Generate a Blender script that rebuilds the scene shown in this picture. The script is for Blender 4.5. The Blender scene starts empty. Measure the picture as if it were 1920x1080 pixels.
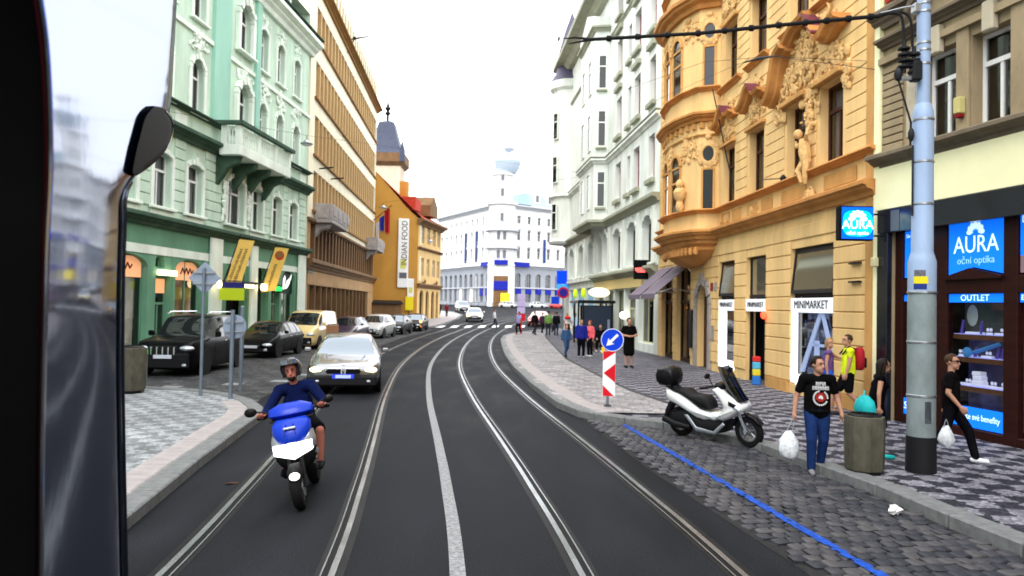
import bpy, bmesh, math, random
from mathutils import Vector, Matrix
random.seed(7)
R = math.radians
SC = bpy.context.scene
COL = SC.collection
# ------------------------------------------------------------------ camera, sky, sun, exposure
cam = bpy.data.cameras.new('camera'); CAM = bpy.data.objects.new('camera', cam); COL.objects.link(CAM)
CAM.matrix_world = Matrix.Translation((0, 0, 2.35)) @ Matrix.Rotation(R(90 + 1.31), 4, 'X') @ Matrix.Rotation(R(1.1), 4, 'Z')
cam.sensor_width = 36; cam.lens = 26.25; cam.clip_start = .05; cam.clip_end = 4000
cam.dof.use_dof = True; cam.dof.focus_distance = 2.6; cam.dof.aperture_fstop = 6.2
SC.camera = CAM
W = bpy.data.worlds.new('World'); SC.world = W; W.use_nodes = True
nt = W.node_tree; nt.nodes.clear()
sky = nt.nodes.new('ShaderNodeTexSky'); sky.sky_type = 'NISHITA'; sky.sun_disc = False
sky.sun_elevation = R(52); sky.sun_rotation = R(200); sky.air_density = 1.0; sky.dust_density = 6.0
hs = nt.nodes.new('ShaderNodeHueSaturation'); hs.inputs['Saturation'].default_value = .25
mx = nt.nodes.new('ShaderNodeMix'); mx.data_type = 'RGBA'; mx.inputs[0].default_value = .8
mx.inputs[7].default_value = (21.0, 21.3, 21.8, 1)
bg = nt.nodes.new('ShaderNodeBackground'); bg.inputs['Strength'].default_value = .15
wo = nt.nodes.new('ShaderNodeOutputWorld')
nt.links.new(sky.outputs[0], hs.inputs['Color']); nt.links.new(hs.outputs[0], mx.inputs[6])
nt.links.new(mx.outputs[2], bg.inputs['Color']); nt.links.new(bg.outputs[0], wo.inputs[0])
sun = bpy.data.lights.new('sun', 'SUN'); sun.energy = 1.3; sun.angle = R(22); sun.color = (1, .95, .86)
SUN = bpy.data.objects.new('sun', sun); COL.objects.link(SUN)
SUN.rotation_euler = (R(38), 0, R(-20)); SUN.location = (0, -20, 60)
vs = SC.view_settings; vs.view_transform = 'Standard'; vs.look = 'None'; vs.exposure = 0.25; vs.gamma = 1; vs.use_curve_mapping = False

# ------------------------------------------------------------------ materials
def link(t, a, b): t.links.new(a, b)
def M(name, col, rough=.7, metal=0., var=.0, vscale=(2, 2, 2), bump=0., bscale=60, emit=0., spec=.12, dark=.6, coat=0.):
    m = bpy.data.materials.new(name); m.use_nodes = True; t = m.node_tree; b = t.nodes['Principled BSDF']
    c = (*col, 1)
    b.inputs['Base Color'].default_value = c; b.inputs['Roughness'].default_value = rough
    b.inputs['Metallic'].default_value = metal; b.inputs['Specular IOR Level'].default_value = spec
    if coat: b.inputs['Coat Weight'].default_value = coat; b.inputs['Coat Roughness'].default_value = .05
    if emit:
        b.inputs['Emission Color'].default_value = c; b.inputs['Emission Strength'].default_value = emit
    if var or bump:
        tc = t.nodes.new('ShaderNodeTexCoord'); mp = t.nodes.new('ShaderNodeMapping'); mp.inputs['Scale'].default_value = vscale
        link(t, tc.outputs['Object'], mp.inputs[0])
    if var:
        n = t.nodes.new('ShaderNodeTexNoise'); n.inputs['Scale'].default_value = 1; n.inputs['Detail'].default_value = 9; n.inputs['Roughness'].default_value = .65
        link(t, mp.outputs[0], n.inputs['Vector'])
        rp = t.nodes.new('ShaderNodeValToRGB')
        d = [x * (1 - var * dark * 1.6) for x in col]; l = [min(1, x * (1 + var)) for x in col]
        rp.color_ramp.elements[0].position = .3; rp.color_ramp.elements[0].color = (*d, 1)
        rp.color_ramp.elements[1].position = .68; rp.color_ramp.elements[1].color = (*l, 1)
        link(t, n.outputs[0], rp.inputs[0]); link(t, rp.outputs[0], b.inputs['Base Color'])
    if bump:
        n2 = t.nodes.new('ShaderNodeTexNoise'); n2.inputs['Scale'].default_value = bscale; n2.inputs['Detail'].default_value = 4
        link(t, tc.outputs['Object'], n2.inputs['Vector'])
        bp = t.nodes.new('ShaderNodeBump'); bp.inputs['Strength'].default_value = bump; bp.inputs['Distance'].default_value = .02
        link(t, n2.outputs[0], bp.inputs['Height']); link(t, bp.outputs[0], b.inputs['Normal'])
    return m
def glass(name, tint=(.5, .53, .55), refl=.16):
    m = bpy.data.materials.new(name); m.use_nodes = True; t = m.node_tree; t.nodes.clear()
    o = t.nodes.new('ShaderNodeOutputMaterial'); mixn = t.nodes.new('ShaderNodeMixShader')
    tr = t.nodes.new('ShaderNodeBsdfTransparent'); tr.inputs[0].default_value = (*tint, 1)
    g = t.nodes.new('ShaderNodeBsdfGlossy'); g.inputs['Roughness'].default_value = .03
    lw = t.nodes.new('ShaderNodeLayerWeight'); lw.inputs['Blend'].default_value = refl * 1.6
    mr = t.nodes.new('ShaderNodeMapRange'); mr.inputs[3].default_value = refl * .5; mr.inputs[4].default_value = .85
    link(t, lw.outputs['Fresnel'], mr.inputs[0]); link(t, mr.outputs[0], mixn.inputs[0])
    link(t, tr.outputs[0], mixn.inputs[1]); link(t, g.outputs[0], mixn.inputs[2]); link(t, mixn.outputs[0], o.inputs[0])
    return m
def mosaic(name, ca, cb, size=.29, rot=0., edge=.5, wear=.3, stone=15):
    """small hand-laid stones; two colours of stone set in squares"""
    m = bpy.data.materials.new(name); m.use_nodes = True; t = m.node_tree; b = t.nodes['Principled BSDF']
    tc = t.nodes.new('ShaderNodeTexCoord'); mp = t.nodes.new('ShaderNodeMapping'); mp.inputs['Rotation'].default_value = (0, 0, rot)
    link(t, tc.outputs['Object'], mp.inputs[0])
    v = t.nodes.new('ShaderNodeTexVoronoi'); v.inputs['Scale'].default_value = stone; v.inputs['Randomness'].default_value = .55
    ve = t.nodes.new('ShaderNodeTexVoronoi'); ve.feature = 'DISTANCE_TO_EDGE'; ve.inputs['Scale'].default_value = stone; ve.inputs['Randomness'].default_value = .55
    link(t, mp.outputs[0], v.inputs['Vector']); link(t, mp.outputs[0], ve.inputs['Vector'])
    ck = t.nodes.new('ShaderNodeTexChecker'); ck.inputs['Scale'].default_value = 1 / size
    ck.inputs['Color1'].default_value = (*ca, 1); ck.inputs['Color2'].default_value = (*cb, 1)
    # squares follow the stones: look the checker up at each stone's own position
    link(t, v.outputs['Position'], ck.inputs['Vector'])
    dv = t.nodes.new('ShaderNodeVectorMath'); dv.operation = 'ADD'; dv.inputs[1].default_value = (0, 0, .37)
    link(t, v.outputs['Position'], dv.inputs[0])
    sx = t.nodes.new('ShaderNodeSeparateXYZ'); cx = t.nodes.new('ShaderNodeCombineXYZ'); link(t, v.outputs['Position'], sx.inputs[0])
    link(t, sx.outputs[0], cx.inputs[0]); link(t, sx.outputs[1], cx.inputs[1]); cx.inputs[2].default_value = .02
    link(t, cx.outputs[0], ck.inputs['Vector'])
    sc = t.nodes.new('ShaderNodeSeparateColor'); link(t, v.outputs['Color'], sc.inputs[0])
    h = t.nodes.new('ShaderNodeMapRange'); h.inputs[3].default_value = 1 - wear; h.inputs[4].default_value = 1 + wear; link(t, sc.outputs[0], h.inputs[0])
    er = t.nodes.new('ShaderNodeMapRange'); er.inputs[1].default_value = 0; er.inputs[2].default_value = .12; er.inputs[3].default_value = edge; er.inputs[4].default_value = 1
    link(t, ve.outputs['Distance'], er.inputs[0])
    nz = t.nodes.new('ShaderNodeTexNoise'); nz.inputs['Scale'].default_value = .7; nz.inputs['Detail'].default_value = 6; link(t, tc.outputs['Object'], nz.inputs['Vector'])
    nr = t.nodes.new('ShaderNodeMapRange'); nr.inputs[1].default_value = .3; nr.inputs[2].default_value = .7; nr.inputs[3].default_value = .7; nr.inputs[4].default_value = 1.15; link(t, nz.outputs[0], nr.inputs[0])
    m1 = t.nodes.new('ShaderNodeMath'); m1.operation = 'MULTIPLY'; link(t, h.outputs[0], m1.inputs[0]); link(t, er.outputs[0], m1.inputs[1])
    m2 = t.nodes.new('ShaderNodeMath'); m2.operation = 'MULTIPLY'; link(t, m1.outputs[0], m2.inputs[0]); link(t, nr.outputs[0], m2.inputs[1])
    vm = t.nodes.new('ShaderNodeVectorMath'); vm.operation = 'SCALE'; link(t, ck.outputs[0], vm.inputs[0]); link(t, m2.outputs[0], vm.inputs['Scale'])
    link(t, vm.outputs[0], b.inputs['Base Color'])
    bp = t.nodes.new('ShaderNodeBump'); bp.inputs['Strength'].default_value = .5; bp.inputs['Distance'].default_value = .01
    link(t, er.outputs[0], bp.inputs['Height']); link(t, bp.outputs[0], b.inputs['Normal'])
    b.inputs['Roughness'].default_value = .7; b.inputs['Specular IOR Level'].default_value = .1
    return m
def asphalt(name, col):
    m = bpy.data.materials.new(name); m.use_nodes = True; t = m.node_tree; b = t.nodes['Principled BSDF']
    tc = t.nodes.new('ShaderNodeTexCoord')
    def noise(s, d, sc=(1, 1, 1)):
        mp = t.nodes.new('ShaderNodeMapping'); mp.inputs['Scale'].default_value = sc; link(t, tc.outputs['Object'], mp.inputs[0])
        n = t.nodes.new('ShaderNodeTexNoise'); n.inputs['Scale'].default_value = s; n.inputs['Detail'].default_value = d; link(t, mp.outputs[0], n.inputs['Vector']); return n
    a = noise(1.2, 8, (1, .25, 1)); g = noise(70, 5)
    r1 = t.nodes.new('ShaderNodeMapRange'); r1.inputs[1].default_value = .3; r1.inputs[2].default_value = .7; r1.inputs[3].default_value = .5; r1.inputs[4].default_value = 1.5; link(t, a.outputs[0], r1.inputs[0])
    r2 = t.nodes.new('ShaderNodeMapRange'); r2.inputs[1].default_value = .25; r2.inputs[2].default_value = .8; r2.inputs[3].default_value = .35; r2.inputs[4].default_value = 1.9; link(t, g.outputs[0], r2.inputs[0])
    mu = t.nodes.new('ShaderNodeMath'); mu.operation = 'MULTIPLY'; link(t, r1.outputs[0], mu.inputs[0]); link(t, r2.outputs[0], mu.inputs[1])
    vm = t.nodes.new('ShaderNodeVectorMath'); vm.operation = 'SCALE'; vm.inputs[0].default_value = col; link(t, mu.outputs[0], vm.inputs['Scale'])
    link(t, vm.outputs[0], b.inputs['Base Color'])
    rr = t.nodes.new('ShaderNodeMapRange'); rr.inputs[1].default_value = .3; rr.inputs[2].default_value = .7; rr.inputs[3].default_value = .55; rr.inputs[4].default_value = .8; link(t, a.outputs[0], rr.inputs[0]); link(t, rr.outputs[0], b.inputs['Roughness'])
    bp = t.nodes.new('ShaderNodeBump'); bp.inputs['Strength'].default_value = .35; bp.inputs['Distance'].default_value = .006; link(t, g.outputs[0], bp.inputs['Height']); link(t, bp.outputs[0], b.inputs['Normal'])
    b.inputs['Specular IOR Level'].default_value = .03
    return m
BLACK = M('black', (.004, .004, .005), .8, spec=.1)
RUBBER = M('rubber', (.012, .012, .013), .75, var=.2, vscale=(9, 9, 9))
CHROME = M('chrome', (.75, .76, .78), .12, 1.)
STEEL = M('steel', (.38, .4, .43), .35, .9, var=.2, vscale=(6, 6, 6))
IRON = M('iron', (.02, .021, .024), .5, .3, var=.2, vscale=(8, 8, 8))
GLASS = glass('window_glass')
DARKGLASS = M('dark_glass', (.008, .009, .011), .04, spec=.6)
WHITE = M('white_paint', (.78, .78, .77), .5, var=.06, vscale=(3, 3, 3))
CURTAIN = M('curtain', (.62, .6, .72), .9, var=.12, vscale=(14, 14, 1.2))
ROOMDARK = M('unlit_room', (.012, .012, .014), .9, var=.5, vscale=(1.5, 1.5, 1.5))  # near-black paint standing for the darkness of rooms behind windows
SKIN = M('skin', (.40, .21, .14), .55, var=.1, vscale=(8, 8, 8))

# ------------------------------------------------------------------ mesh helpers
class MB:
    def __init__(s): s.v = []; s.f = []; s.m = []
    def add(s, vs, fs, m=0):
        o = len(s.v); s.v += [tuple(v) for v in vs]; s.f += [tuple(i + o for i in f) for f in fs]; s.m += [m] * len(fs); return s
    def quad(s, a, b, c, d, m=0): return s.add([a, b, c, d], [(0, 1, 2, 3)], m)
    def box(s, x0, x1, y0, y1, z0, z1, m=0):
        if x0 > x1: x0, x1 = x1, x0
        if y0 > y1: y0, y1 = y1, y0
        if z0 > z1: z0, z1 = z1, z0
        return s.add([(x0, y0, z0), (x1, y0, z0), (x1, y1, z0), (x0, y1, z0), (x0, y0, z1), (x1, y0, z1), (x1, y1, z1), (x0, y1, z1)],
                     [(0, 3, 2, 1), (4, 5, 6, 7), (0, 1, 5, 4), (1, 2, 6, 5), (2, 3, 7, 6), (3, 0, 4, 7)], m)
    def bbox(s, x0, x1, y0, y1, z0, z1, b=.01, m=0):
        """box with chamfered vertical and top edges"""
        X = [(x0 + b, y0), (x1 - b, y0), (x1, y0 + b), (x1, y1 - b), (x1 - b, y1), (x0 + b, y1), (x0, y1 - b), (x0, y0 + b)]
        cx, cy = (x0 + x1) / 2, (y0 + y1) / 2
        def ins(p): return (min(max(p[0], x0 + b), x1 - b), min(max(p[1], y0 + b), y1 - b))
        lo = [(*p, z0 + b) for p in X]; hi = [(*p, z1 - b) for p in X]; tp = [(*ins(p), z1) for p in X]; bt = [(*ins(p), z0) for p in X]
        n = 8; v = bt + lo + hi + tp; f = []
        for k in range(3):
            for i in range(n): f.append((k * n + i, k * n + (i + 1) % n, (k + 1) * n + (i + 1) % n, (k + 1) * n + i))
        f.append(tuple(range(n))[::-1]); f.append(tuple(range(3 * n, 4 * n)))
        return s.add(v, f, m)
    def prism(s, poly, axis, a0, a1, m=0, bev=0.):
        """polygon (2 coords of the other axes) extruded along axis"""
        def P(p, a): return {'x': (a, p[0], p[1]), 'y': (p[0], a, p[1]), 'z': (p[0], p[1], a)}[axis]
        n = len(poly)
        if bev:
            cx = sum(p[0] for p in poly) / n; cy = sum(p[1] for p in poly) / n
            ins = inset(poly, bev)
            L = [[P(p, a0) for p in ins], [P(p, a0 + bev * (1 if a1 > a0 else -1)) for p in poly], [P(p, a1 - bev * (1 if a1 > a0 else -1)) for p in poly], [P(p, a1) for p in ins]]
        else: L = [[P(p, a0) for p in poly], [P(p, a1) for p in poly]]
        v = [q for l in L for q in l]; f = []
        for k in range(len(L) - 1):
            for i in range(n): f.append((k * n + i, k * n + (i + 1) % n, (k + 1) * n + (i + 1) % n, (k + 1) * n + i))
        f.append(tuple(range(n))[::-1]); f.append(tuple(range((len(L) - 1) * n, len(L) * n)))
        return s.add(v, f, m)
    def loft(s, rings, m=0, closed=True, cap=True):
        n = len(rings[0]); v = [p for r in rings for p in r]; f = []
        for k in range(len(rings) - 1):
            for i in range(n if closed else n - 1):
                j = (i + 1) % n; f.append((k * n + i, k * n + j, (k + 1) * n + j, (k + 1) * n + i))
        if cap and closed: f.append(tuple(range(n))[::-1]); f.append(tuple(range((len(rings) - 1) * n, len(rings) * n)))
        return s.add(v, f, m)
    def tube(s, pts, r, n=8, m=0, cap=True):
        pts = [Vector(p) for p in pts]; rs = r if isinstance(r, (list, tuple)) else [r] * len(pts); rings = []
        up = Vector((0, 0, 1)); prev = None
        for i, p in enumerate(pts):
            d = (pts[min(i + 1, len(pts) - 1)] - pts[max(i - 1, 0)]).normalized()
            if prev is None:
                a = d.cross(up if abs(d.z) < .9 else Vector((1, 0, 0))).normalized()
            else: a = (prev - d * prev.dot(d)).normalized()
            prev = a; b = d.cross(a)
            rings.append([tuple(p + (a * math.cos(t) + b * math.sin(t)) * rs[i]) for t in [2 * math.pi * k / n for k in range(n)]])
        return s.loft(rings, m, True, cap)
    def lathe(s, prof, c=(0, 0, 0), n=20, m=0, axis='z', cap=True):
        rings = []
        for (r, h) in prof:
            ring = []
            for k in range(n):
                t = 2 * math.pi * k / n; a, b = r * math.cos(t), r * math.sin(t)
                ring.append({'z': (c[0] + a, c[1] + b, c[2] + h), 'x': (c[0] + h, c[1] + a, c[2] + b), 'y': (c[0] - a, c[1] + h, c[2] + b)}[axis])
            rings.append(ring)
        return s.loft(rings, m, True, cap)
    def ball(s, c, r, n=10, k=6, m=0):
        rx, ry, rz = r if isinstance(r, tuple) else (r, r, r)
        rings = []
        for i in range(k + 1):
            ph = -math.pi / 2 + math.pi * i / k; q = max(math.cos(ph), .02)
            rings.append([(c[0] + rx * q * math.cos(2 * math.pi * j / n), c[1] + ry * q * math.sin(2 * math.pi * j / n), c[2] + rz * math.sin(ph)) for j in range(n)])
        return s.loft(rings, m)
    def sweep(s, path, prof, m=0, cap=True):
        """profile [(out, z)] swept along a plan polyline; 'out' lies to the right of travel"""
        rings = []; n = len(path)
        for i in range(n):
            p = Vector(path[i]); d0 = (Vector(path[i]) - Vector(path[i - 1])).normalized() if i else None
            d1 = (Vector(path[i + 1]) - p).normalized() if i < n - 1 else None
            d0 = d0 or d1; d1 = d1 or d0
            n0 = Vector((d0.y, -d0.x)); n1 = Vector((d1.y, -d1.x)); bi = (n0 + n1).normalized(); k = 1 / max(.35, bi.dot(n0))
            rings.append([(p.x + bi.x * o * k, p.y + bi.y * o * k, z) for o, z in prof])
        return s.loft(rings, m, True, cap)
def inset(poly, b):
    n = len(poly); A = sum(poly[i][0] * poly[(i + 1) % n][1] - poly[(i + 1) % n][0] * poly[i][1] for i in range(n)); sg = 1 if A > 0 else -1; out = []
    for i in range(n):
        p0, p1, p2 = Vector(poly[i - 1]), Vector(poly[i]), Vector(poly[(i + 1) % n])
        d0 = (p1 - p0).normalized(); d1 = (p2 - p1).normalized()
        n0 = Vector((-d0.y, d0.x)) * sg; n1 = Vector((-d1.y, d1.x)) * sg; bi = n0 + n1
        bi = bi.normalized() if bi.length > 1e-4 else n0
        out.append(tuple(p1 + bi * (b / max(.5, bi.dot(n0)))))
    return out
def mesh(name, mb, mats, smooth=32):
    me = bpy.data.meshes.new(name); me.from_pydata(mb.v, [], mb.f); 
    for m in (mats if isinstance(mats, (list, tuple)) else [mats]): me.materials.append(m)
    if any(mb.m): me.polygons.foreach_set('material_index', mb.m)
    b = bmesh.new(); b.from_mesh(me); bmesh.ops.remove_doubles(b, verts=b.verts, dist=1e-5); bmesh.ops.recalc_face_normals(b, faces=b.faces); b.to_mesh(me); b.free()
    if smooth:
        me.polygons.foreach_set('use_smooth', [True] * len(me.polygons)); me.set_sharp_from_angle(angle=R(smooth))
    me.update(); return me
def ob(name, me, parent=None, loc=(0, 0, 0), rz=0, rot=None):
    o = bpy.data.objects.new(name, me); COL.objects.link(o); o.location = loc
    o.rotation_euler = rot if rot else (0, 0, rz)
    if parent: o.parent = parent
    return o
def O(name, mb, mats, parent=None, loc=(0, 0, 0), rz=0, rot=None, smooth=32): return ob(name, mesh(name, mb, mats, smooth), parent, loc, rz, rot)
def tag(o, label=None, cat=None, group=None, kind=None):
    if label: o['label'] = label
    if cat: o['category'] = cat
    if group: o['group'] = group
    if kind: o['kind'] = kind
    return o
def thing(name, label, cat, loc=(0, 0, 0), rz=0, group=None): return tag(ob(name, None, None, loc, rz), label, cat, group)
def dup(root, loc, rz, label=None, group=None):
    def cp(o, par):
        c = o.copy(); COL.objects.link(c)
        if par: c.parent = par
        for ch in [x for x in KIDS.get(o.name, [])]: cp(ch, c)
        return c
    KIDS = {}
    for x in COL.objects:
        if x.parent: KIDS.setdefault(x.parent.name, []).append(x)
    r = cp(root, None); r.location = loc; r.rotation_euler = (0, 0, rz)
    if label: r['label'] = label
    if group: r['group'] = group
    return r
def text(body, size, mat, parent=None, loc=(0, 0, 0), rot=(R(90), 0, 0), ext=.004, name='lettering', sx=1., align='CENTER', shear=0):
    cu = bpy.data.curves.new('t', 'FONT'); cu.body = body; cu.size = size; cu.extrude = ext; cu.align_x = align; cu.align_y = 'CENTER'; cu.resolution_u = 3; cu.shear = shear
    t = bpy.data.objects.new('t', cu); COL.objects.link(t); dg = bpy.context.evaluated_depsgraph_get()
    me = bpy.data.meshes.new_from_object(t.evaluated_get(dg)); bpy.data.objects.remove(t); bpy.data.curves.remove(cu)
    me.materials.clear(); me.materials.append(mat); me.transform(Matrix.Diagonal((sx, 1, 1, 1)))
    return ob(name, me, parent, loc, 0, rot)
def lerp(x, P):
    if x <= P[0][0]: return P[0][1]
    for (a, b), (c, d) in zip(P, P[1:]):
        if x <= c: return b + (d - b) * (x - a) / (c - a)
    return P[-1][1]
def catmull(P, n=8):
    out = []
    for i in range(len(P) - 1):
        p0 = P[max(i - 1, 0)]; p1 = P[i]; p2 = P[i + 1]; p3 = P[min(i + 2, len(P) - 1)]
        for k in range(n):
            t = k / n
            out.append(tuple(.5 * (2 * b + (c - a) * t + (2 * a - 5 * b + 4 * c - d) * t * t + (3 * b - a - 3 * c + d) * t ** 3) for a, b, c, d in zip(p0, p1, p2, p3)))
    out.append(tuple(P[-1])); return out
GZ = [(62, 0), (70, .14), (80, .48), (100, .8), (130, 1.15), (190, 2.0), (260, 2.5), (420, 3.0)]
def gz(y): return lerp(y, GZ)
# ------------------------------------------------------------------ ground, road, rails, pavements
ASPH = asphalt('asphalt', (.0135, .0148, .018)); ASPH2 = asphalt('asphalt_old', (.04, .041, .043))
COBBLEMAT = mosaic('cobble_far', (.05, .05, .053), (.075, .075, .08), .6, .2, .25, .35, 6.5)
PAVL = mosaic('mosaic_pale', (.34, .36, .38), (.20, .215, .23), .29, .05, .6, .2, 15)
PAVR = mosaic('mosaic_grey', (.24, .235, .275), (.04, .04, .053), .33, .12, .45, .35, 15)
PLATM = mosaic('platform_paving', (.33, .31, .32), (.26, .25, .26), .5, .1, .6, .22, 6)
GRANITE = M('granite_kerb', (.15, .157, .16), .65, var=.25, vscale=(9, 9, 9), bump=.3, bscale=90)
GRANITE2 = M('granite_dark', (.045, .045, .048), .65, var=.3, vscale=(9, 9, 9), bump=.3, bscale=90)
SLAB = M('pale_slab', (.30, .275, .275), .7, var=.18, vscale=(5, 5, 5), bump=.25, bscale=70)
LINEP = M('road_paint', (.20, .207, .215), .7, var=.55, vscale=(22, 22, 22))
BLUEP = M('blue_paint', (.010, .06, .34), .6, var=.55, vscale=(16, 16, 16))
WHITEP = M('white_road_paint', (.75, .75, .76), .7, var=.15, vscale=(5, 5, 5))
RAILM = M('rail_steel', (.22, .23, .24), .25, .6, var=.45, vscale=(3, 1, 3))
SEAL = M('rail_seal', (.008, .008, .009), .6, var=.6, vscale=(4, 1.5, 4)); GROOVE = M('rail_groove', (.006, .006, .007), .7)

TCP = [(-30, 3.6), (-15, 3.0), (-6, 2.35), (0, 1.95), (6.6, 1.38), (10, .98), (13, .58), (19.5, -.3), (27.7, -1.17), (36, -1.66), (44, -1.9), (52, -1.95), (60, -1.82), (68, -1.35), (78, -.2), (95, 3.0), (120, 10.5), (140, 19)]
TC = [(x, y) for y, x in catmull(TCP, 8)]
def offs(path, o):
    out = []
    for i, p in enumerate(path):
        a = Vector(path[max(i - 1, 0)]); b = Vector(path[min(i + 1, len(path) - 1)]); d = (b - a).normalized()
        out.append((p[0] + d.y * o, p[1] - d.x * o))
    return out
def strip(mb, path, o0, o1, z, m=0):
    A, B = offs(path, o0), offs(path, o1)
    v = [(x, y, gz(y) + z) for x, y in A] + [(x, y, gz(y) + z) for x, y in B]; n = len(A)
    mb.add(v, [(i + n, i + n + 1, i + 1, i) for i in range(n - 1)], m)
g = MB(); xs = [-700, -200, -90, -40, -14, -6, 0, 6, 14, 40, 90, 200, 700]; ys = [-300, -60, -10, 0, 20, 40, 62] + list(range(66, 204, 4)) + [230, 260, 340, 420, 700, 1500]
for y in ys:
    for x in xs: g.v.append((x, y, gz(y)))
n = len(xs)
for j in range(len(ys) - 1):
    for i in range(n - 1): g.f.append((j * n + i, j * n + i + 1, (j + 1) * n + i + 1, (j + 1) * n + i)); g.m.append(0)
road = tag(O('road', g, ASPH), kind='structure')
for o_, lab in ((-.72, 'shiny steel tram rail right of the painted line, nearest to it'), (.72, 'shiny steel tram rail on the far right, nearest the platform kerb and blue line'),
                (-3.6 + .72, 'shiny steel tram rail just right of the scooter rider and grey car'), (-3.6 - .72, 'shiny steel tram rail nearest the left kerb, running under the scooter')):
    m = MB(); sg = -1 if o_ in (.72, -3.6 + .72) else 1
    pth = [p for p in TC]
    strip(m, pth, o_ - .10, o_ + .15 if sg > 0 else o_ + .10, .003, 2) if sg > 0 else strip(m, pth, o_ - .15, o_ + .10, .003, 2)
    strip(m, pth, o_ - .029, o_ + .029, .012, 0)
    a, b = (o_ + .029 * sg, o_ + .085 * sg); strip(m, pth, min(a, b), max(a, b), .006, 1)
    a, b = (o_ + .085 * sg, o_ + .101 * sg); strip(m, pth, min(a, b), max(a, b), .012, 0)
    tag(O('tram_rail', m, [RAILM, GROOVE, SEAL], smooth=0), lab, 'rail', 'tram rails set in the road')
m = MB(); strip(m, TC, -1.87, -1.73, .005); tag(O('painted_line', m, LINEP, smooth=0), kind='structure')
# right pavement -------------------------------------------------
KR = [(-12, 7.6), (-4, 6.4), (2, 5.5), (7.25, 4.98), (8.24, 4.84), (9.6, 4.72), (10.7, 4.48), (12.4, 4.18), (13.5, 3.65), (14.46, 2.98), (14.95, 2.29), (15.5, 1.75), (15.91, 1.47), (17.27, 1.1), (21.27, .62), (27, .12), (33.58, -.25), (41, -.5), (48.2, -.66), (54, -.55), (58, -.1), (62, .8), (66, 2.2), (69, 4.4), (70.8, 9), (71.6, 18), (72.2, 40)]
KRp = [(x, y) for y, x in KR]
# plan order: walk from near to far so that 'right' is the pavement side
def densify(P, step):
    out = [P[0]]
    for a, b in zip(P, P[1:]):
        L = math.dist(a, b); k = max(1, round(L / step))
        for i in range(1, k + 1): out.append((a[0] + (b[0] - a[0]) * i / k, a[1] + (b[1] - a[1]) * i / k))
    return out
KRd = densify(KRp, 1.0)
def kx(y): return lerp(y, KR)
STEP = [(-12, 9.6), (6, 8.0), (10, 6.2), (14, 4.4), (17.4, 3.57), (19.7, 3.14), (22.9, 2.83), (31, 2.28), (50.6, 2.35), (56, 2.5), (62, 2.9), (70, 6)]
def wallx(y): return lerp(y, [(-12, 14.5), (7.9, 10.4), (15.9, 8.9), (35.3, 8.0), (65, 5.7), (66, 40), (90, 41)])
def pave(name, y0, y1, fl, fr, z, mat, dy=.5, cols=5):
    m = MB(); k = int((y1 - y0) / dy); n = cols + 1
    for j in range(k + 1):
        y = y0 + (y1 - y0) * j / k
        for i in range(n):
            t = i / cols; m.v.append((fl(y) * (1 - t) + fr(y) * t, y, gz(y) + z))
    for j in range(k):
        for i in range(cols): m.f.append((j * n + i, j * n + i + 1, (j + 1) * n + i + 1, (j + 1) * n + i)); m.m.append(0)
    return tag(O(name, m, mat, smooth=0), kind='structure')
def kin(y): return kx(y) + .2 + .1 * max(0, min(1, (16 - y) / 2))
PR = pave('pavement', -12, 72.1, lambda y: kx(y) + .12, wallx, .12, PAVR)
pl = pave('tram_platform', 15.6, 62, lambda y: kx(y) + .12, lambda y: lerp(y, STEP), .155, PLATM)
# dark granite step between platform and footway
sp = densify([(x, y) for y, x in STEP if 13 < y < 62], 1.6)
STONE = None
def kerbstones(path, w, z0, z1, parent, mat, name='kerb_stone', side=1, gap=.012, inner=0.):
    for i in range(len(path) - 1):
        a, b = Vector(path[i]), Vector(path[i + 1]); d = (b - a); L = d.length; d.normalize()
        mb = MB(); mb.bbox(gap / 2, L - gap / 2, -(w + inner) if side > 0 else inner, -inner if side > 0 else w + inner, z0, z1 + random.uniform(-.004, .004), .018)
        O(name, mb, mat, parent, (a.x, a.y, gz((a.y + b.y) / 2)), math.atan2(d.y, d.x))
kerbstones(sp, .13, .05, .175, pl, GRANITE2, 'step_stone')
vis = [p for p in KRd if 3 < p[1] < 76]
kerbstones(vis, .30, -.05, .155, PR, GRANITE, 'kerb_stone', 1, .014, -.02)
# pale border slabs along the platform edge
edge = [p for p in KRd if 15.4 < p[1] < 61]
kerbstones(edge, .42, .1, .166, pl, SLAB, 'edge_slab', 1, .01, .30)
# left pavement (corner that juts into the road) ---------------------------------
KL = [(-3.2, -4), (-3.25, 3), (-3.55, 5.6), (-3.89, 7.77), (-4.30, 10.36), (-4.71, 13.4), (-4.86, 14.6), (-5.15, 15.6), (-5.75, 16.7), (-6.6, 17.7), (-7.6, 18.35), (-9.2, 18.8), (-11.2, 19.2)]
KLd = densify(KL, .8)
m = MB(); poly = [(x, y) for x, y in densify(KL, .8)] + [(-14, 19.6), (-16, -4)]
c = (-9, 8)
bmv = bmesh.new(); vv = [bmv.verts.new((x + (-.1 if i < len(KLd) else 0), y - (.05 if y > 17 else 0), .12)) for i, (x, y) in enumerate(poly)]; bmv.faces.new(vv); bmesh.ops.triangulate(bmv, faces=bmv.faces)
me = bpy.data.meshes.new('pavement'); bmesh.ops.recalc_face_normals(bmv, faces=bmv.faces); bmv.to_mesh(me); bmv.free(); me.materials.append(PAVL)
if me.polygons[0].normal.z < 0: me.flip_normals()
PL = tag(ob('pavement', me), kind='structure')
kl2 = [p for p in KLd if p[1] > 2]
kerbstones(kl2, .30, -.05, .145, PL, GRANITE, 'kerb_stone', -1, .014, -.02)
kerbstones([p for p in kl2 if p[1] < 17.2], .38, .05, .134, PL, SLAB, 'border_slab', -1, .01, .29)
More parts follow.
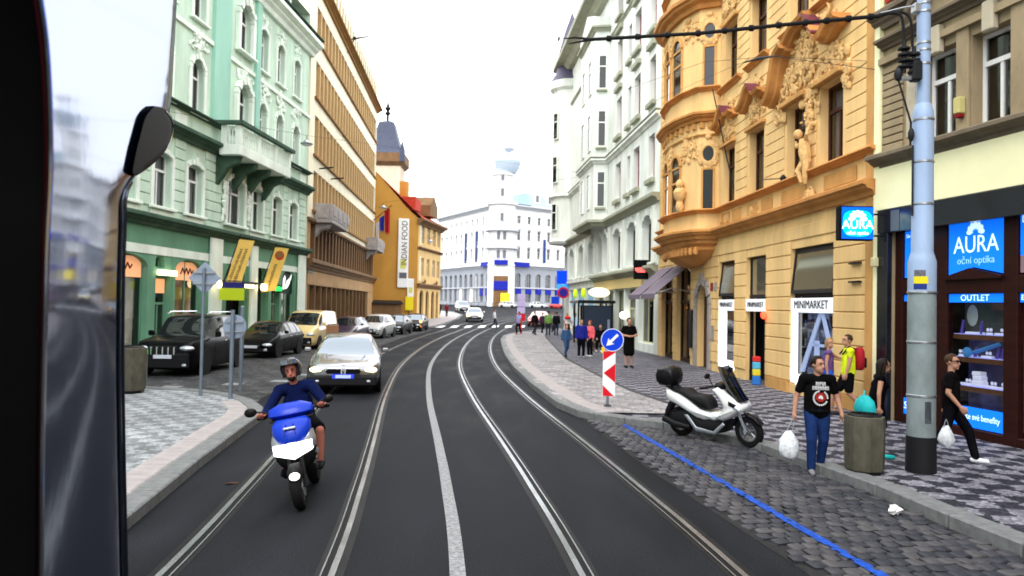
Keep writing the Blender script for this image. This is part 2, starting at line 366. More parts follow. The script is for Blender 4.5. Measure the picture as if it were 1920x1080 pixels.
# left parking bay in setts, asphalt further
m = MB(); L1 = [(15.0, -5.0), (17, -5.9), (20, -6.1), (28, -6.6), (36, -7.0), (50, -7.3), (66, -6.9)]
ysl = [15 + i * 1.5 for i in range(35)]
for y in ysl: m.v += [(-14.5, y, gz(y) + .004), (lerp(y, L1), y, gz(y) + .004)]
for i in range(len(ysl) - 1): m.f.append((2 * i, 2 * i + 1, 2 * i + 3, 2 * i + 2)); m.m.append(0)
tag(O('parking_bay', m, COBBLEMAT, smooth=0), kind='structure')
# faded white bay marks
m = MB()
for y, x in ((19.6, -8.9), (20.6, -7.6), (21.6, -6.6), (23.6, -6.35), (26.5, -6.6), (30, -6.8), (33, -6.95), (36.5, -7.05), (40, -7.2)):
    m.box(x - .35, x + .15, y, y + .5, 0, .009)
tag(O('bay_marking', m, LINEP, smooth=0), kind='structure')
# pavement along the left facades
pf = pave('footway', 19.4, 66, lambda y: -16, lambda y: lerp(y, [(19.4, -12.4), (44, -11.4), (66, -10.6)]), .12, PAVL)
# far left pavement round the yellow house
m = MB(); fp = [(-10.4, 66), (-8.6, 66.5), (-7.2, 69), (-6.5, 75), (-6.1, 84), (-6.6, 100), (-9, 116), (-14, 130), (-30, 150), (-40, 150), (-16, 100), (-10.4, 78)]
bmv = bmesh.new()
for i in range(len(fp) // 2 - 0):
    pass
A = fp[:8]; B = [(-10.5, 66), (-10.5, 67.5), (-10.6, 72), (-10.6, 77), (-9.2, 86), (-13, 101), (-18, 118), (-24, 133)]
m = MB(); k = 10
for i in range(7):
    for j in range(k + (i == 6)):
        t = j / k
        for P in (B, A):
            x = P[i][0] * (1 - t) + P[i + 1][0] * t; y = P[i][1] * (1 - t) + P[i + 1][1] * t; m.v.append((x, y, gz(y) + .13))
for i in range(len(m.v) // 2 - 1): m.f.append((2 * i, 2 * i + 1, 2 * i + 3, 2 * i + 2)); m.m.append(0)
bmv.free()
FP = tag(O('corner_pavement', m, SLAB, smooth=0), kind='structure')
kerbstones(densify(A, 2.4), .3, -.05, .15, FP, GRANITE, 'kerb_stone', 1, .02, -.2)
# zebra crossing
cw = MB()
for i in range(9):
    x = -9.6 + i * 1.28; y = 68.3 + i * .45
    cw.add([(x, y, gz(y) + .008), (x + .62, y + .2, gz(y + .2) + .008), (x + .75, y + 3.4, gz(y + 3.4) + .008), (x + .13, y + 3.2, gz(y + 3.2) + .008)], [(0, 1, 2, 3)])
tag(O('zebra_crossing', cw, WHITEP, smooth=0), kind='structure')
# cobbled lane on the right: every sett its own stone ---------------------------
CE = [(-6, 3.4), (2, 3.05), (5, 2.86), (6.95, 2.66), (7.9, 2.5), (10.58, 2.08), (13, 1.8), (15.70, 1.5)]
bed = MB(); yy = [-6 + i * .4 for i in range(56)]
yy = [y for y in yy if y < 15.7]
for y in yy: bed.v += [(lerp(y, CE), y, .004), (kx(y) + .15, y, .004)]
for i in range(len(yy) - 1): bed.f.append((2 * i, 2 * i + 1, 2 * i + 3, 2 * i + 2)); bed.m.append(0)
LANE = tag(O('cobbled_lane', bed, M('sand_joint', (.022, .021, .022), .9, var=.3, vscale=(12, 12, 12)), smooth=0), kind='structure')
SETT = [M('sett_stone', c_, .5, var=.3, vscale=(11, 11, 11), bump=.4, bscale=45, spec=.14) for c_ in ((.045, .045, .053), (.062, .06, .065), (.03, .032, .04))]
def sett(b=.02):
    mb = MB(); w, d, h = random.uniform(.070, .079), random.uniform(.068, .080), .034
    base = [(-w, -d), (w, -d), (w, d), (-w, d)]; r = lambda: random.uniform(-.006, .006)
    lo = [(x, y, 0) for x, y in base]; mid = [(x + r(), y + r(), h - .012) for x, y in base]; top = [(x * .74 + r(), y * .74 + r(), h + r() * .5) for x, y in base]
    return mb.loft([lo, mid, top])
sv = [mesh('cobble', sett(), SETT[i % 3], 60) for i in range(12)]
ax = Vector((3.28 - 2.26, 6.71 - 14.63)).normalized(); ay = Vector((-ax.y, ax.x)); org = Vector((2.26, 14.63))
pts = []
for i in range(-12, 75):
    for j in range(-14, 16):
        p = org + ax * (i * .172 + random.uniform(-.008, .008)) + ay * (j * .166 + (.083 if i % 2 else 0) + random.uniform(-.008, .008))
        if 4.6 < p.y < 15.6 and lerp(p.y, CE) + .07 + random.uniform(-.05, .08) < p.x < kx(p.y) - .09: pts.append(p)
pts.sort(key=lambda p: p.length if p.y > 5.6 else 99)
rz0 = math.atan2(ax.y, ax.x)
far = MB()
for k_, p in enumerate(pts):
    me = random.choice(sv); rz = rz0 + random.choice((0, math.pi)) + random.uniform(-.12, .12)
    if k_ < 300:
        o = ob('cobble', me, LANE, (p.x, p.y, random.uniform(-.004, .010)), rz); o.rotation_euler = (random.uniform(-.07, .07), random.uniform(-.07, .07), rz)
    else:
        c, s_ = math.cos(rz), math.sin(rz); dz = random.uniform(0, .008)
        far.add([(p.x + v.co.x * c - v.co.y * s_, p.y + v.co.x * s_ + v.co.y * c, v.co.z + dz) for v in me.vertices], [tuple(q.vertices) for q in me.polygons], SETT.index(me.materials[0]))
tag(O('cobble_field', far, SETT, LANE), kind='stuff')
# blue parking line painted over the stones
m = MB(); n = 120; P0, P1 = org + ax * (-.1), org + ax * 9.4; rg = random.Random(21)
for row in range(4):
    w0, w1 = -.056 + row * .028, -.056 + (row + 1) * .028
    for i in range(n):
        if rg.random() < (.20 if row in (0, 3) else .09): continue
        a, b = P0 + (P1 - P0) * (i / n), P0 + (P1 - P0) * ((i + 1) / n); j_ = rg.uniform(-.006, .006); z = .044 + rg.uniform(0, .004)
        q = [a + ay * (w0 + j_ * (row == 0)), a + ay * (w1 + j_ * (row == 3)), b + ay * (w1 + j_ * (row == 3)), b + ay * (w0 + j_ * (row == 0))]
        m.add([(p.x, p.y, z) for p in q], [(0, 1, 2, 3)])
tag(O('blue_parking_line', m, BLUEP, LANE, smooth=0))
# kerb litter and small things on the ground
m = MB(); m.ball((0, 0, .05), (.11, .06, .05), 9, 6); m.v = [(x + random.uniform(-.02, .02), y + random.uniform(-.02, .02), z + random.uniform(-.015, .02)) for x, y, z in m.v]
tag(O('crumpled_paper', m, WHITE, None, (4.45, 8.62, .035), .6, smooth=0), 'crumpled white paper lying by the kerb on the cobbles', 'litter')
m = MB(); m.add([(-.07, 0, .004), (0, -.035, .02), (.08, 0, .006), (0, .04, .012), (.13, .005, .016)], [(0, 1, 2, 3), (2, 4, 3)])
tag(O('dry_leaf', m, M('leaf', (.10, .035, .015), .8), None, (-3.55, 9.55, .006), .3), 'small brown dry leaf lying on the asphalt near the left kerb', 'leaf')
# ------------------------------------------------------------------ facade kit
WC = {}
class Fac:
    def __init__(s, name, label, cat, A, B, z0=-.3, rev=.28):
        s.A, s.B = A, B; s.L = math.dist(A, B); a = math.atan2(B[1] - A[1], B[0] - A[0])
        s.root = thing(name, label, cat, (A[0], A[1], 0), a); s.ops = []; s.rev = rev; s.z0 = z0; s.a = a
    def op(s, s0, s1, z0, z1, rise=0, style='T', fm=None, curt=0, door=False, rev=None, pane=None, win=True, sill=None):
        s.ops.append((s0, s1, z0, z1, rise)); r = rev or s.rev
        if win: s.window(s0, s1, z0, z1, style, fm or WHITE, r, curt, pane)
    def window(s, s0, s1, z0, z1, style, fm, r, curt=0, pane=None):
        w, h = round(s1 - s0, 2), round(z1 - z0, 2); key = (w, h, style, fm.name)
        if key not in WC:
            b = .07 if w > .5 else .05; mb = MB(); y0, y1 = -.035, .035
            mb.box(0, b, y0, y1, 0, h); mb.box(w - b, w, y0, y1, 0, h); mb.box(b, w - b, y0, y1, 0, b); mb.box(b, w - b, y0, y1, h - b, h)
            if style in 'TX': mb.box(b, w - b, y0 - .015, y1, h * .66, h * .66 + .09)
            if style == 'T': mb.box(w / 2 - .035, w / 2 + .035, y0, y1, b, h * .66)
            if style == 'X': mb.box(w / 2 - .035, w / 2 + .035, y0, y1, b, h * .66); mb.box(w / 2 - .025, w / 2 + .025, y0 + .005, y1, h * .66 + .09, h - b)
            if style == 'M': 
                for t in (.333, .667): mb.box(w * t - .03, w * t + .03, y0, y1, b, h - b)
            if style == 'I': mb.box(w / 2 - .03, w / 2 + .03, y0, y1, b, h - b)
            pm = MB().quad((b, 0, b), (w - b, 0, b), (w - b, 0, h - b), (b, 0, h - b))
            cm = MB(); q = .36 * w
            def drape(x0, x1, zt, zb, y):
                n = 10; top = [(x0 + (x1 - x0) * i / n, y + (.025 if i % 2 else 0), zt) for i in range(n + 1)]; bot = [(p[0], p[1], zb) for p in top]
                cm.loft([top, bot], 0, False)
            drape(b, b + q, h - .1, .05, .13); drape(w - b - q * .6, w - b, h - .1, .05, .13)
            drape(b, w - b, h * .62, .05, .17)
            WC[key] = (mesh('window', mb, fm, 0), mesh('pane', pm, GLASS, 0), mesh('curtain', cm, CURTAIN, 40))
        f, p, c = WC[key]
        wo_ = ob('window', f, s.root, (s0, r - .04, z0))
        po = ob('pane', p, wo_)
        if pane: po.data = po.data.copy(); po.data.materials[0] = pane
        if curt: ob('curtain', c, wo_)
        return wo_
    def wall(s, L0, L1, z0, z1, mat, name='wall', d=0., mb=None):
        own = mb is None; mb = mb or MB(); ops = [o for o in s.ops if o[0] >= L0 - 1e-6 and o[1] <= L1 + 1e-6 and o[2] < z1 and o[3] > z0]
        S = sorted({L0, L1, *[min(max(x, L0), L1) for o in ops for x in o[:2]]}); Z = sorted({z0, z1, *[min(max(x, z0), z1) for o in ops for x in o[2:4]]})
        for k in range(len(Z) - 1):
            run = None
            for i in range(len(S) - 1):
                c = ((S[i] + S[i + 1]) / 2, (Z[k] + Z[k + 1]) / 2); hole = any(o[0] < c[0] < o[1] and o[2] < c[1] < o[3] for o in ops)
                if not hole and run is None: run = S[i]
                if (hole or i == len(S) - 2) and run is not None:
                    e = S[i] if hole else S[i + 1]; mb.quad((run, -d, Z[k]), (e, -d, Z[k]), (e, -d, Z[k + 1]), (run, -d, Z[k + 1])); run = None
        for s0, s1, a, b, rise in ops:
            r = s.rev; lo = max(a, z0); top = b - rise if rise else b
            mb.quad((s0, -d, lo), (s0, r, lo), (s0, r, min(b, z1)), (s0, -d, min(b, z1))); mb.quad((s1, r, lo), (s1, -d, lo), (s1, -d, min(b, z1)), (s1, r, min(b, z1)))
            if a > z0 + .01: mb.quad((s0, -d, a), (s1, -d, a), (s1, r, a), (s0, r, a))
            if not rise: mb.quad((s0, r, b), (s1, r, b), (s1, -d, b), (s0, -d, b))
            else:
                n = 12; c = (s0 + s1) / 2; hw = (s1 - s0) / 2; P = [(c - hw * math.cos(math.pi * i / n), top + rise * math.sin(math.pi * i / n)) for i in range(n + 1)]
                for i in range(n):
                    (x0, q0), (x1, q1) = P[i], P[i + 1]
                    mb.quad((x0, -d, q0), (x1, -d, q1), (x1, -d, b), (x0, -d, b)); mb.quad((x0, r, q0), (x1, r, q1), (x1, -d, q1), (x0, -d, q0))
        if own: return O(name, mb, mat, s.root, smooth=0)
    def mass(s, L0, L1, z0, z1, mat, depth=11, name='rear_block'):
        m = MB(); y = s.rev + .35
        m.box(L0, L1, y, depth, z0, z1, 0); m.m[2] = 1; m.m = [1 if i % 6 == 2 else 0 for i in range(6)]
        # side closers between the facade skin and the block
        for x in (L0, L1): m.quad((x, 0.0, z0), (x, y, z0), (x, y, z1), (x, 0.0, z1))
        m.quad((L0, 0, z1), (L1, 0, z1), (L1, y, z1), (L0, y, z1))
        return O(name, m, [mat, ROOMDARK], s.root, smooth=0)
    def band(s, s0, s1, z0, z1, d, mat, name='cornice', steps=3):
        """moulded cornice: profile grows outward towards its top"""
        h = z1 - z0; p = [(-.02, z0)]
        if steps == 1: p += [(d, z0), (d, z1)]
        else:
            p += [(d * .25, z0), (d * .35, z0 + h * .25), (d * .6, z0 + h * .4), (d * .62, z0 + h * .5), (d * .9, z0 + h * .62), (d, z0 + h * .66), (d, z1 - h * .1), (d * .93, z1)]
        p += [(-.02, z1)]
        m = MB(); m.sweep([(s0, 0), (s1, 0)], p); return O(name, m, mat, s.root, smooth=30)
    def box(s, name, s0, s1, z0, z1, d0, d1, mat, bev=0., m=None):
        mb = MB()
        if bev: mb.bbox(s0, s1, -d1, -d0, z0, z1, bev)
        else: mb.box(s0, s1, -d1, -d0, z0, z1)
        return O(name, mb, mat, s.root, smooth=30 if bev else 0)
    def P(s, ss, z, d=0):
        return Vector((s.A[0] + math.cos(s.a) * ss + math.sin(s.a) * d, s.A[1] + math.sin(s.a) * ss - math.cos(s.a) * d, z))
def relief(mb, s0, s1, z0, z1, d, n, seed, big=.09):
    """modelled stucco: scrolls, leaves and knobs, heaped towards the middle"""
    rg = random.Random(seed); c = (s0 + s1) / 2; w = (s1 - s0) / 2; h = z1 - z0
    for i in range(n):
        u = rg.triangular(-1, 1, 0); zz = z0 + h * rg.triangular(0, 1, .55) * (1 - .45 * abs(u)); x = c + u * w; r = big * rg.uniform(.45, 1.1)
        k = rg.random()
        if k < .45: mb.ball((x, -d, zz), (r * rg.uniform(.6, 1.3), r * .75, r * rg.uniform(.6, 1.5)), 6, 4)
        else:
            a0 = rg.uniform(0, 6.28); sg = rg.choice((-1, 1)); R_ = r * rg.uniform(.8, 1.7)
            pts = [(x + R_ * (1 - .11 * j) * math.cos(a0 + sg * j * .75), -d - r * .25, zz + R_ * (1 - .11 * j) * math.sin(a0 + sg * j * .75)) for j in range(6)]
            mb.tube(pts, [r * .2, r * .32, r * .38, r * .36, r * .3, r * .2], 5)
def litmat(name, cols, strength=1., scale=(1.5, 1.5, 1.5)):
    m = bpy.data.materials.new(name); m.use_nodes = True; t = m.node_tree; b = t.nodes['Principled BSDF']
    tc = t.nodes.new('ShaderNodeTexCoord'); mp = t.nodes.new('ShaderNodeMapping'); mp.inputs['Scale'].default_value = scale; link(t, tc.outputs['Object'], mp.inputs[0])
    n = t.nodes.new('ShaderNodeTexNoise'); n.inputs['Scale'].default_value = 1; n.inputs['Detail'].default_value = 5; link(t, mp.outputs[0], n.inputs['Vector'])
    r = t.nodes.new('ShaderNodeValToRGB'); e = r.color_ramp.elements
    while len(e) < len(cols): e.new(.5)
    for i, c in enumerate(cols): e[i].position = .3 + .4 * i / (len(cols) - 1); e[i].color = (*c, 1)
    link(t, n.outputs[0], r.inputs[0]); link(t, r.outputs[0], b.inputs['Emission Color']); b.inputs['Emission Strength'].default_value = strength
    b.inputs['Base Color'].default_value = (.02, .02, .02, 1); return m
WARMLIT = litmat('shop_warm', [(.03, .02, .01), (.35, .2, .08), (.9, .75, .5)], .8)
PALELIT = litmat('shop_pale', [(.15, .13, .08), (.55, .5, .38), (.9, .85, .7)], .7, (1.2, 1.2, .6))
BULB = M('bulb', (1, .78, .38), emit=6); BULBW = M('lamp_white', (1, .95, .85), emit=5)

# ------------------------------------------------------------------ green house
GREENW = M('green_plaster', (.51, .66, .54), .85, var=.24, vscale=(1.1, 1.1, .22), bump=.2, bscale=30)
GREENT = M('green_pale_trim', (.74, .82, .74), .85, var=.16, vscale=(1.2, 1.2, .5), bump=.1, bscale=30)
GREEND = M('green_shopfront', (.13, .29, .19), .7, var=.18, vscale=(.9, .9, .4), bump=.1, bscale=30)
TEAL = M('teal_pilaster', (.31, .56, .46), .8, var=.1, vscale=(.8, .8, .2))
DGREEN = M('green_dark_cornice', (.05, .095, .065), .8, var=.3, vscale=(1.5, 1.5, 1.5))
G = Fac('green_house', 'green stucco house with arched windows, balcony and banners on the left', 'house', (-14.17, 14.1), (-12.3, 44))
f1 = [(3.6, 4.85), (6.1, 7.35), (8.5, 9.75), (11.0, 12.25), (13.4, 14.65), (15.9, 17.15), (22.3, 23.55), (24.85, 26.1), (27.3, 28.55)]
for a, b in f1: G.op(a, b, 5.8, 7.85, .22, 'T', curt=1)
G.op(19.5, 21.3, 5.8, 7.95, .45, 'X')
f2 = [(3.8, 4.8), (6.2, 7.2), (10.9, 11.9), (13.4, 14.4), (16.0, 17.05), (22.75, 23.75), (25.02, 26.02), (27.5, 28.5)]
for a, b in f2: G.op(a, b, 9.95, 12.22, .5, 'T', curt=1); G.op(a, b, 13.85, 15.95, .3, 'T')
G.op(20.2, 21.6, 9.95, 12.45, .6, 'X', curt=1); G.op(20.2, 21.6, 13.95, 16.2, .6, 'X')
# shop openings
for a, b in ((7.2, 9.6), (10.5, 13.25), (15.2, 17.5)): G.op(a, b, .45, 3.92, .45, 'I', GREEND)
G.op(13.8, 14.85, 0, 3.2, 0, 'T', GREEND, door=True); G.op(25.0, 26.25, 0, 3.2, 0, 'T', GREEND, door=True)
G.op(13.75, 14.4, 3.5, 4.0, .3, 'I', GREEND); G.op(25.35, 26.05, 3.55, 4.15, .34, 'I', GREEND)
G.op(19.75, 21.75, 0, 4.25, 1.0, win=False); G.op(23.0, 24.4, .4, 4.15, .65, 'I', GREEND); G.op(26.5, 28.55, .45, 4.05, .6, 'I', GREEND)
G.wall(0, 30, -.3, 5.05, GREEND, 'shopfront'); G.wall(0, 30, 5.05, 17.1, GREENW, 'wall')
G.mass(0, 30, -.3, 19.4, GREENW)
G.box('mint_band', .02, 29.98, 3.98, 4.3, 0, .03, GREENT)
for a, b in ((0, 10.4), (14.95, 15.1), (17.6, 19.6), (21.9, 22.9), (24.5, 24.9)): G.box('shop_pier', a, b, 0, 3.97, .0, .07, GREENT if b < 5 else GREEND)
for a, b in ((17.9, 19.0), (22.1, 22.9), (28.75, 29.9)): G.box('pilaster', a, b, 0, 5.0, .071, .16, GREENT)
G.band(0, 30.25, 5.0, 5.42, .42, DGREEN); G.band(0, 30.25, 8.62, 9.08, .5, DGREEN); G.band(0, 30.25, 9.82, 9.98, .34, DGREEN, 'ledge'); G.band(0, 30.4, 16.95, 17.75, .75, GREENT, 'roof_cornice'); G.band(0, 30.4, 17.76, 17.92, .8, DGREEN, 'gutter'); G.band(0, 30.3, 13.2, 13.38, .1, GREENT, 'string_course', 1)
for z in [5.75 + .42 * i for i in range(7)]:
    # rusticated courses of the first floor, broken by windows
    cut = sorted([(a - .22, b + .22) for a, b in f1] + [(18.9, 21.9)]); x = 0.02
    for a, b in cut + [(29.98, 31)]:
        if a - x > .1: O('rustic_stone', MB().bbox(x, a, -.045, .0, z, z + .385, .018), GREENW, G.root)
        x = b
def surround(F, a, b, z0, z1, mat, rise, w=.16, d=.07, key=True):
    mb = MB(); mb.bbox(a - w, a - .002, -d, -.002, z0, z1 - rise, .012); mb.bbox(b + .002, b + w, -d, -.002, z0, z1 - rise, .012)
    n = 9; c = (a + b) / 2; hw = (b - a) / 2
    if rise:
        for i in range(n):
            t0, t1 = math.pi * i / n + .03, math.pi * (i + 1) / n - .03
            q = lambda t, k, y: (c - (hw + k) * math.cos(t), y, z1 - rise + (rise + k) * math.sin(t))
            dd = d * (1.5 if i == n // 2 else 1 + .25 * (i % 2))
            k1 = w * (1.6 if i == n // 2 else 1)
            mb.loft([[q(t0, 0, -.002), q(t1, 0, -.002), q(t1, k1, -.002), q(t0, k1, -.002)], [q(t0, 0, -dd), q(t1, 0, -dd), q(t1, k1, -dd), q(t0, k1, -dd)]])
    else: mb.bbox(a - w, b + w, -d, -.002, z1 + .002, z1 + w, .012)
    mb.bbox(a - w - .06, b + w + .06, -d - .1, -.002, z0 - .12, z0 - .002, .02)
    return O('window_surround', mb, mat, F.root)
for a, b in f1: surround(G, a, b, 5.8, 7.85, GREENT, .22, .2, .08); G.box('apron', a - .15, b + .15, 5.44, 5.67, 0, .06, GREENT, .01)
surround(G, 19.5, 21.3, 5.8, 7.95, GREENT, .45, .22, .1)
for a, b in f2: surround(G, a, b, 9.98, 12.22, GREENT, .5, .2, .08); surround(G, a, b, 13.85, 15.95, GREENT, .3, .17, .07)
surround(G, 20.2, 21.6, 9.98, 12.45, GREENT, .6, .24, .2); surround(G, 20.2, 21.6, 13.95, 16.2, GREENT, .6, .24, .2)
for i, (a, b) in enumerate(f2 + [(20.2, 21.6)]):
    mb = MB(); relief(mb, a - .35, b + .35, 12.5, 13.6, .03, 34, 50 + i, .13); relief(mb, a - .3, b + .3, 16.15, 16.9, .03, 18, 80 + i, .1); O('stucco_ornament', mb, GREENT, G.root)
for sx_ in (19.1, 21.72): 
    mb = MB(); relief(mb, sx_ - .2, sx_ + .2, 5.8, 7.9, .1, 40, int(sx_ * 10), .12); O('stucco_figure', mb, GREENT, G.root)
G.box('tall_pilaster', 17.72, 19.25, 9.99, 16.94, 0, .16, TEAL); G.box('tall_pilaster', 22.1, 22.62, 9.99, 16.94, 0, .16, TEAL)
for a in (.15, 2.4, 5.0, 7.6, 12.4, 14.8, 24.0, 26.3, 28.8): G.box('panel', a, a + .95, 9.2, 9.7, .0, .05, GREENT, .01)
# balcony
bal = G.box('balcony', 18.0, 24.1, 8.6, 9.05, .3, 1.25, GREENT, .03)
mb = MB(); mb.sweep([(17.95, 0), (17.95, -1.3), (24.15, -1.3), (24.15, 0)], [(.0, 9.9), (.1, 9.9), (.1, 10.06), (-.12, 10.06), (-.12, 9.9)][::-1]); O('handrail', mb, DGREEN, bal)
for x in (18.02, 20.0, 22.0, 23.86): 
    O('baluster_post', MB().bbox(x, x + .24, -1.24, -1.0, 9.05, 9.9, .015), GREENT, bal)
for y in (.35,): O('baluster_post', MB().bbox(18.02, 18.26, -.6, -.36, 9.05, 9.9, .015), GREENT, bal)
for i in range(24):
    x = 18.4 + i * .232
    if min(abs(x - q) for q in (20.1, 22.1)) > .2: O('baluster', MB().lathe([(.04, 0), (.07, .2), (.035, .5), (.06, .78)], (x, -1.12, 9.08), 7), GREENT, bal)
for i in range(3): O('baluster', MB().lathe([(.04, 0), (.07, .2), (.035, .5), (.06, .78)], (18.13, -.7 - i * .13, 9.08), 7), GREENT, bal)
for x in (18.3, 20.0, 21.6, 23.4):
    mb = MB(); mb.prism([(0, 8.6), (-1.1, 8.6), (-1.0, 8.3), (-.55, 8.1), (-.3, 7.7), (0, 7.3)], 'x', x, x + .35, bev=.03); O('bracket', mb, DGREEN, bal)
# mansard roof, dormers
mb = MB(); mb.prism([(-.3, 17.9), (1.6, 20.2), (11, 20.6), (11, 17.9)], 'x', 0, 30.2); O('roof', mb, M('slate', (.06, .07, .07), .6, var=.3, vscale=(3, 3, 9)), G.root, smooth=0)
for x in (4, 10, 16, 21, 26): 
    mb = MB(); mb.box(x - .6, x + .6, -.1, 2, 18, 19.6); mb.prism([(x - .8, 19.6), (x + .8, 19.6), (x, 20.2)], 'y', -.25, 2); d = O('dormer', mb, GREENT, G.root, smooth=0); O('pane', MB().quad((x - .4, -.11, 18.2), (x + .4, -.11, 18.2), (x + .4, -.11, 19.4), (x - .4, -.11, 19.4)), DARKGLASS, d)
# lit shop interiors
def back(F, a, b, z0, z1, mat, d=-.5, name='interior_backing'): return O(name, MB().quad((a, -d, z0), (b, -d, z0), (b, -d, z1), (a, -d, z1)), mat, F.root, smooth=0)
PEACH = M('peach_sign', (.85, .40, .20), emit=.55); DKT = M('dark_lettering', (.08, .03, .02))
for a, b in ((10.5, 13.25), (15.2, 17.5)):
    back(G, a + .05, b - .05, .5, 3.1, PALELIT if a < 11 else WARMLIT); back(G, a + .05, b - .05, 3.1, 3.9, PEACH, -.22, 'transom_sign')
    mb = MB(); c = (a + b) / 2
    for i in range(3): mb.tube([(c - .35 + i * .3, .19, 3.35), (c - .2 + i * .3, .19, 3.6), (c - .05 + i * .3, .19, 3.4), (c + .08 + i * .3, .19, 3.55)], .028, 5)
    O('lettering', mb, DKT, G.root)
    mb = MB(); rg = random.Random(int(a * 7))
    for i in range(7): x = rg.uniform(a + .3, b - .3); mb.ball((x, .42, .5 + rg.uniform(.2, .9)), (.16, .06, rg.uniform(.2, .5)), 8, 5)
    O('shop_display', mb, M('goods', (.5, .06, .07), .7) if a > 12 else M('goods_green', (.20, .24, .06), .8), G.root)
back(G, 13.85, 14.8, 2.55, 3.1, PEACH, -.2, 'transom_sign'); G.box('sign_light', 13.7, 14.95, 3.22, 3.42, .1, .22, M('sign_glow', (1, .85, .55), emit=3))
back(G, 23.05, 24.35, .4, 3.0, WARMLIT); back(G, 26.55, 28.5, .5, 2.75, litmat('shop_green', [(.12, .14, .06), (.3, .33, .18), (.5, .5, .3)], .5)); back(G, 26.52, 28.53, 2.76, 4.0, M('sign_dark_green', (.004, .02, .012), .5), -.16, 'sign_panel')
mb = MB(); mb.prism([(27.1, 2.95), (27.35, 3.6), (27.25, 3.75), (27.05, 3.5), (27.0, 3.0)], 'y', .1, .14); mb.prism([(27.3, 3.0), (27.55, 3.45), (28.1, 3.65), (27.95, 3.3), (27.6, 3.05)], 'y', .1, .14); mb.prism([(28.0, 3.6), (28.3, 3.85), (28.15, 3.5)], 'y', .1, .14)
O('emblem', mb, M('white_sign', (.9, .9, .9), emit=.8), G.root)
o = G.box('neon_sign', 25.05, 26.2, 2.78, 3.15, .05, .15, BLACK); text('OPEN', .33, M('green_neon', (.03, 1, .12), emit=3), o, (25.62, -.16, 2.96), sx=1.1)
back(G, 19.8, 21.7, 0, 2.4, litmat('arcade', [(.02, .01, .005), (.12, .05, .02), (.25, .1, .03)], .6), -1.2)
# golden banners on raking poles, light string, small hanging sign
GOLD = M('gold_cloth', (.78, .52, .13), .75, var=.12, vscale=(2, 2, 2))
for ss, lab, zt in ((19.35, 'gold banner hanging aslant beside the arched portal, lettered all down, nearer the tram', 5.02), (23.6, 'gold banner hanging aslant with a red round emblem at its top', 5.0)):
    p = G.P(ss, 0); t = thing('banner', lab, 'banner', (p.x, p.y, 0), G.a, 'gold banners on the green house')
    q = lambda d, z: (0, -d, z)
    mb = MB(); A_ = [(.05, 2.75), (.78, 2.85), (1.42, zt - .02), (.72, zt + .04)]; mb.prism([(-d, z) for d, z in A_], 'x', -.012, .012); O('cloth', mb, GOLD, t, smooth=0)
    O('pole', MB().tube([(0, .2, 2.4), (0, -.78, zt + .25)], .025, 6), IRON, t)
    mb = MB(); rg = random.Random(int(ss))
    if ss < 20:
        for k in range(2):
            for i in range(18):
                f = (i + .3) / 20; z = 3.1 + f * 1.75; d = .28 + k * .24 + f * .62; hh = rg.uniform(.03, .05); mb.box(-.017, -.013, -d - .08, -d + .08 - rg.uniform(0, .06), z - hh, z + hh * .5)
        O('lettering', mb, M('brown_print', (.22, .14, .05)), t, smooth=0)
    else:
        for i in range(12):
            f = i / 12; z = 3.0 + f * 1.25; d = .42 + f * .4; mb.box(-.017, -.013, -d - .06, -d + .12 - rg.uniform(0, .09), z - .04, z + .03)
        O('lettering', mb, M('brown_print', (.22, .14, .05)), t, smooth=0)
        O('emblem', MB().lathe([(.24, 0), (.24, .006)], (-.018, -.96, 4.62), 18, axis='x'), M('emblem_red', (.45, .06, .03)), t); O('emblem_core', MB().lathe([(.14, 0), (.14, .01)], (-.024, -.96, 4.66), 14, axis='x'), M('emblem_green', (.20, .16, .05)), t)
mb = MB(); 
for i in range(9): mb.ball((19.7 + i * .27, -.35, 3.0), .085, 8, 5)
cn = G.box('canopy', 19.5, 22.3, 3.1, 3.2, 0, .6, IRON); O('light_bulbs', mb, BULB, cn)
for x in (18.2, 22.9, 23.2): O('lantern', MB().ball((x, -.42, 3.0), (.13, .13, .18), 8, 5), BULB, G.root)
p = G.P(18.2, 2.75, .95); t = thing('hanging_sign', 'small blue and yellow-green sign sticking out behind the diamond sign', 'sign', p, G.a)
O('board', MB().box(-.03, .03, -.55, .55, -.42, .1), M('sign_lime', (.40, .50, .02), emit=.25), t); O('board_top', MB().box(-.034, .034, -.55, .55, .1, .36), M('sign_navy', (.03, .03, .18)), t); O('arm', MB().tube([(0, .95, .4), (0, -.4, .4)], .025, 6), IRON, t)

# ------------------------------------------------------------------ beige office block
CREAM = M('cream_plaster', (.84, .78, .60), .85, var=.1, vscale=(.6, .6, .2), bump=.1, bscale=25); TAN = M('tan_pier', (.50, .33, .15), .75, var=.15, vscale=(1, 1, .5)); BROWN = M('brown_stone', (.17, .095, .045), .7, var=.25, vscale=(1.5, 1.5, .7)); BROWN2 = M('brown_cornice', (.24, .12, .03), .7, var=.2, vscale=(1, 1, 1)); GREYST = M('grey_balcony', (.35, .32, .31), .8, var=.25, vscale=(2, 2, 2))
B = Fac('office_block', 'long cream office block with strips of windows on the left', 'office block', (-12.3, 44.45), (-14.1, 75.7), rev=.45)
rows = [(18.6, 20.7), (15.0, 17.3), (11.45, 13.9), (8.0, 10.45)]
for z0, z1 in rows: B.ops.append((1.5, 31.0, z0, z1, 0))
B.ops.append((1.0, 31.0, 4.95, 7.2, 0)); B.ops.append((.6, 27.5, 0, 3.35, 0))
B.wall(0, 31.4, 7.2, 25.0, CREAM); B.wall(0, 31.4, -.3, 7.2, M('tan_stone', (.42, .26, .13), .8, var=.2, vscale=(1, 1, 1)), 'base_wall'); B.mass(0, 31.4, -.3, 25.0, CREAM, 12)
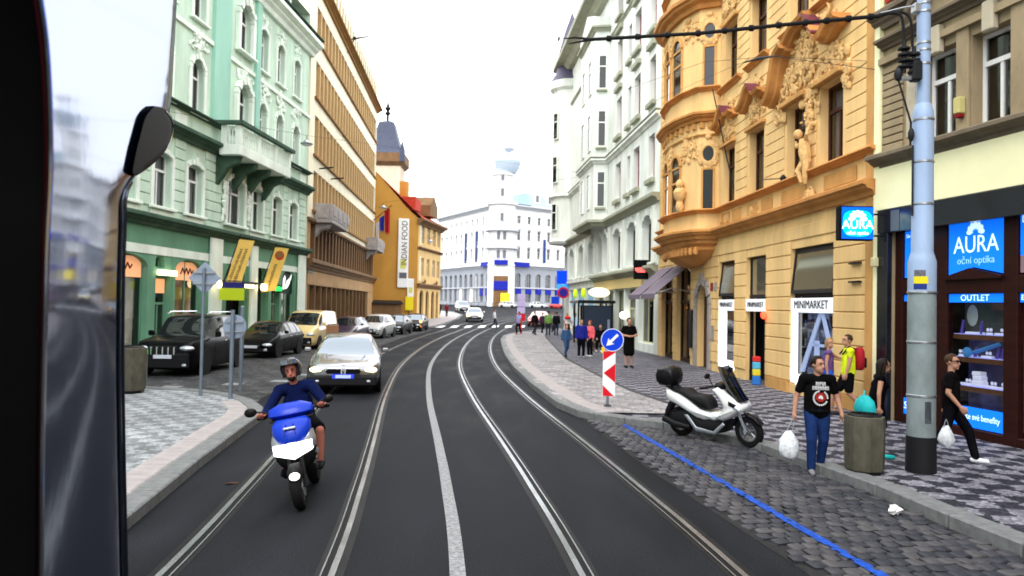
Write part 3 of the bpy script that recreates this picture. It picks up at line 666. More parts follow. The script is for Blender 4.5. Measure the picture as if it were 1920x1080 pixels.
DARKW = M('dark_window', (.02, .014, .011), .12, spec=.35)
for r_, (z0, z1) in enumerate(rows + [(4.95, 7.2)]):
    n = 24; st = 29.5 / n; a = 1.5 if r_ < 4 else 1.0; st = (31.0 - a) / n
    pm = mesh('pier', MB().box(-.17, .17, -.02, .42, z0, z1), TAN if r_ < 4 else BROWN, 0)
    for i in range(1, n): ob('pier', pm, B.root, (a + i * st, 0, 0))
    wm = MB(); w = st - .34; wm.box(0, w, -.03, .03, z0, z0 + .08); wm.box(0, w, -.03, .03, z1 - .08, z1); wm.box(0, w, -.03, .03, z0 + (z1 - z0) * .68, z0 + (z1 - z0) * .68 + .07); wm.box(w / 2 - .03, w / 2 + .03, -.03, .03, z0 + .08, z1 - .08)
    wm = mesh('window', wm, TAN if r_ < 4 else BROWN, 0); pmn = mesh('pane', MB().quad((0, .0, z0), (w, .0, z0), (w, .0, z1), (0, .0, z1)), DARKW, 0)
    for i in range(n): wo_ = ob('window', wm, B.root, (a + i * st + .17, .38, 0)); ob('pane', pmn, wo_)
    if r_ < 4: B.band(1.2, 31.2, z0 - .16, z0 - .02, .16, BROWN2, 'sill', 1)
B.band(0, 31.6, 21.65, 22.1, .55, BROWN2, 'roof_cornice'); B.band(0, 31.5, 4.25, 4.93, .4, BROWN, 'cornice'); B.band(.0, 31.4, 7.22, 7.4, .18, BROWN, 'ledge', 1)
for i in range(24): B.box('attic_window', 1.4 + i * 1.23, 2.0 + i * 1.23, 22.9, 24.1, 0, .03, M('attic', (.35, .27, .12), .5) if i == 0 else bpy.data.materials['attic'])
B.box('shop_fascia', .3, 29.5, 3.37, 4.2, 0, .06, bpy.data.materials['tan_stone'])
GW = M('frosted', (.42, .45, .5), .3, spec=.5); mb = MB(); mb.box(.6, 27.5, .3, .36, 2.4, 2.5); O('transom', mb, BROWN, B.root, smooth=0)
for i in range(14):
    x = .6 + i * 1.92; B.box('shop_post', x, x + .22, 0, 3.34, -.3, .05, BROWN); B.box('clerestory_pane', x + .25, x + 1.88, 2.52, 3.33, -.33, -.3, GW); B.box('shop_pane', x + .25, x + 1.88, .1, 2.38, -.34, -.31, DARKW); B.box('glazing_bar', x + .98, x + 1.08, .1, 2.38, -.305, -.2, GREYST)
for a, b, nm in ((1.8, 8.0, 0), (25.2, 30.2, 1)):
    bb = B.box('balcony', a, b, 7.25, 7.5, 0, 1.15, GREYST, .03); O('parapet', MB().bbox(a, b, -1.15, -.98, 7.52, 8.45, .02), GREYST, bb); O('parapet', MB().bbox(a, a + .17, -.97, -.05, 7.52, 8.45, .02), GREYST, bb)
    for i in range(4): x = a + .3 + i * (b - a - .9) / 3; O('panel', MB().bbox(x, x + .9, -1.2, -1.152, 7.7, 8.3, .02), GREYST, bb)
    O('bracket', MB().prism([(-.02, 7.24), (-1.0, 7.24), (-.8, 6.95), (-.3, 6.8), (-.02, 6.4)], 'x', a + .4, a + 1.1, bev=.03), GREYST, bb)
for x, z in ((2.2, 7.75), (6.5, 7.7)): pass
for x in (3.2, 7.2): O('wall_bracket', MB().tube([(x, 0, 10.85), (x, -.9, 10.95)], .05, 6), IRON, B.root)
t = B.box('street_plate', .25, 1.6, 4.05, 4.2, .061, .08, M('plate_green', (.01, .06, .06), .4)) and None
p = B.P(30.6, 0, .3); t = thing('flag', 'red, white and blue flag drooping from the end of the cream office block', 'flag', (p.x, p.y, 0), B.a)
O('flagpole', MB().tube([(0, .3, 10.6), (0, -1.5, 12.2)], .04, 6), IRON, t)
for nm_, col, y0, y1, z0, z1 in (('red_stripe', (.40, .015, .02), -1.3, -.75, 9.3, 11.9), ('blue_stripe', (.03, .05, .4), -.75, -.25, 9.5, 11.2), ('white_stripe', (.75, .75, .75), -.25, .1, 8.9, 10.6)):
    mb = MB(); n = 8; mb.loft([[(.12 * math.sin(i * 1.9), y0 + (y1 - y0) * i / n, z1 - .4 * i / n) for i in range(n + 1)], [(.16 * math.sin(i * 1.7 + 1), y0 + (y1 - y0) * i / n * .8, z0 - .2 * math.sin(i * 2)) for i in range(n + 1)]], 0, False); O(nm_, mb, M(nm_, col, .8), t)

# ------------------------------------------------------------------ yellow house with blind gable and red roof
OCHRE = M('ochre_plaster', (.47, .24, .05), .85, var=.12, vscale=(.5, .5, .3), bump=.12, bscale=25); YEL = M('yellow_front', (.62, .42, .18), .8, var=.15, vscale=(.7, .7, .4)); TILE = M('red_tile', (.42, .05, .03), .7, var=.3, vscale=(5, 5, 5)); PALEP = M('pale_panel', (.72, .62, .42), .8, var=.1)
Y = Fac('yellow_house', 'low yellow house with a blank ochre gable and red tiled roof', 'house', (-9.9, 78), (-8.4, 87.3))
for a, b in ((.9, 2.4), (3.3, 4.6), (5.6, 6.9), (7.6, 8.6)): Y.op(a, b, .3, 3.75, .6, 'I', BROWN)
for z in (5.3, 8.8):
    for a in (1.2, 3.5, 5.8, 7.8): Y.op(a, a + 1.1, z, z + 1.9, 0, 'T')
Y.wall(0, 9.4, -.3, 11.0, YEL); Y.mass(0, 9.4, -.3, 11.0, OCHRE, 7)
Y.band(-.3, 9.6, 10.6, 11.25, .7, BROWN, 'roof_cornice'); Y.band(-.1, 9.5, 3.95, 4.45, .35, BROWN); Y.band(-.1, 9.5, 8.0, 8.3, .3, BROWN, 'ledge')
for z in (4.7, 8.5): Y.box('stucco_panel', .4, 1.1, z, z + 2.6, 0, .05, PALEP)
for x in (2.0, 6.9): O('stucco_ornament', (lambda m: (relief(m, x - .8, x + .8, 4.2, 4.9, .2, 14, 5, .16), m)[1])(MB()), BROWN, Y.root)
mb = MB(); 
# gable wall: faces the camera, runs back-left from the street corner
gx = Vector((-14.9, 76.0)); cA = Vector((-9.9, 78)); ca, sa = math.cos(Y.a), math.sin(Y.a)
def yl(v): d = Vector(v) - cA; return (d.x * ca + d.y * sa, -d.x * sa + d.y * ca)
g0, g1 = yl(gx), (0, 0)
pr = [(g1, -.3), (g0, -.3), (g0, 16.3), (yl((-13.6, 76.52)), 15.2), (yl((-11.2, 77.48)), 12.4), (g1, 11.2)]
n_ = Vector((-(g1[1] - g0[1]), g1[0] - g0[0])).normalized(); mb = MB(); fr = [(p[0], p[1], z) for p, z in pr]; bk = [(p[0] + n_.x * .5, p[1] + n_.y * .5, z) for p, z in pr]; mb.loft([fr, bk]); O('gable_wall', mb, OCHRE, Y.root, smooth=0)
mb = MB(); q0, q1 = (g0[0], g0[1], 16.45), (g1[0] - .1, g1[1] - .4, 11.3); mb.add([q1, (9.6, -.4, 11.3), (9.6, 3.0, 13.2), q0, (g0[0], g0[1] + 3, 12), (9.6, 6, 11.5)], [(0, 1, 2, 3), (3, 2, 5, 4)]); rf = O('roof', mb, TILE, Y.root, smooth=0)
O('chimney', MB().box(2.6, 3.5, 2.2, 3.0, 13, 15.6), OCHRE, rf); O('dormer', MB().prism([(4.2, 12.0), (7.2, 12.0), (7.2, 13.2), (5.7, 14.3), (4.2, 13.2)], 'y', -.1, 3.5), BROWN, rf, smooth=0); O('dormer', MB().prism([(.4, 12.2), (2.4, 12.2), (2.4, 13.3), (.4, 13.6)], 'y', .5, 3.0), TILE, rf, smooth=0)
# restaurant banner on the gable
def gp(f, z, d): # point on gable, f 0..1 from left end
    v = gx + (cA - gx) * f; n2 = Vector((cA.y - gx.y, -(cA.x - gx.x))).normalized(); v = v + n2 * d; return (v.x, v.y, z)
ga = math.atan2(cA.y - gx.y, cA.x - gx.x); p = gp(.70, 0, .18); t = thing('restaurant_banner', 'tall white vertical banner reading INDIAN FOOD on the ochre gable', 'banner', p, ga)
O('board', MB().bbox(-.56, .56, -.06, .06, 3.95, 11.1, .03), WHITE, t); text('INDIAN FOOD', .86, M('black_print', (.01, .01, .012)), t, (.12, -.07, 8.55), (R(90), R(-90), 0), sx=.82)
O('print_block', MB().box(-.4, .4, -.072, -.062, 4.9, 5.5), M('grey_print', (.12, .12, .14)), t); O('print_block', MB().box(-.3, .3, -.072, -.062, 5.9, 6.9), M('yellow_print', (.6, .6, .15)), t); O('wall_arm', MB().tube([(0, .2, 10.5), (0, 0, 10.5)], .04, 6), IRON, t)
p = gp(.86, 0, .12); t = thing('small_banner', 'small white panel low on the gable beside the tall banner', 'sign', p, ga); O('board', MB().bbox(-.35, .35, -.05, .05, 3.0, 4.9, .03), WHITE, t); O('print_block', MB().box(-.2, .2, -.06, -.052, 3.4, 4.0), bpy.data.materials['yellow_print'], t)
p = gp(.83, 0, .35); t = thing('yellow_sign', 'yellow square sign standing at the foot of the ochre gable', 'sign', p, ga); O('board', MB().bbox(-.42, .42, -.05, .05, 1.6, 3.0, .03), M('yellow_board', (.75, .62, .02)), t); O('post', MB().tube([(0, .08, 0), (0, .08, 2.9)], .04, 6), IRON, t)
p = gp(.35, 0, .6); t = thing('shed', 'low dark shed against the foot of the ochre gable', 'shed', p, ga); O('shed_body', MB().bbox(-1.6, 1.6, -.5, .5, 0, 2.2, .04), BROWN, t); O('shed_roof', MB().prism([(-.7, 2.2), (.5, 2.5), (.5, 2.6), (-.7, 2.3)], 'x', -1.75, 1.75), IRON, t)

# ------------------------------------------------------------------ gothic tower roof behind
TW = thing('church_tower', 'steep dark slate tower spire rising behind the cream office block', 'tower', (-20.6, 120, 0)); SLATE = M('blue_slate', (.055, .065, .10), .5, var=.3, vscale=(4, 4, 4))
O('tower_wall', MB().box(-2.6, 2.6, -2.6, 2.6, 0, 24.0), M('tower_stone', (.62, .5, .38), .85, var=.15), TW, smooth=0)
def sq(r, z): return [(-r, -r, z), (r, -r, z), (r, r, z), (-r, r, z)]
O('spire', MB().loft([sq(3.2, 26.0), sq(2.6, 26.6), sq(2.0, 28.2), sq(1.65, 29.4), sq(1.2, 31.2), sq(.5, 31.6)]), SLATE, TW, smooth=0)
O('gallery', MB().loft([sq(2.7, 24.0), sq(3.2, 24.6), sq(3.2, 26.0)]), BROWN, TW, smooth=0)
for x in (-2.9, 2.9): O('corner_turret', MB().lathe([(.5, 24.6), (.45, 26.3), (.0, 28.0)], (x, -2.9, 0), 8), SLATE, TW)
O('finial', MB().lathe([(.2, 31.5), (.2, 32.6), (.5, 32.9), (.22, 33.3), (.5, 33.7), (.25, 34.1), (.06, 34.8)], (0, 0, 0), 10), IRON, TW)

# ------------------------------------------------------------------ white corner palace at the end of the street
PALACE = M('white_stucco', (.80, .80, .78), .85, var=.06, vscale=(.3, .3, .3)); PALACEG = M('grey_base', (.31, .33, .37), .8, var=.12, vscale=(.3, .3, .3)); GREYT = M('grey_trim', (.5, .52, .55), .8); BLUESIGN = M('blue_sign', (.012, .02, .30), .5, emit=.05); PANEF = M('far_pane', (.10, .11, .125), .2, spec=.5)
def palace_wing(F, cols, L):
    rowz = [(13.2, 16.0), (17.8, 20.4), (22.0, 24.0)]; st = (L - 2.2) / cols
    for z0, z1 in rowz:
        for i in range(cols): a = 1.1 + (i + .5) * st - .55; F.op(a, a + 1.1, z0 + 1, z1 + 1, 0, 'T', GREYT, pane=None)
    for i in range(cols): a = 1.1 + (i + .5) * st - .9; F.op(a, a + 1.8, 3.0, 10.4, .8, 'M', GREYT)
    F.wall(0, L, 0, 12.2, PALACEG, 'base_wall'); F.wall(0, L, 12.2, 27.2, PALACE); F.mass(0 if F is FL else 4, L - 14 if F is FL else L, 0, 28, PALACE, 9)
    F.band(0, L, 11.8, 12.6, .7, GREYT); F.band(0, L, 26.6, 27.6, 1.0, GREYT, 'roof_cornice'); F.band(0, L, 6.6, 6.9, .3, GREYT, 'ledge', 1)
    for z0, z1 in rowz[:2]:
        for i in range(cols):
            c = 1.1 + (i + .5) * st; mb = MB(); mb.prism([(c - .85, z1 + 1.25), (c + .85, z1 + 1.25), (c, z1 + 1.75)], 'y', -.25, 0); mb.box(c - .75, c + .75, -.2, 0, z0 + .75, z0 + .98); O('window_head', mb, PALACE, F.root, smooth=0)
FB = thing('corner_palace', 'white palace on the far corner with round tower and blue shop signs', 'palace', (-3.3, 185, 0))
FL = Fac('x', '', '', (-22, 221), (-3.3, 185), z0=0, rev=.4); FR = Fac('x', '', '', (-3.3, 185), (22, 204.2), z0=0, rev=.4)
palace_wing(FL, 11, FL.L); palace_wing(FR, 9, FR.L)
for i in range(11):
    if i in (5, 7): 
        a = 1.1 + (i + .5) * (FL.L - 2.2) / 11; FL.box('blue_banner', a - .45, a + .45, 13.5, 21.6, .25, .35, M('blue_banner', (.03, .06, .20), .7) if i == 5 else bpy.data.materials['blue_banner'])
stp = (FR.L - 2.2) / 9
for i in range(7): a = 1.1 + (i + .5) * stp; FR.box('shop_sign', a - .85, a + .85, 5.2, 6.55, .05, .3, BLUESIGN)
for i in (3.5, 6.5): a = 1.1 + (i + .5) * stp; FR.box('blue_banner', a - .4, a + .4, 13.4, 19.5, .3, .4, bpy.data.materials['blue_banner'])
FR.box('shop_sign', 2.0, 9.0, 12.0, 13.2, .72, .9, BLUESIGN); FL.box('shop_sign', FL.L - 9, FL.L - 4, 12.0, 13.2, .72, .9, BLUESIGN)
for i in (8, 9): a = 1.1 + (i + .5) * (FL.L - 2.2) / 11; FL.box('shop_sign', a - .8, a + .8, 4.6, 6.6, .05, .3, BLUESIGN)
for i in (4, 6): a = 1.1 + (i + .5) * (FL.L - 2.2) / 11; back(FL, a - .8, a + .8, 3.0, 6.4, M('shop_bright', (1, .85, .6), emit=1.4), -.2)
mb = MB(); mb.prism([(-.3, 27.6), (2.2, 31.5), (14, 31.5), (14, 27.6)], 'x', 10, FR.L); O('mansard_roof', mb, M('pale_blue_roof', (.30, .42, .52), .5, var=.1), FR.root, smooth=0)
for i in range(4): x = 12 + i * 4.2; O('dormer', MB().box(x - .9, x + .9, .2, 3, 28.6, 31.3), PALACE, FR.root, smooth=0); O('dormer_pane', MB().quad((x - .5, .19, 29.0), (x + .5, .19, 29.0), (x + .5, .19, 30.8), (x - .5, .19, 30.8)), PANEF, FR.root)
mb = MB(); mb.prism([(-.3, 27.6), (2.5, 29.2), (9, 29.5), (9, 27.6)], 'x', 0, FL.L - 9); O('roof', mb, PALACE, FL.root, smooth=0)
for F in (FL, FR):
    for ch in list(F.root.children):
        ch.parent = FB; M0 = Matrix.Translation((F.A[0] + 3.3, F.A[1] - 185, 0)) @ Matrix.Rotation(F.a, 4, 'Z'); ch.matrix_basis = M0 @ ch.matrix_basis
    bpy.data.objects.remove(F.root)
# corner bay and round tower
mb = MB(); mb.lathe([(3.4, 0), (3.4, 12), (3.6, 12.2), (3.3, 12.6), (3.3, 27), (3.9, 27.4), (3.9, 28), (2.6, 28.2), (2.5, 34.4), (2.9, 34.8), (2.8, 35.3)], (.5, 2.2, 0), 20); O('corner_tower', mb, PALACE, FB)
O('tower_dome', MB().lathe([(2.2, 35.4), (3.0, 36.6), (3.4, 38.4), (2.7, 38.7), (.6, 39.2), (.5, 41.0)], (1.6, 2.2, 0), 20), M('blue_dome', (.48, .58, .68), .6), FB); O('lantern', MB().lathe([(.9, 41.0), (1.5, 41.6), (1.3, 42.0), (.2, 42.5)], (1.9, 2.2, 0), 14), GREYT, FB)
for z in (13.8, 18.4, 23.0, 29.2, 33.2):
    for dx in ((-.75, .75) if z < 20 else (0,)):
        x = .5 + dx; yb = 2.2 - math.sqrt(max(0, (3.36 if z < 28 else 2.6) ** 2 - dx * dx)); o = O('window', MB().bbox(x - .5, x + .5, yb - .12, yb + .3, z, z + 2.2, .03), GREYT, FB); O('pane', MB().quad((x - .36, yb - .13, z + .15), (x + .36, yb - .13, z + .15), (x + .36, yb - .13, z + 2.05), (x - .36, yb - .13, z + 2.05)), PANEF, o)
O('entrance', MB().bbox(-1.3, 2.3, -1.35, -.9, 1.9, 9.5, .05), BROWN, FB); O('shop_sign', MB().bbox(-1.2, 2.2, -1.6, -1.36, 6.0, 8.2, .03), BLUESIGN, FB); O('shop_sign', MB().bbox(-1.2, 2.2, -1.9, -1.4, 12.2, 13.4, .03), BLUESIGN, FB); O('yellow_poster', MB().bbox(.6, 2.8, -1.7, -1.5, 2.2, 5.2, .05), M('yellow_glow', (1, .8, .02), emit=.9), FB)
for z in (17.2, 21.6): O('balcony', MB().lathe([(3.3, 0), (4.3, .1), (4.3, .5), (3.3, .55)], (.5, 2.2, z - 1), 20), GREYT, FB)
# ------------------------------------------------------------------ pale grey-green apartment house (right, further)
PALEG = M('pale_green_plaster', (.72, .76, .71), .85, var=.2, vscale=(1, 1, .2), bump=.1, bscale=25); OLIVE = M('olive_trim', (.33, .34, .26), .8, var=.15, vscale=(1.2, 1.2, 1.2)); REDW = M('dark_red_frame', (.26, .015, .035), .5); DKBR = M('dark_brown_frame', (.035, .018, .012), .5)
A = Fac('apartment_house', 'pale grey-green apartment house with box bay and dark red windows on the right', 'apartment house', (4.55, 65), (6.93, 35.3), rev=.35)
ar = [(.6, 2.2), (3.2, 5.2), (7.6, 9.6), (11.7, 13.5), (15.2, 16.6), (16.9, 18.2), (19.9, 21.9), (23.6, 25.5), (26.9, 28.7)]
for a, b in ar: A.op(a, b, 4.58, 6.98, .55, 'T', DKBR)
fl = [(8.75, 10.95), (12.6, 14.85), (16.3, 18.4), (19.9, 21.7)]
cols = [(8.2, 9.3), (20.0, 21.35), (24.4, 25.75), (27.6, 28.75)]
for z0, z1 in fl:
    for a, b in cols: A.op(a, b, z0, z1, 0, 'T', REDW)
    A.op(22.95, 23.65, z0, z1 - .1, 0, 'I', DKBR)
for a, b in ((.3, 2.5), (3.0, 5.7), (6.6, 9.9), (10.6, 13.6)): A.op(a, b, 0.2 if a > 6 else .6, 3.7, 0, 'T', WHITE)
for a, b in ((14.2, 17.0), (17.3, 19.9), (20.2, 22.6), (23.0, 25.4), (26.0, 29.0)): A.op(a, b, .55 if a != 23.0 else 0, 3.4, 0, 'M' if a != 23.0 else 'T', M('cream_green_frame', (.50, .52, .32), .6) if a < 15 else bpy.data.materials['cream_green_frame'])
A.wall(0, 29.75, -.3, 23.0, PALEG); A.mass(0, 29.75, -.3, 23.0, PALEG, 12)
A.band(14.0, 29.7, 3.96, 4.4, .45, OLIVE, 'shop_cornice'); A.box('fascia', 14.2, 27.0, 3.42, 4.0, 0, .12, M('cream_fascia', (.80, .62, .25), .6)); A.band(0, 14.0, 4.2, 4.45, .2, PALEG, 'ledge', 1)
bayp = [(0, 0), (12.1, 0), (12.3, -.9), (17.6, -.9), (17.8, 0), (29.85, 0)]
def prof(z0, z1, d): h = z1 - z0; return [(-.05, z0), (d * .3, z0), (d * .55, z0 + h * .45), (d, z0 + h * .6), (d, z1), (-.05, z1)]
def pathband(F, path, z0, z1, d, mat, name): m = MB(); m.sweep(path, prof(z0, z1, d)); return O(name, m, mat, F.root, smooth=25)
pathband(A, bayp, 7.45, 7.85, .4, OLIVE, 'cornice'); pathband(A, bayp, 11.45, 11.75, .25, PALEG, 'string_course'); pathband(A, bayp, 11.76, 11.86, .28, OLIVE, 'string_course')
pathband(A, [(-.3, 0), (30, 0)], 22.3, 23.2, 1.3, OLIVE, 'eaves'); pathband(A, [(-.3, 0), (30, 0)], 19.2, 19.4, .15, OLIVE, 'string_course')
bay = O('bay_window', MB().loft([[(12.12, -.01, z), (12.3, -.9, z), (17.6, -.9, z), (17.78, -.01, z)] for z in (7.86, 11.44, 20.2)]), PALEG, A.root, smooth=0)
O('bay_gable', MB().prism([(12.2, 20.2), (17.7, 20.2), (17.7, 20.9), (14.95, 21.9), (12.2, 20.9)], 'y', -1.0, -.01), PALEG, A.root, smooth=0); pathband(A, bayp[1:5], 19.95, 20.25, .3, OLIVE, 'cornice')
# windows on the bay: side face looks towards the viewer
def plate(F, name, p0, p1, z0, z1, mat, d=.03, parent=None, frame=None, bars=True):
    """window set on a wall face running p0 -> p1 in plan (local coords)"""
    v = (Vector(p1) - Vector(p0)); L = v.length; a = math.atan2(v.y, v.x); o = ob(name, None, F.root) if 0 else None
    mb = MB(); b = .07; mb.box(-b, 0, -d - .05, .02, z0 - b, z1 + b); mb.box(L, L + b, -d - .05, .02, z0 - b, z1 + b); mb.box(0, L, -d - .05, .02, z0 - b, z0); mb.box(0, L, -d - .05, .02, z1, z1 + b)
    if bars: mb.box(0, L, -d - .03, .02, z0 + (z1 - z0) * .66, z0 + (z1 - z0) * .66 + .08)
    o = O(name, mb, frame or mat, F.root, (p0[0], p0[1], 0), a, smooth=0); O('pane', MB().quad((0, -d, z0), (L, -d, z0), (L, -d, z1), (0, -d, z1)), DARKGLASS, o, smooth=0); return o
for z0, z1 in fl[:3]:
    plate(A, 'window', (17.66, -.64), (17.74, -.24), z0, z1 - .05, DKBR, .012, frame=PALEG); O('window_sill', MB().bbox(-.14, .55, -.2, .0, z0 - .22, z0 - .1, .02), OLIVE, A.root, (17.65, -.68, 0), math.atan2(.4, .08))
    for a in (13.2, 15.6): plate(A, 'window', (a, -.9), (a + .8, -.9), z0, z1, PALEG, .02, frame=PALEG)
for z0, z1 in fl:
    for a, b in cols + [(22.95, 23.65)]: A.box('window_sill', a - .12, b + .12, z0 - .26, z0 - .02, .0, .2, OLIVE, .02)
    for a, b in cols[1:]: A.box('window_hood', a - .1, b + .1, z1 + .45, z1 + .72, 0, .2, OLIVE, .02) if z0 > 12 else None
for a, b in ar:
    surround(A, a, b, 4.58, 6.98, PALEG, .55, .2, .1)
for a in (2.6, 6.2, 10.4, 14.2, 18.9, 22.7, 26.1, 29.1): A.box('pilaster', a - .2, a + .25, 4.5, 7.3, .0, .16, PALEG, .01)
# corner turret at the far end
O('corner_turret', MB().lathe([(1.6, 7.6), (1.7, 7.8), (1.5, 8), (1.5, 11.4), (1.75, 11.6), (1.5, 11.8), (1.5, 20.6), (1.8, 20.8), (1.9, 21.4)], (1.2, .1, 0), 14), PALEG, A.root)
O('turret_roof', MB().lathe([(1.9, 21.4), (1.3, 22.3), (1.1, 24.2), (.6, 26.0), (.05, 27.6)], (1.2, .1, 0), 14), M('turret_slate', (.09, .085, .13), .5), A.root)
for z in (8.8, 12.8, 16.5): plate(A, 'window', (1.75, -1.36), (2.2, -1.1), z, z + 2.1, PALEG, .05, frame=PALEG)
back(A, 14.3, 27, .6, 3.3, litmat('cafe', [(.02, .015, .01), (.12, .09, .05), (.5, .38, .2)], .7, (1, 1, .8)), -1.0); 
for a in (3.0, 6.6, 10.6): A.box('blue_poster', a + .15, a + 2.4, 2.4, 3.6, -.2, -.17, M('pale_blue_poster', (.20, .42, .62), emit=.15) if a == 3.0 else bpy.data.materials['pale_blue_poster'])
for x, z in ((19.2, 1.9), (23.2, 1.9)): O('globe_lamp', MB().ball((x, -.05 if x < 20 else -.15, z), .2, 10, 6), BULBW, A.root)
for x, d in ((11.3, .9), (14.6, .9)): O('round_lamp', MB().ball((x, -d, 3.25), (.35, .16, .35), 12, 8), M('lime_lamp', (.50, .72, .02), emit=.5) if x < 12 else bpy.data.materials['lime_lamp'], A.root)
O('oval_sign', MB().lathe([(.05, -.1), (.62, -.1), (.68, 0), (.62, .1), (.05, .1)], (0, 0, 0), 20, axis='x'), M('oval_glow', (1, .86, .62), emit=.8), A.root, (19.3, -.75, 3.22)).scale = (1, 1.0, .45)
p = A.P(28.2, 0, .45); t = thing('neon_sign', 'black box sign with glowing red lettering at the corner of the pale apartment house', 'sign', (p.x, p.y, 0), 0)
O('sign_box', MB().bbox(-.36, .36, -.12, .12, 3.75, 4.7, .02), BLACK, t); mb = MB(); rg = random.Random(4)
for i in range(8): x = -.3 + i * .08; mb.box(x, x + .05, -.135, -.121, 4.16 - rg.uniform(0, .04), 4.33 + rg.uniform(-.03, .0))
mb.box(-.22, .2, -.135, -.121, 4.09, 4.125); O('neon_lettering', mb, M('red_neon', (1, .12, .10), emit=2.2), t, smooth=0)
p = A.P(2.4, 0, .5); t = thing('blue_sign', 'small blue square sign sticking out at the far end of the pale apartment house', 'sign', (p.x, p.y, 0), 0); O('board', MB().bbox(-.5, .5, -.06, .06, 4.2, 5.3, .02), M('sign_blue', (.0, .05, .75), emit=.4), t); O('board_foot', MB().bbox(-.5, .5, -.06, .06, 3.75, 4.18, .02), M('sign_cyan', (.05, .35, .75), emit=.3), t)

# ------------------------------------------------------------------ orange art nouveau house
ORW = M('orange_plaster', (.76, .51, .225), .85, var=.2, vscale=(1.1, 1.1, .2), bump=.12, bscale=30); ORT = M('orange_trim', (.56, .30, .10), .8, var=.2, vscale=(1.5, 1.5, 1), bump=.1, bscale=30); ORD = M('orange_cornice', (.50, .23, .07), .75, var=.25, vscale=(1.2, 1.2, 1.2)); ORS = M('orange_stucco', (.66, .42, .18), .8, var=.3, vscale=(6, 6, 6)); COPPER = M('purple_sheet', (.16, .045, .06), .4, .2, var=.2); FRB = M('brown_window_frame', (.06, .022, .016), .45); BLK = M('black_frame', (.012, .012, .014), .4)
N = Fac('orange_house', 'ornate orange stucco house with rounded oriel, pediments and shops on the right', 'house', (6.93, 35.3), (7.8, 15.9), rev=.3)
w1 = [(9.15, 10.36), (11.7, 12.92), (14.6, 15.79), (16.6, 17.81)]; w2 = [(9.25, 10.45), (11.8, 13.03), (14.7, 15.9), (16.7, 17.9)]
for a, b in w1: N.op(a, b, 5.92, 7.95, 0, 'T', FRB, curt=1)
for a, b in w2: N.op(a, b, 10.12, 12.2, 0, 'T', FRB, curt=1); N.op(a, b, 14.2, 16.3, 0, 'T', FRB)
N.op(1.6, 2.6, 5.92, 7.9, 0, 'T', FRB); N.op(1.6, 2.6, 10.12, 12.2, 0, 'T', FRB)
SH = [(.8, 2.7, 0, 4.1, 0), (3.4, 5.4, 0, 4.1, 0), (6.35, 7.85, 0, 3.25, .75), (8.9, 10.55, .3, 4.0, 0), (11.6, 13.25, .0, 4.0, 0), (15.0, 17.45, .36, 4.02, 0)]
N.ops += SH
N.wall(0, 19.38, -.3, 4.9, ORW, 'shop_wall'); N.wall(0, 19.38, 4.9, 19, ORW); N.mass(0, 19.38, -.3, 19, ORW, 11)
# coursed rustication, each course its own piece between openings
def courses(F, z0, z1, hgt, ops, lo, hi, d, mat, margin=.0):
    z = z0; 
    while z + hgt <= z1 + .01:
        zz1 = z + hgt - .028; cut = sorted((a - margin, b + margin) for a, b, c, e in ops if c < zz1 and e > z); x = lo
        for a, b in cut + [(hi, hi + 1)]:
            if a - x > .12: O('stone_course', MB().bbox(x + .004, a - .004, -d, 0, z, zz1, .012), mat, F.root)
            x = max(x, b)
        z += hgt
gops = [(a, b, z0, z1 + .02) for a, b, z0, z1, r_ in SH]
courses(N, .45, 4.85, .38, gops, .05, 19.0, .035, ORW); N.box('plinth', 17.55, 19.3, -.1, .43, 0, .06, ORT); N.box('plinth', 13.35, 14.9, -.1, .43, 0, .06, ORT)
wops = [(a, b, 5.8, 8.0) for a, b in w1] + [(3.4, 8.8, 5, 19)] + [(a, b, 10, 12.3) for a, b in w2]
courses(N, 5.98, 16, .315, wops, .05, 18.98, .022, ORW, .16)
N.box('corner_pilaster', 19.0, 19.36, 0, 19, .0, .07, ORT)
pathN = [(0, 0), (3.5, 0), (4.1, -.7), (5.0, -1.05), (6.3, -1.15), (7.5, -1.0), (8.4, -.66), (8.72, 0), (19.45, 0)]
orp = pathN[1:8]
def cornN(path, z0, z1, d, mat, name='cornice'):
    h = z1 - z0; m = MB(); m.sweep(path, [(-.03, z0), (d * .3, z0), (d * .4, z0 + h * .3), (d * .75, z0 + h * .45), (d * .8, z0 + h * .6), (d, z0 + h * .68), (d, z1 - .03), (d * .9, z1), (-.03, z1)]); return O(name, m, mat, N.root, smooth=30)
cornN(pathN, 4.86, 5.2, .38, ORD); cornN(pathN, 5.78, 5.93, .24, ORD, 'sill_course')
cornN([(8.8, 0), (11.0, 0)], 9.95, 10.1, .2, ORD, 'sill_course'); cornN([(11.5, 0), (13.3, 0)], 9.95, 10.1, .2, ORD, 'sill_course'); cornN([(14.3, 0), (18.2, 0)], 9.95, 10.1, .2, ORD, 'sill_course')
cornN(orp, 9.1, 9.42, .36, ORD); cornN(orp, 10.2, 10.36, .22, ORD, 'sill_course'); cornN(orp, 13.2, 13.7, .5, ORD); cornN(orp, 8.55, 8.65, .08, ORT, 'moulding'); cornN(orp, 14.6, 14.75, .22, ORD, 'sill_course')
for a in (9.1, 10.2, 11.6, 12.8): N.box('frieze_panel', a, a + .85, 5.32, 5.68, 0, .03, ORT, .01)
for a in (14.3, 16.9): N.box('frieze_panel', a, a + 1.6, 5.32, 5.68, 0, .03, ORT, .01)
def ring(k, z): c = (6.2, -.2); return [(c[0] + (x - c[0]) * k, min(0.0, c[1] + (y - c[1]) * k) if k < 1 else y, z) for x, y in orp]
shaft = O('oriel', MB().loft([ring(1, z) for z in (4.9, 9.15, 13.3, 17.5)], 0, True), ORW, N.root, smooth=20)
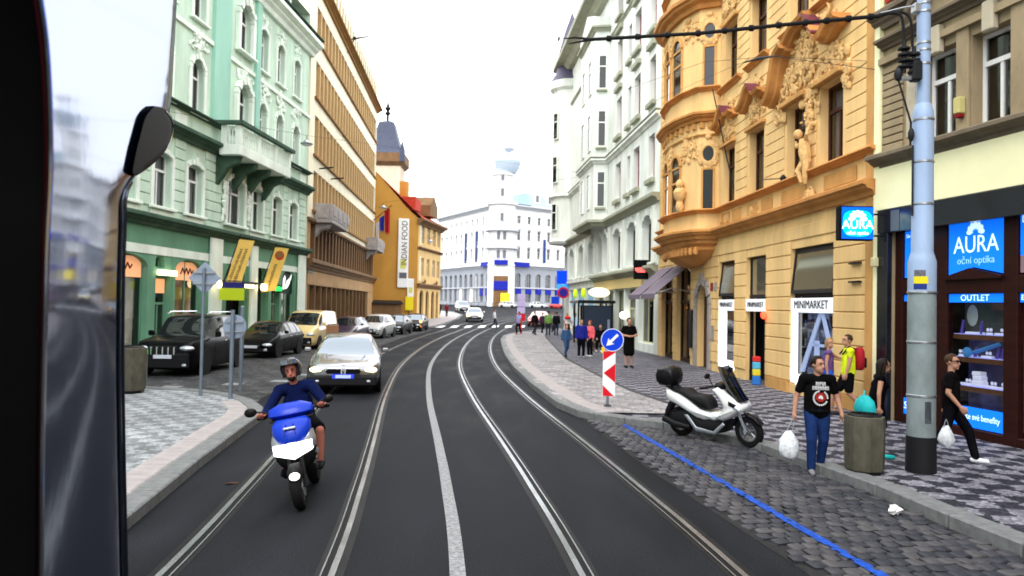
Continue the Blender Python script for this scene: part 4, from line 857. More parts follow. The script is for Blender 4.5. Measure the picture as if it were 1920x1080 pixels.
O('oriel_foot', MB().loft([ring(k, z) for k, z in ((.14, 3.92), (.45, 4.02), (.75, 4.25), (.9, 4.5), (.88, 4.62), (.98, 4.72), (1.0, 4.88))]), ORD, N.root, smooth=40)
mb = MB()
for k in range(16): a = 3.9 + k * .3; mb.ball((a, -.25 - .8 * max(0, 1 - ((a - 6.2) / 2.7) ** 2) ** .5, 4.42), (.12, .1, .16), 6, 4)
O('stucco_ornament', mb, ORD, N.root)
def onor(f):   # point on the oriel plan, f counts corners
    i = int(f); t = f - i; a, b = Vector(orp[i]), Vector(orp[i + 1]); return a + (b - a) * t
for z, nm in ((5.95, 0), (10.4, 1)):
    # arched window on the bow, slim and oval lights on the flank
    for f0, f1_ in ((1.25, 1.95), (2.35, 2.95), (3.25, 3.9)):
        p0, p1 = onor(f0), onor(f1_)
        if f0 == 2.35 or f0 > 3: pass
        o = plate(N, 'arched_window', p0, p1, z, z + 1.65, FRB, .015, frame=ORT)
        L = (p1 - p0).length; n = 10; ps = [(L / 2 - L / 2 * math.cos(math.pi * i / n), z + 1.72 + L / 2 * math.sin(math.pi * i / n)) for i in range(n + 1)]; O('pane', MB().prism(ps, 'y', -.03, .0), DARKGLASS, o, smooth=0)
        ps2 = [(L / 2 - (L / 2 + .12) * math.cos(math.pi * i / n), z + 1.72 + (L / 2 + .12) * math.sin(math.pi * i / n)) for i in range(n + 1)]; mb = MB()
        for i in range(n): mb.loft([[(ps[i][0], -.02, ps[i][1]), (ps[i + 1][0], -.02, ps[i + 1][1]), (ps2[i + 1][0], -.02, ps2[i + 1][1]), (ps2[i][0], -.02, ps2[i][1])], [(ps[i][0], -.1, ps[i][1]), (ps[i + 1][0], -.1, ps[i + 1][1]), (ps2[i + 1][0], -.1, ps2[i + 1][1]), (ps2[i][0], -.1, ps2[i][1])]])
        O('arch_moulding', mb, ORT, o)
    p0, p1 = onor(5.25), onor(5.72); plate(N, 'slim_window', p0, p1, z, z + 1.4, FRB, .012, frame=ORT, bars=False)
    c = (p0 + p1) / 2; v = (p1 - p0); an = math.atan2(v.y, v.x); ov = O('oval_window', MB().loft([[(r * math.cos(t_), y, 1.4 * r * math.sin(t_)) for t_ in [6.283 * i / 18 for i in range(18)]] for r, y in ((.34, .0), (.36, -.05), (.3, -.09), (.2, -.08), (.19, -.02))], 0, True, False), ORS, N.root, (c.x, c.y, z + 1.98), an)
    O('pane', MB().add([(.195 * math.cos(6.283 * i / 18), -.022, 1.4 * .195 * math.sin(6.283 * i / 18)) for i in range(18)], [tuple(range(18))]), DARKGLASS, ov, smooth=0)
    mb = MB(); rg = random.Random(9 + nm)
    for i in range(22):
        t_ = rg.uniform(0, 6.28); mb.ball((.36 * math.cos(t_), -.04, .5 * math.sin(t_)), (.06, .05, .07), 6, 4)
    mb.ball((0, -.06, .6), (.12, .08, .1), 7, 5); O('scrollwork', mb, ORS, ov)
    for k, (f0, f1_) in enumerate(((.3, 1.1), (2.0, 2.3), (3.0, 3.22), (3.95, 4.5), (4.5, 4.95))):
        a = onor((f0 + f1_) / 2); mb = MB(); relief(mb, -.28, .28, z + 1.75, z + 2.9, .02, 26, 33 + k + nm * 9, .1); v = onor(f1_) - onor(f0); O('stucco_ornament', mb, ORS, N.root, (a.x, a.y, 0), math.atan2(v.y, v.x))
for i in range(14): # dentils under the big oriel cornice
    a = onor(.4 + i * .4); O('dentil', MB().bbox(-.07, .07, -.12, .05, 8.86, 9.08, .015), ORT, N.root, (a.x, a.y, 0), 0)
# bust on the oriel front
a = onor(4.1); mb = MB(); mb.lathe([(.10, 0), (.16, .15), (.12, .35), (.22, .5), (.25, .7), (.16, .85)], (0, -.16, 5.95), 10); mb.ball((0, -.16, 6.95), (.15, .15, .19), 10, 7); mb.ball((.16, -.18, 6.7), .09, 8, 5); mb.ball((-.16, -.18, 6.68), .09, 8, 5); O('bust', mb, ORS, N.root, (a.x, a.y, 0), .35)
# flower box with red geraniums on the oriel
p = N.P(5.2, 1.2); t = thing('flower_box', 'flower box of red geraniums on the oriel ledge of the orange house', 'flower box', (p.x, p.y, 0), N.a)
O('trough', MB().bbox(-.55, .55, -.12, .12, 10.38, 10.58, .02), BROWN, t); mb = MB(); rg = random.Random(3)
for i in range(60): mb.ball((rg.uniform(-.6, .6), rg.uniform(-.2, .15), 10.6 + rg.uniform(-.05, .25)), rg.uniform(.05, .1), 5, 3)
O('blossom', mb, M('geranium', (.75, .03, .02), .7), t)
# window trims, pediments, stucco
for a, b in w1[:2] + w2[:2]:
    z = 7.95 if (a, b) in w1 else 12.2; N.box('lintel', a - .14, b + .14, z + .03, z + .15, 0, .14, ORT, .02)
    mb = MB(); relief(mb, a - .3, b + .25, z + .2, z + 1.0, .04, 46, int(a * 10), .11); O('stucco_ornament', mb, ORS, N.root)
    mb = MB(); relief(mb, a - .1, b + .1, 8.9 if z > 9 else 5.2, 9.9 if z > 9 else 5.7, .03, 16 if z > 9 else 6, int(a * 12), .09); O('stucco_ornament', mb, ORS, N.root)
def scurve(P, w=.2, d=.42, n=6): # moulded pediment piece following a curve on the facade
    c = catmull(P, n); rings = []
    for i, (x, z) in enumerate(c):
        a, b = Vector(c[max(i - 1, 0)]), Vector(c[min(i + 1, len(c) - 1)]); t_ = (b - a).normalized(); nx, nz = -t_.y, t_.x
        rings.append([(x + nx * q, y, z + nz * q) for q, y in ((0, 0), (0, -d * .5), (w * .35, -d * .6), (w * .5, -d * .9), (w, -d), (w, 0))])
    return MB().loft(rings)
def cap(P, w=.21, d=.44):
    c = catmull(P, 5); return MB().loft([[(x, 0, z), (x, -d, z), (x, -d, z + .03), (x, 0, z + .03)] for x, z in [(a, b + w) for a, b in c]])
for a, b in w1[:2]:
    c = (a + b) / 2
    O('pediment', scurve([(c - .9, 8.62), (c - .5, 8.78), (c - .15, 9.12), (c + .1, 9.16)], .16, .4), ORD, N.root); O('pediment', scurve([(c + .1, 9.1), (c + .35, 8.82), (c + .7, 8.8), (c + .95, 8.84)], .16, .4), ORD, N.root)
    O('sheet_cap', cap([(c - .05, 9.2), (c + .2, 9.12), (c + .38, 8.86)], .14, .43), COPPER, N.root)
O('pediment', scurve([(13.9, 8.15), (14.35, 8.4), (14.6, 8.95), (14.75, 9.3), (15.1, 9.42)], .2, .5), ORD, N.root); O('pediment', scurve([(15.05, 9.5), (15.5, 9.75), (16.0, 9.82), (16.4, 9.85)], .17, .4), ORD, N.root); O('pediment', scurve([(16.45, 9.62), (16.85, 9.2), (17.1, 8.9), (17.45, 8.85), (17.75, 9.0), (18.2, 9.08)], .2, .5), ORD, N.root)
O('sheet_cap', cap([(16.4, 9.66), (16.7, 9.48), (16.95, 9.1), (17.2, 8.92)], .23, .52), COPPER, N.root)
for a, b, z0, z1, n_ in ((14.2, 15.4, 8.15, 9.2, 60), (15.2, 16.6, 8.2, 9.7, 80), (16.6, 18.3, 8.1, 8.95, 70), (15.5, 16.8, 7.2, 8.3, 30), (13.9, 14.6, 7.6, 8.3, 14), (17.8, 18.4, 7.5, 8.3, 16), (14.5, 18.3, 9.3, 9.95, 40)):
    mb = MB(); relief(mb, a, b, z0, z1, .05, n_, int(a * 31), .12); O('stucco_ornament', mb, ORS, N.root)
for a, b in w1[2:]: N.box('lintel', a - .16, b + .16, 7.98, 8.12, 0, .2, ORT, .02)
# child figure between the two right windows
mb = MB(); c = 16.2
mb.tube([(c, -.16, 6.15), (c + .02, -.22, 6.45), (c - .05, -.2, 6.75)], [.13, .16, .12], 8); mb.ball((c - .18, -.3, 6.92), (.12, .12, .13), 9, 6)
mb.tube([(c - .03, -.2, 6.72), (c - .22, -.32, 6.6), (c - .3, -.3, 6.75)], [.06, .05, .04], 6); mb.tube([(c, -.2, 6.7), (c + .2, -.24, 6.85), (c + .22, -.16, 7.1)], [.06, .05, .04], 6)
mb.tube([(c - .03, -.2, 6.2), (c - .14, -.32, 5.95), (c - .05, -.25, 5.65)], [.09, .08, .05], 7); mb.tube([(c + .06, -.18, 6.2), (c + .12, -.24, 5.9), (c + .05, -.2, 5.6)], [.09, .08, .05], 7)
relief(mb, c - .3, c + .3, 5.1, 5.65, .08, 18, 3, .12); relief(mb, c - .2, c + .25, 7.0, 7.5, .05, 16, 5, .1); O('putto', mb, ORS, N.root)
# shops on the ground floor
SHOPLIT = litmat('minimarket_goods', [(.015, .02, .04), (.08, .12, .28), (.25, .32, .55), (.55, .6, .75)], .55, (5, 5, 5)); GOODS2 = litmat('minimarket_dark', [(.01, .008, .006), (.05, .04, .02), (.1, .11, .03)], .5, (6, 6, 6)); SIGNW = M('sign_white', (.82, .84, .9), emit=.35); LIGHTBOX = M('white_lightbox', (.9, .94, 1), emit=1.3); BLKT = M('black_letters', (.01, .01, .013))
GREENREFL = M('upper_pane', (.30, .34, .32), .06, .85)
for a, b, z0, z1, r_ in SH[3:]:
    door = a == 11.6; zs = 2.42 if b > 15 else 2.40
    fr = MB(); fr.box(a, a + .06, .12, .22, z0, z1); fr.box(b - .06, b, .12, .22, z0, z1); fr.box(a, b, .10, .24, 2.72, 2.82); fr.box(a, b, .12, .22, z1 - .07, z1); fr.box(a, b, .12, .2, z0, z0 + .06)
    o = O('shop_window', fr, BLK, N.root, smooth=0)
    if not door:
        th = .11; q = lambda x, y, z: (x, y - (2.0 - .0) * 0 - math.tan(th) * (4.0 - z), z)
        t_ = MB(); 
        for x0, x1, za, zb in ((a + .02, a + .1, 2.8, 3.98), (b - .1, b - .02, 2.8, 3.98), (a + .1, b - .1, 2.8, 2.9), (a + .1, b - .1, 3.88, 3.98)):
            t_.loft([[q(x0, .1, za), q(x1, .1, za), q(x1, .16, za), q(x0, .16, za)], [q(x0, .1, zb), q(x1, .1, zb), q(x1, .16, zb), q(x0, .16, zb)]])
        sash = O('tilted_sash', t_, BLK, N.root, smooth=0); O('pane', MB().quad(q(a + .1, .12, 2.9), q(b - .1, .12, 2.9), q(b - .1, .12, 3.88), q(a + .1, .12, 3.88)), GREENREFL, sash, smooth=0)
    else: O('pane', MB().quad((a + .06, .15, 2.82), (b - .06, .15, 2.82), (b - .06, .15, 3.93), (a + .06, .15, 3.93)), GREENREFL, o, smooth=0)
    O('sign_panel', MB().box(a + .02, b - .02, -.02, .04, 2.3, 2.68), SIGNW, o, smooth=0); text('MINIMARKET', .30 if b - a > 2 else .225, BLKT, o, ((a + b) / 2, -.03, 2.5), sx=1.12 if b - a > 2 else 1.0)
    if not door:
        O('lightbox', MB().box(a + .02, a + (.34 if b - a > 2 else .42), .0, .05, z0 + .06, 2.29), LIGHTBOX, o, smooth=0); O('lightbox', MB().box(a + .3, b - .02, .0, .05, z0 + .02, z0 + .3), LIGHTBOX, o, smooth=0)
        O('pane', MB().quad((a + .3, .08, z0 + .3), (b - .02, .08, z0 + .3), (b - .02, .08, 2.3), (a + .3, .08, 2.3)), GLASS, o, smooth=0)
        back(N, a + .05, b - .02, z0 + .1, 2.3, SHOPLIT, -.45)
        for z in (.9, 1.4, 1.9):
            sh = N.box('shop_shelf', a + .3, b - .03, z - .03, z, -.42, -.15, STEEL); rg = random.Random(int(a * 9 + z * 7)); x = a + .4
            mb = MB(); 
            while x < b - .2: h = rg.uniform(.12, .34); mb.bbox(x, x + rg.uniform(.06, .13), .2, .3, z, z + h, .01, rg.randrange(4)); x += rg.uniform(.1, .24)
            O('goods', mb, [M('goods_blue', (.05, .12, .4), .5), M('goods_white', (.6, .6, .65), .5), M('goods_violet', (.16, .1, .35), .5), M('goods_black', (.02, .02, .03), .5)] if 'goods_blue' not in bpy.data.materials else [bpy.data.materials[k] for k in ('goods_blue', 'goods_white', 'goods_violet', 'goods_black')], sh)
    else: back(N, a, b, 0, 2.3, GOODS2, -.6)
# pale blue tram-frame like poster shape in the big window
mb = MB(); mb.prism([(15.5, .75), (15.75, .75), (16.75, 2.25), (16.6, 2.32)], 'y', .03, .06); mb.prism([(16.6, 2.32), (16.75, 2.2), (17.2, 1.3), (17.4, 1.3), (16.85, 2.32)], 'y', .02, .05); mb.box(16.35, 16.6, .03, .06, .7, 1.6); mb.box(16.2, 17.1, .03, .055, 1.45, 1.52); O('window_poster', mb, M('poster_blue', (.30, .38, .60), emit=.25), N.root, smooth=0)
O('strip_light', MB().bbox(16.9, 17.35, .3, .42, 1.95, 2.05, .03), BULBW, N.root)
O('red_lamp', MB().ball((13.35, -.12, 2.2), (.13, .08, .12), 8, 5), M('red_lamp', (1, .08, .03), emit=2.5), N.root)
p = N.P(13.05, .0, .2); t = thing('display_stand', 'small red, yellow and blue display stand in the minimarket doorway', 'stand', (p.x, p.y, .12), N.a)
for nm_, col, z0, z1 in (('blue_tray', (.03, .18, .6), 0, .35), ('yellow_tray', (.7, .6, .05), .36, .62), ('cyan_tray', (.1, .45, .7), .63, .9), ('red_top', (.6, .03, .03), .91, 1.12)): O(nm_, MB().bbox(-.09, .09, -.1, .1, z0 * .75, z1 * .75, .02), M(nm_, col, .5), t)
# dark café fronts, awnings, arched house door
CAFE = litmat('bar_interior', [(.004, .003, .002), (.03, .015, .006), (.16, .07, .025)], .6, (2, 2, 2))
for a, b, z0, z1, r_ in SH[:2]:
    fr = MB(); fr.box(a, a + .09, .15, .25, 0, z1); fr.box(b - .09, b, .15, .25, 0, z1); fr.box(a, b, .13, .26, 2.55, 2.68); fr.box((a + b) / 2 - .04, (a + b) / 2 + .04, .15, .25, 0, 2.55); fr.box(a, b, .15, .25, 0, .3); o = O('shop_window', fr, DKBR, N.root, smooth=0)
    O('pane', MB().quad((a, .2, .3), (b, .2, .3), (b, .2, z1), (a, .2, z1)), GLASS, o, smooth=0); back(N, a, b, 0, z1, CAFE, -.62)
    O('neon_strip', MB().box(a + .3, b - .5, .3, .33, 2.35, 2.4), M('orange_neon', (1, .25, .05), emit=2) if 'orange_neon' not in bpy.data.materials else bpy.data.materials['orange_neon'], N.root, smooth=0)
AWN = M('mauve_awning', (.16, .13, .17), .8, var=.12, vscale=(4, 4, 4))
for a, b, lab in ((.55, 2.85, 'mauve awning over the dark shop front, farther of the two on the orange house'), (3.2, 5.55, 'mauve awning over the dark shop front, nearer of the two on the orange house')):
    p = N.P(a, 0); t = thing('awning', lab, 'awning', (p.x, p.y, 0), N.a, 'awnings on the orange house'); L = b - a
    mb = MB(); n = 6; top = []; mb.loft([[(x, -.05 - 1.45 * f, 4.15 - 1.25 * f - .06 * math.sin(math.pi * f)), (x, -.05 - 1.45 * f, 4.17 - 1.25 * f - .06 * math.sin(math.pi * f))] for x in (0,) for f in [i / n for i in range(n + 1)]], 0, False, False)
    mb = MB(); mb.loft([[(0, -.05 - 1.45 * i / n, 4.17 - 1.25 * i / n), (L, -.05 - 1.45 * i / n, 4.17 - 1.25 * i / n), (L, -.05 - 1.45 * i / n, 4.14 - 1.25 * i / n), (0, -.05 - 1.45 * i / n, 4.14 - 1.25 * i / n)] for i in range(n + 1)]); O('canvas', mb, AWN, t, smooth=20)
    O('valance', MB().box(0, L, -1.53, -1.5, 2.72, 2.91), AWN, t, smooth=0)
    for x in (.08, L - .08): O('arm', MB().tube([(x, .02, 3.0), (x, -.8, 3.15), (x, -1.48, 2.9)], .025, 6), STEEL, t)
GRS = M('grey_door_stone', (.30, .27, .25), .8, var=.2, vscale=(3, 3, 3)); surround(N, 6.35, 7.85, .12, 3.25, GRS, .75, .28, .1)
o = O('house_door', MB().bbox(6.37, 7.83, .24, .32, 0, 3.2, .02), DKBR, N.root)
for x in (6.5, 7.2): O('door_panel', MB().bbox(x, x + .5, .215, .238, .3, 1.9, .02), M('door_red', (.06, .015, .012), .5) if x < 7 else bpy.data.materials['door_red'], o)
for x in (8.05, 8.5): O('house_number', MB().box(x, x + .28, -.055, -.037, 3.0, 3.3), M('plate_red', (.25, .03, .04)) if x < 8.2 else GRS, N.root, smooth=0)
O('menu_board', MB().bbox(5.6, 6.0, -.14, -.04, .8, 2.3, .02), BLK, N.root); O('bell_panel', MB().box(8.2, 8.5, -.05, -.037, 1.2, 1.75), GRS, N.root, smooth=0)
# AURA projecting light sign
t = thing('projecting_sign', 'glowing square blue AURA light sign on arms by the orange house corner', 'sign', (7.17, 15.55, 0), 0)
O('sign_case', MB().bbox(-.36, .36, 0, .2, 3.84, 4.56, .02), BLACK, t); O('light_panel', MB().box(-.315, .345, -.012, -.002, 3.87, 4.53), M('sign_panel_blue', (.0, .10, 1.0), emit=1.0), t)
mb = MB(); n = 28; mb.add([((.31 * abs(math.cos(k)) ** .6 * math.copysign(1, math.cos(k))) + .015, -.0135, 4.19 + .27 * abs(math.sin(k)) ** .6 * math.copysign(1, math.sin(k))) for k in [6.2832 * i / n for i in range(n)]], [tuple(range(n))]); O('glow_panel', mb, M('sign_cyan_glow', (.0, .55, 1.0), emit=1.3), t, smooth=0)
GLOWW = M('sign_white_glow', (.85, .97, 1), emit=2.2)
def fan(mb, c, r, n, y, w=.1):
    for i in range(n):
        a = math.pi * (.03 + .94 * i / (n - 1)); d = (math.cos(a), math.sin(a)); px = (-d[1], d[0]); P_ = [(.25, 0), (.6, w * 1.0), (.88, w * .95), (1, 0), (.88, -w * .95), (.6, -w)]
        mb.add([(c[0] + r * (f * d[0] + g * px[0]), y, c[1] + r * (f * d[1] + g * px[1])) for f, g in P_], [tuple(range(6))])
mb = MB(); fan(mb, (.015, 4.27), .20, 7, -.016, .17); O('emblem', mb, GLOWW, t, smooth=0); text('AURA', .26, GLOWW, t, (.015, -.015, 4.16), ext=.002, sx=.95); text('oční optika', .10, GLOWW, t, (.015, -.015, 3.99), ext=.002)
for z in (3.95, 4.4): O('arm', MB().tube([(.34, .1, z), (.62, .12, z)], .022, 6), IRON, t)

# ------------------------------------------------------------------ optician's house (nearest on the right)
STN = M('weathered_stone', (.30, .235, .145), .9, var=.3, vscale=(1.2, 1.2, .5), bump=.25, bscale=35); STD = M('stone_dark', (.15, .12, .085), .9, var=.3, vscale=(1.4, 1.4, 1)); BLKST = M('black_marble', (.010, .011, .016), .18, var=.4, vscale=(3, 3, 3), spec=.5); WOOD = M('dark_red_wood', (.022, .0055, .004), .45, var=.3, vscale=(2, 2, 12)); CREAMF = M('cream_board', (.86, .83, .52), .5, var=.04)
U = Fac('optician_house', "stone house with black marble optician's shop front and cream fascia on the right", 'house', (7.8, 15.9), (9.9, 4.85), rev=.3)
U.op(1.25, 2.15, 5.68, 7.42, 0, 'T', WHITE, curt=0); U.op(2.5, 3.35, 5.68, 7.4, 0, 'T', WHITE); U.op(4.4, 5.3, 5.68, 7.4, 0, 'T', WHITE); U.op(5.65, 6.5, 5.68, 7.4, 0, 'T', WHITE)
for a in (1.25, 2.5, 4.4, 5.65): U.op(a, a + .88, 9.3, 11.2, 0, 'T', WHITE)
U.ops += [(.42, 7.6, 0, 4.22, 0)]
U.wall(0, 11.2, -.3, 5.45, STN, 'lower_wall'); U.wall(0, 11.2, 5.45, 16, STN); U.mass(.02, 11.2, -.3, 16, STN, 9)
U.box('corner_pilaster', -.04, .12, .1, 14, .0, .1, CREAMF); U.box('cream_fascia', .05, 11, 4.5, 5.38, .005, .12, CREAMF); U.band(-.05, 11, 5.39, 5.66, .32, STD)
mb = MB(); U.box('marble_band', .12, 11, 4.0, 4.49, .006, .13, BLKST, .01); U.box('marble_pier', .12, .44, .1, 3.99, .006, .13, BLKST, .01); U.box('marble_inlay', .55, .8, 4.02, 4.44, .131, .14, M('grey_marble', (.09, .10, .11), .3))
for k in range(11): U.box('quoin', .14, .74, 5.72 + k * .165, 5.72 + k * .165 + .14, 0, .05, STN, .012)
U.box('stone_panel', .86, 1.12, 5.9, 7.2, 0, .04, M('pale_panel_stone', (.42, .37, .28), .9, var=.2)); U.box('stone_sill_panel', .84, 1.2, 5.67, 5.85, 0, .05, STN)
for a, b in ((2.18, 2.47), (3.38, 4.36), (5.33, 5.62)): U.box('pier', a, b, 5.68, 7.6, 0, .06, STN, .01)
U.band(.1, 11, 7.58, 7.72, .12, STN, 'moulding', 1); U.band(.1, 11, 7.9, 8.1, .25, STD, 'string_course'); U.band(-.05, 1.2, 8.35, 8.7, .3, STD)
O('arch_pediment', scurve([(1.1, 8.05), (1.4, 8.45), (2.3, 8.85), (3.2, 8.45), (3.5, 8.05)], .18, .3), STD, U.root); U.box('keystone', 1.6, 1.85, 7.3, 7.85, 0, .16, M('pale_keystone', (.45, .4, .3), .9), .03); U.box('keystone', 2.85, 3.1, 7.3, 7.85, 0, .16, bpy.data.materials['pale_keystone'], .03)
U.box('red_panel', .2, .8, 8.9, 9.6, 0, .04, M('red_board', (.35, .03, .02)))
o = U.box('alarm_box', 2.27, 2.42, 6.0, 6.3, .06, .2, M('alarm_yellow', (.50, .44, .18), .6), .015); O('alarm_light', MB().bbox(2.28, 2.41, -.19, -.07, 5.93, 5.995, .01), M('alarm_red', (.2, .01, .01), .4), o)
U.box('wall_lamp', .06, .2, 3.3, 3.5, .13, .25, M('lamp_cream', (.55, .5, .3), .5), .02)
BLUEL = M('lit_blue', (.004, .16, .95), emit=.75); BLUET = M('lit_white', (.55, .78, .95), emit=.9)
def frame(a, b, z0, z1, y0=.06, y1=.2): U.box('shop_frame', a, b, z0, z1, -y1, -y0, WOOD, .012)
for a, b in ((.44, .66), (1.02, 1.85), (3.13, 3.42), (4.3, 4.7), (6.2, 6.6)): frame(a, b, 0, 4.22)
for a, b in ((.66, 1.02), (1.85, 3.13), (3.42, 4.3), (4.7, 6.2)):
    frame(a, b, 0, .28); frame(a, b, 2.72, 3.02); frame(a, b, 4.14, 4.22)
O('door_pediment', MB().prism([(1.83, 2.98), (3.15, 2.98), (3.15, 3.03), (2.45, 3.18), (1.83, 3.03)], 'y', .0, .06), WOOD, U.root, smooth=0)
def lit(name, a, b, z0, z1, mat=BLUEL, y=.1): return O(name, MB().box(a, b, y, y + .03, z0, z1), mat, U.root, smooth=0)
s_ = O('sign_panel', MB().prism([(1.87, 3.06), (2.45, 3.2), (3.12, 3.06), (3.12, 4.12), (1.87, 4.12)], 'y', .09, .12), BLUEL, U.root, smooth=0)
mb = MB(); fan(mb, (2.5, 3.82), .21, 7, .086, .2); O('emblem', mb, BLUET, s_, smooth=0); text('AURA', .44, BLUET, s_, (2.5, .087, 3.6), ext=.002, sx=.88); text('oční optika', .185, M('lit_text', (.25, .55, .9), emit=.6), s_, (2.5, .087, 3.32), ext=.002, sx=1.0)
s_ = lit('sign_panel', 1.87, 3.11, 2.56, 2.715); text('OUTLET', .16, BLUET, s_, (2.48, .095, 2.637), ext=.002, sx=1.1)
s_ = lit('sign_ribbon', 1.87, 3.11, .3, .66); text('Uplatněte své benefity', .155, BLUET, s_, (2.46, .095, .49), ext=.002, sx=.82)
s_ = lit('sign_panel', .68, 1.01, 3.06, 4.0); mb = MB(); mb.ball((.98, .09, 3.6), (.12, .02, .18), 10, 8); mb.box(.85, 1.01, .08, .098, 3.06, 3.42); O('portrait', mb, M('portrait_dark', (.03, .02, .03)), s_); text('Sle', .1, BLUET, s_, (.78, .095, 3.9), ext=.002)
s_ = lit('sign_ribbon', .67, 1.01, 2.58, 2.71); s_ = lit('sign_ribbon', .67, 1.01, .3, .62); text('SLE', .2, BLUET, s_, (.83, .095, .47), ext=.002)
s_ = lit('sign_panel', 3.44, 4.28, 3.35, 4.12); text('Di', .16, BLUET, s_, (3.55, .095, 3.95), ext=.002); lit('photo_panel', 3.44, 4.28, 3.06, 3.35, M('photo_mauve', (.22, .14, .17), emit=.2)); s_ = lit('sign_ribbon', 3.44, 4.28, 2.56, 2.715); text('Exp', .13, BLUET, s_, (3.56, .095, 2.64), ext=.002)
# display window: shelves with spectacle stands
SHELF = M('brown_shelf', (.13, .06, .025), .5); VIOL = M('violet_stand', (.10, .07, .35), .4, emit=.12); WHT = M('white_prop', (.75, .78, .9), .4, emit=.25)
back(U, 1.85, 3.13, .3, 2.56, litmat('display_back', [(.004, .004, .012), (.012, .012, .04), (.03, .03, .1)], .8, (3, 3, 3)), -.55); back(U, .66, 1.02, .3, 2.56, bpy.data.materials['display_back'], -.5); back(U, 3.42, 6.2, 0, 2.56, M('dark_inside', (.006, .005, .004)), -.6)  # dark_inside backing: near-black paint for the unlit part of the shop
rg = random.Random(12)
for z in (1.02, 1.55, 1.97):
    sh = U.box('display_shelf', 1.86, 3.12, z - .09, z, -.5, -.2, SHELF); O('light_strip', MB().box(1.87, 3.11, .21, .5, z + .001, z + .012), M('shelf_glow', (.35, .38, .8), emit=.45) if z < 1.1 else bpy.data.materials['shelf_glow'], sh)
    x = 1.95
    while x < 3.05:
        k = rg.random()
        if k < .35: O('spectacle_stand', MB().tube([(x, .3, z), (x + .05, .3, z + rg.uniform(.18, .28))], [.03, .022], 6), VIOL, sh)
        elif k < .65: O('spectacle_tray', MB().bbox(x, x + .16, .24, .4, z + .013, z + .05, .012), WHT, sh)
        else:
            m = MB(); 
            for q in (0, .07): m.lathe([(.028, 0), (.034, .008), (.028, .014)], (x + q, .27, z + .1), 9, axis='y')
            m.box(x - .03, x + .1, .27, .29, z + .012, z + .05); O('spectacles', m, WHT, sh)
        x += rg.uniform(.1, .2)
O('box_stack', MB().bbox(2.25, 2.5, .24, .38, 1.035, 1.13, .01).bbox(2.27, 2.48, .24, .38, 1.132, 1.22, .01).bbox(2.26, 2.46, .24, .38, 1.222, 1.3, .01), WHT, U.root)
O('toy_plane', MB().loft([[(2.2, .22, 1.62), (2.22, .26, 1.66), (2.24, .3, 1.6)], [(2.85, .2, 1.82), (2.87, .24, 1.86), (2.89, .28, 1.8)]]).ball((2.18, .22, 1.64), (.1, .06, .1), 8, 5), M('cyan_prop', (.05, .25, .55), .4, emit=.15), U.root)
O('portrait_poster', MB().box(1.9, 3.1, .42, .45, 2.02, 2.55), M('poster_dark', (.05, .06, .05), emit=.1), U.root, smooth=0); O('portrait_face', MB().ball((2.1, .4, 2.32), (.13, .02, .2), 10, 8), M('poster_pale', (.35, .42, .38), emit=.15), U.root)
O('pane', MB().quad((1.85, .12, .28), (3.13, .12, .28), (3.13, .12, 2.56), (1.85, .12, 2.56)), glass('shop_glass', (.85, .85, .9), .06), U.root, smooth=0)
for z, w_, m_ in ((1.75, .12, M('sticker_red', (.6, .03, .03), emit=.2)), (1.4, .16, M('sticker_white', (.5, .5, .5), emit=.15)), (1.1, .16, M('sticker_blue', (.03, .06, .3), emit=.15)), (.75, .15, M('sticker_green', (.2, .5, .03), emit=.2))): U.box('door_sticker', 3.5, 3.5 + w_, z, z + w_ * 1.2, -.15, -.13, m_)
for z in (3.0, 3.42): 
    N.box('wall_hook', 18.35, 18.8, z, z + .04, .036, .12, IRON)
# ------------------------------------------------------------------ steel pole with tram cable
POLEB = M('pole_blue', (.30, .40, .58), .5, .1, var=.1, vscale=(3, 3, 1)); POLEG = M('pole_grey', (.20, .24, .25), .6, .1, var=.25, vscale=(3, 3, 2)); POLEK = M('pole_base_black', (.012, .012, .014), .5)
t = thing('tram_pole', 'stepped pale blue steel pole with black foot standing at the kerb before the optician', 'pole', (5.80, 10.56, .12))
O('lower_tube', MB().lathe([(.186, .5), (.184, 2.42), (.178, 2.5)], n=28), POLEG, t); O('lower_tube', MB().lathe([(.183, 2.5), (.182, 2.95), (.16, 3.03), (.142, 3.1), (.138, 5.0), (.132, 5.1), (.1, 5.2)], n=28), POLEB, t); O('upper_tube', MB().lathe([(.089, 5.2), (.087, 9.0)], n=24), POLEB, t); O('foot', MB().lathe([(.2, 0), (.196, .3), (.192, .5)], n=28), POLEK, t)
for z, r in ((1.05, .187), (1.8, .187), (2.5, .186), (3.75, .142), (4.35, .141), (4.95, .14), (5.75, .092), (5.95, .092), (6.05, .092), (6.5, .092), (6.62, .092)): O('steel_band', MB().lathe([(r, 0), (r + .006, .006), (r + .006, .03), (r, .036)], (0, 0, z), 28), STEEL, t)
STK = M('sticker_yellow', (.75, .62, .02), .5)
def patch(name, z0, z1, a0, a1, r, mat):
    n = 6; mb = MB(); mb.loft([[(r * math.cos(a0 + (a1 - a0) * i / n), r * math.sin(a0 + (a1 - a0) * i / n), z) for i in range(n + 1)] for z in (z0, z1)], 0, False); O(name, mb, mat, t)
patch('yellow_sticker', 2.64, 2.74, R(-152), R(-95), .187, STK); patch('blue_sticker', 2.56, 2.637, R(-152), R(-100), .187, M('sticker_navy', (.02, .04, .2))); patch('torn_sticker', 2.745, 2.83, R(-150), R(-105), .187, M('sticker_torn', (.12, .12, .14), var=.6, vscale=(30, 30, 30))); patch('dirt_stain', .7, 1.0, R(-105), R(-78), .1905, M('stain', (.05, .06, .07), .8, var=.5, vscale=(20, 20, 5)))
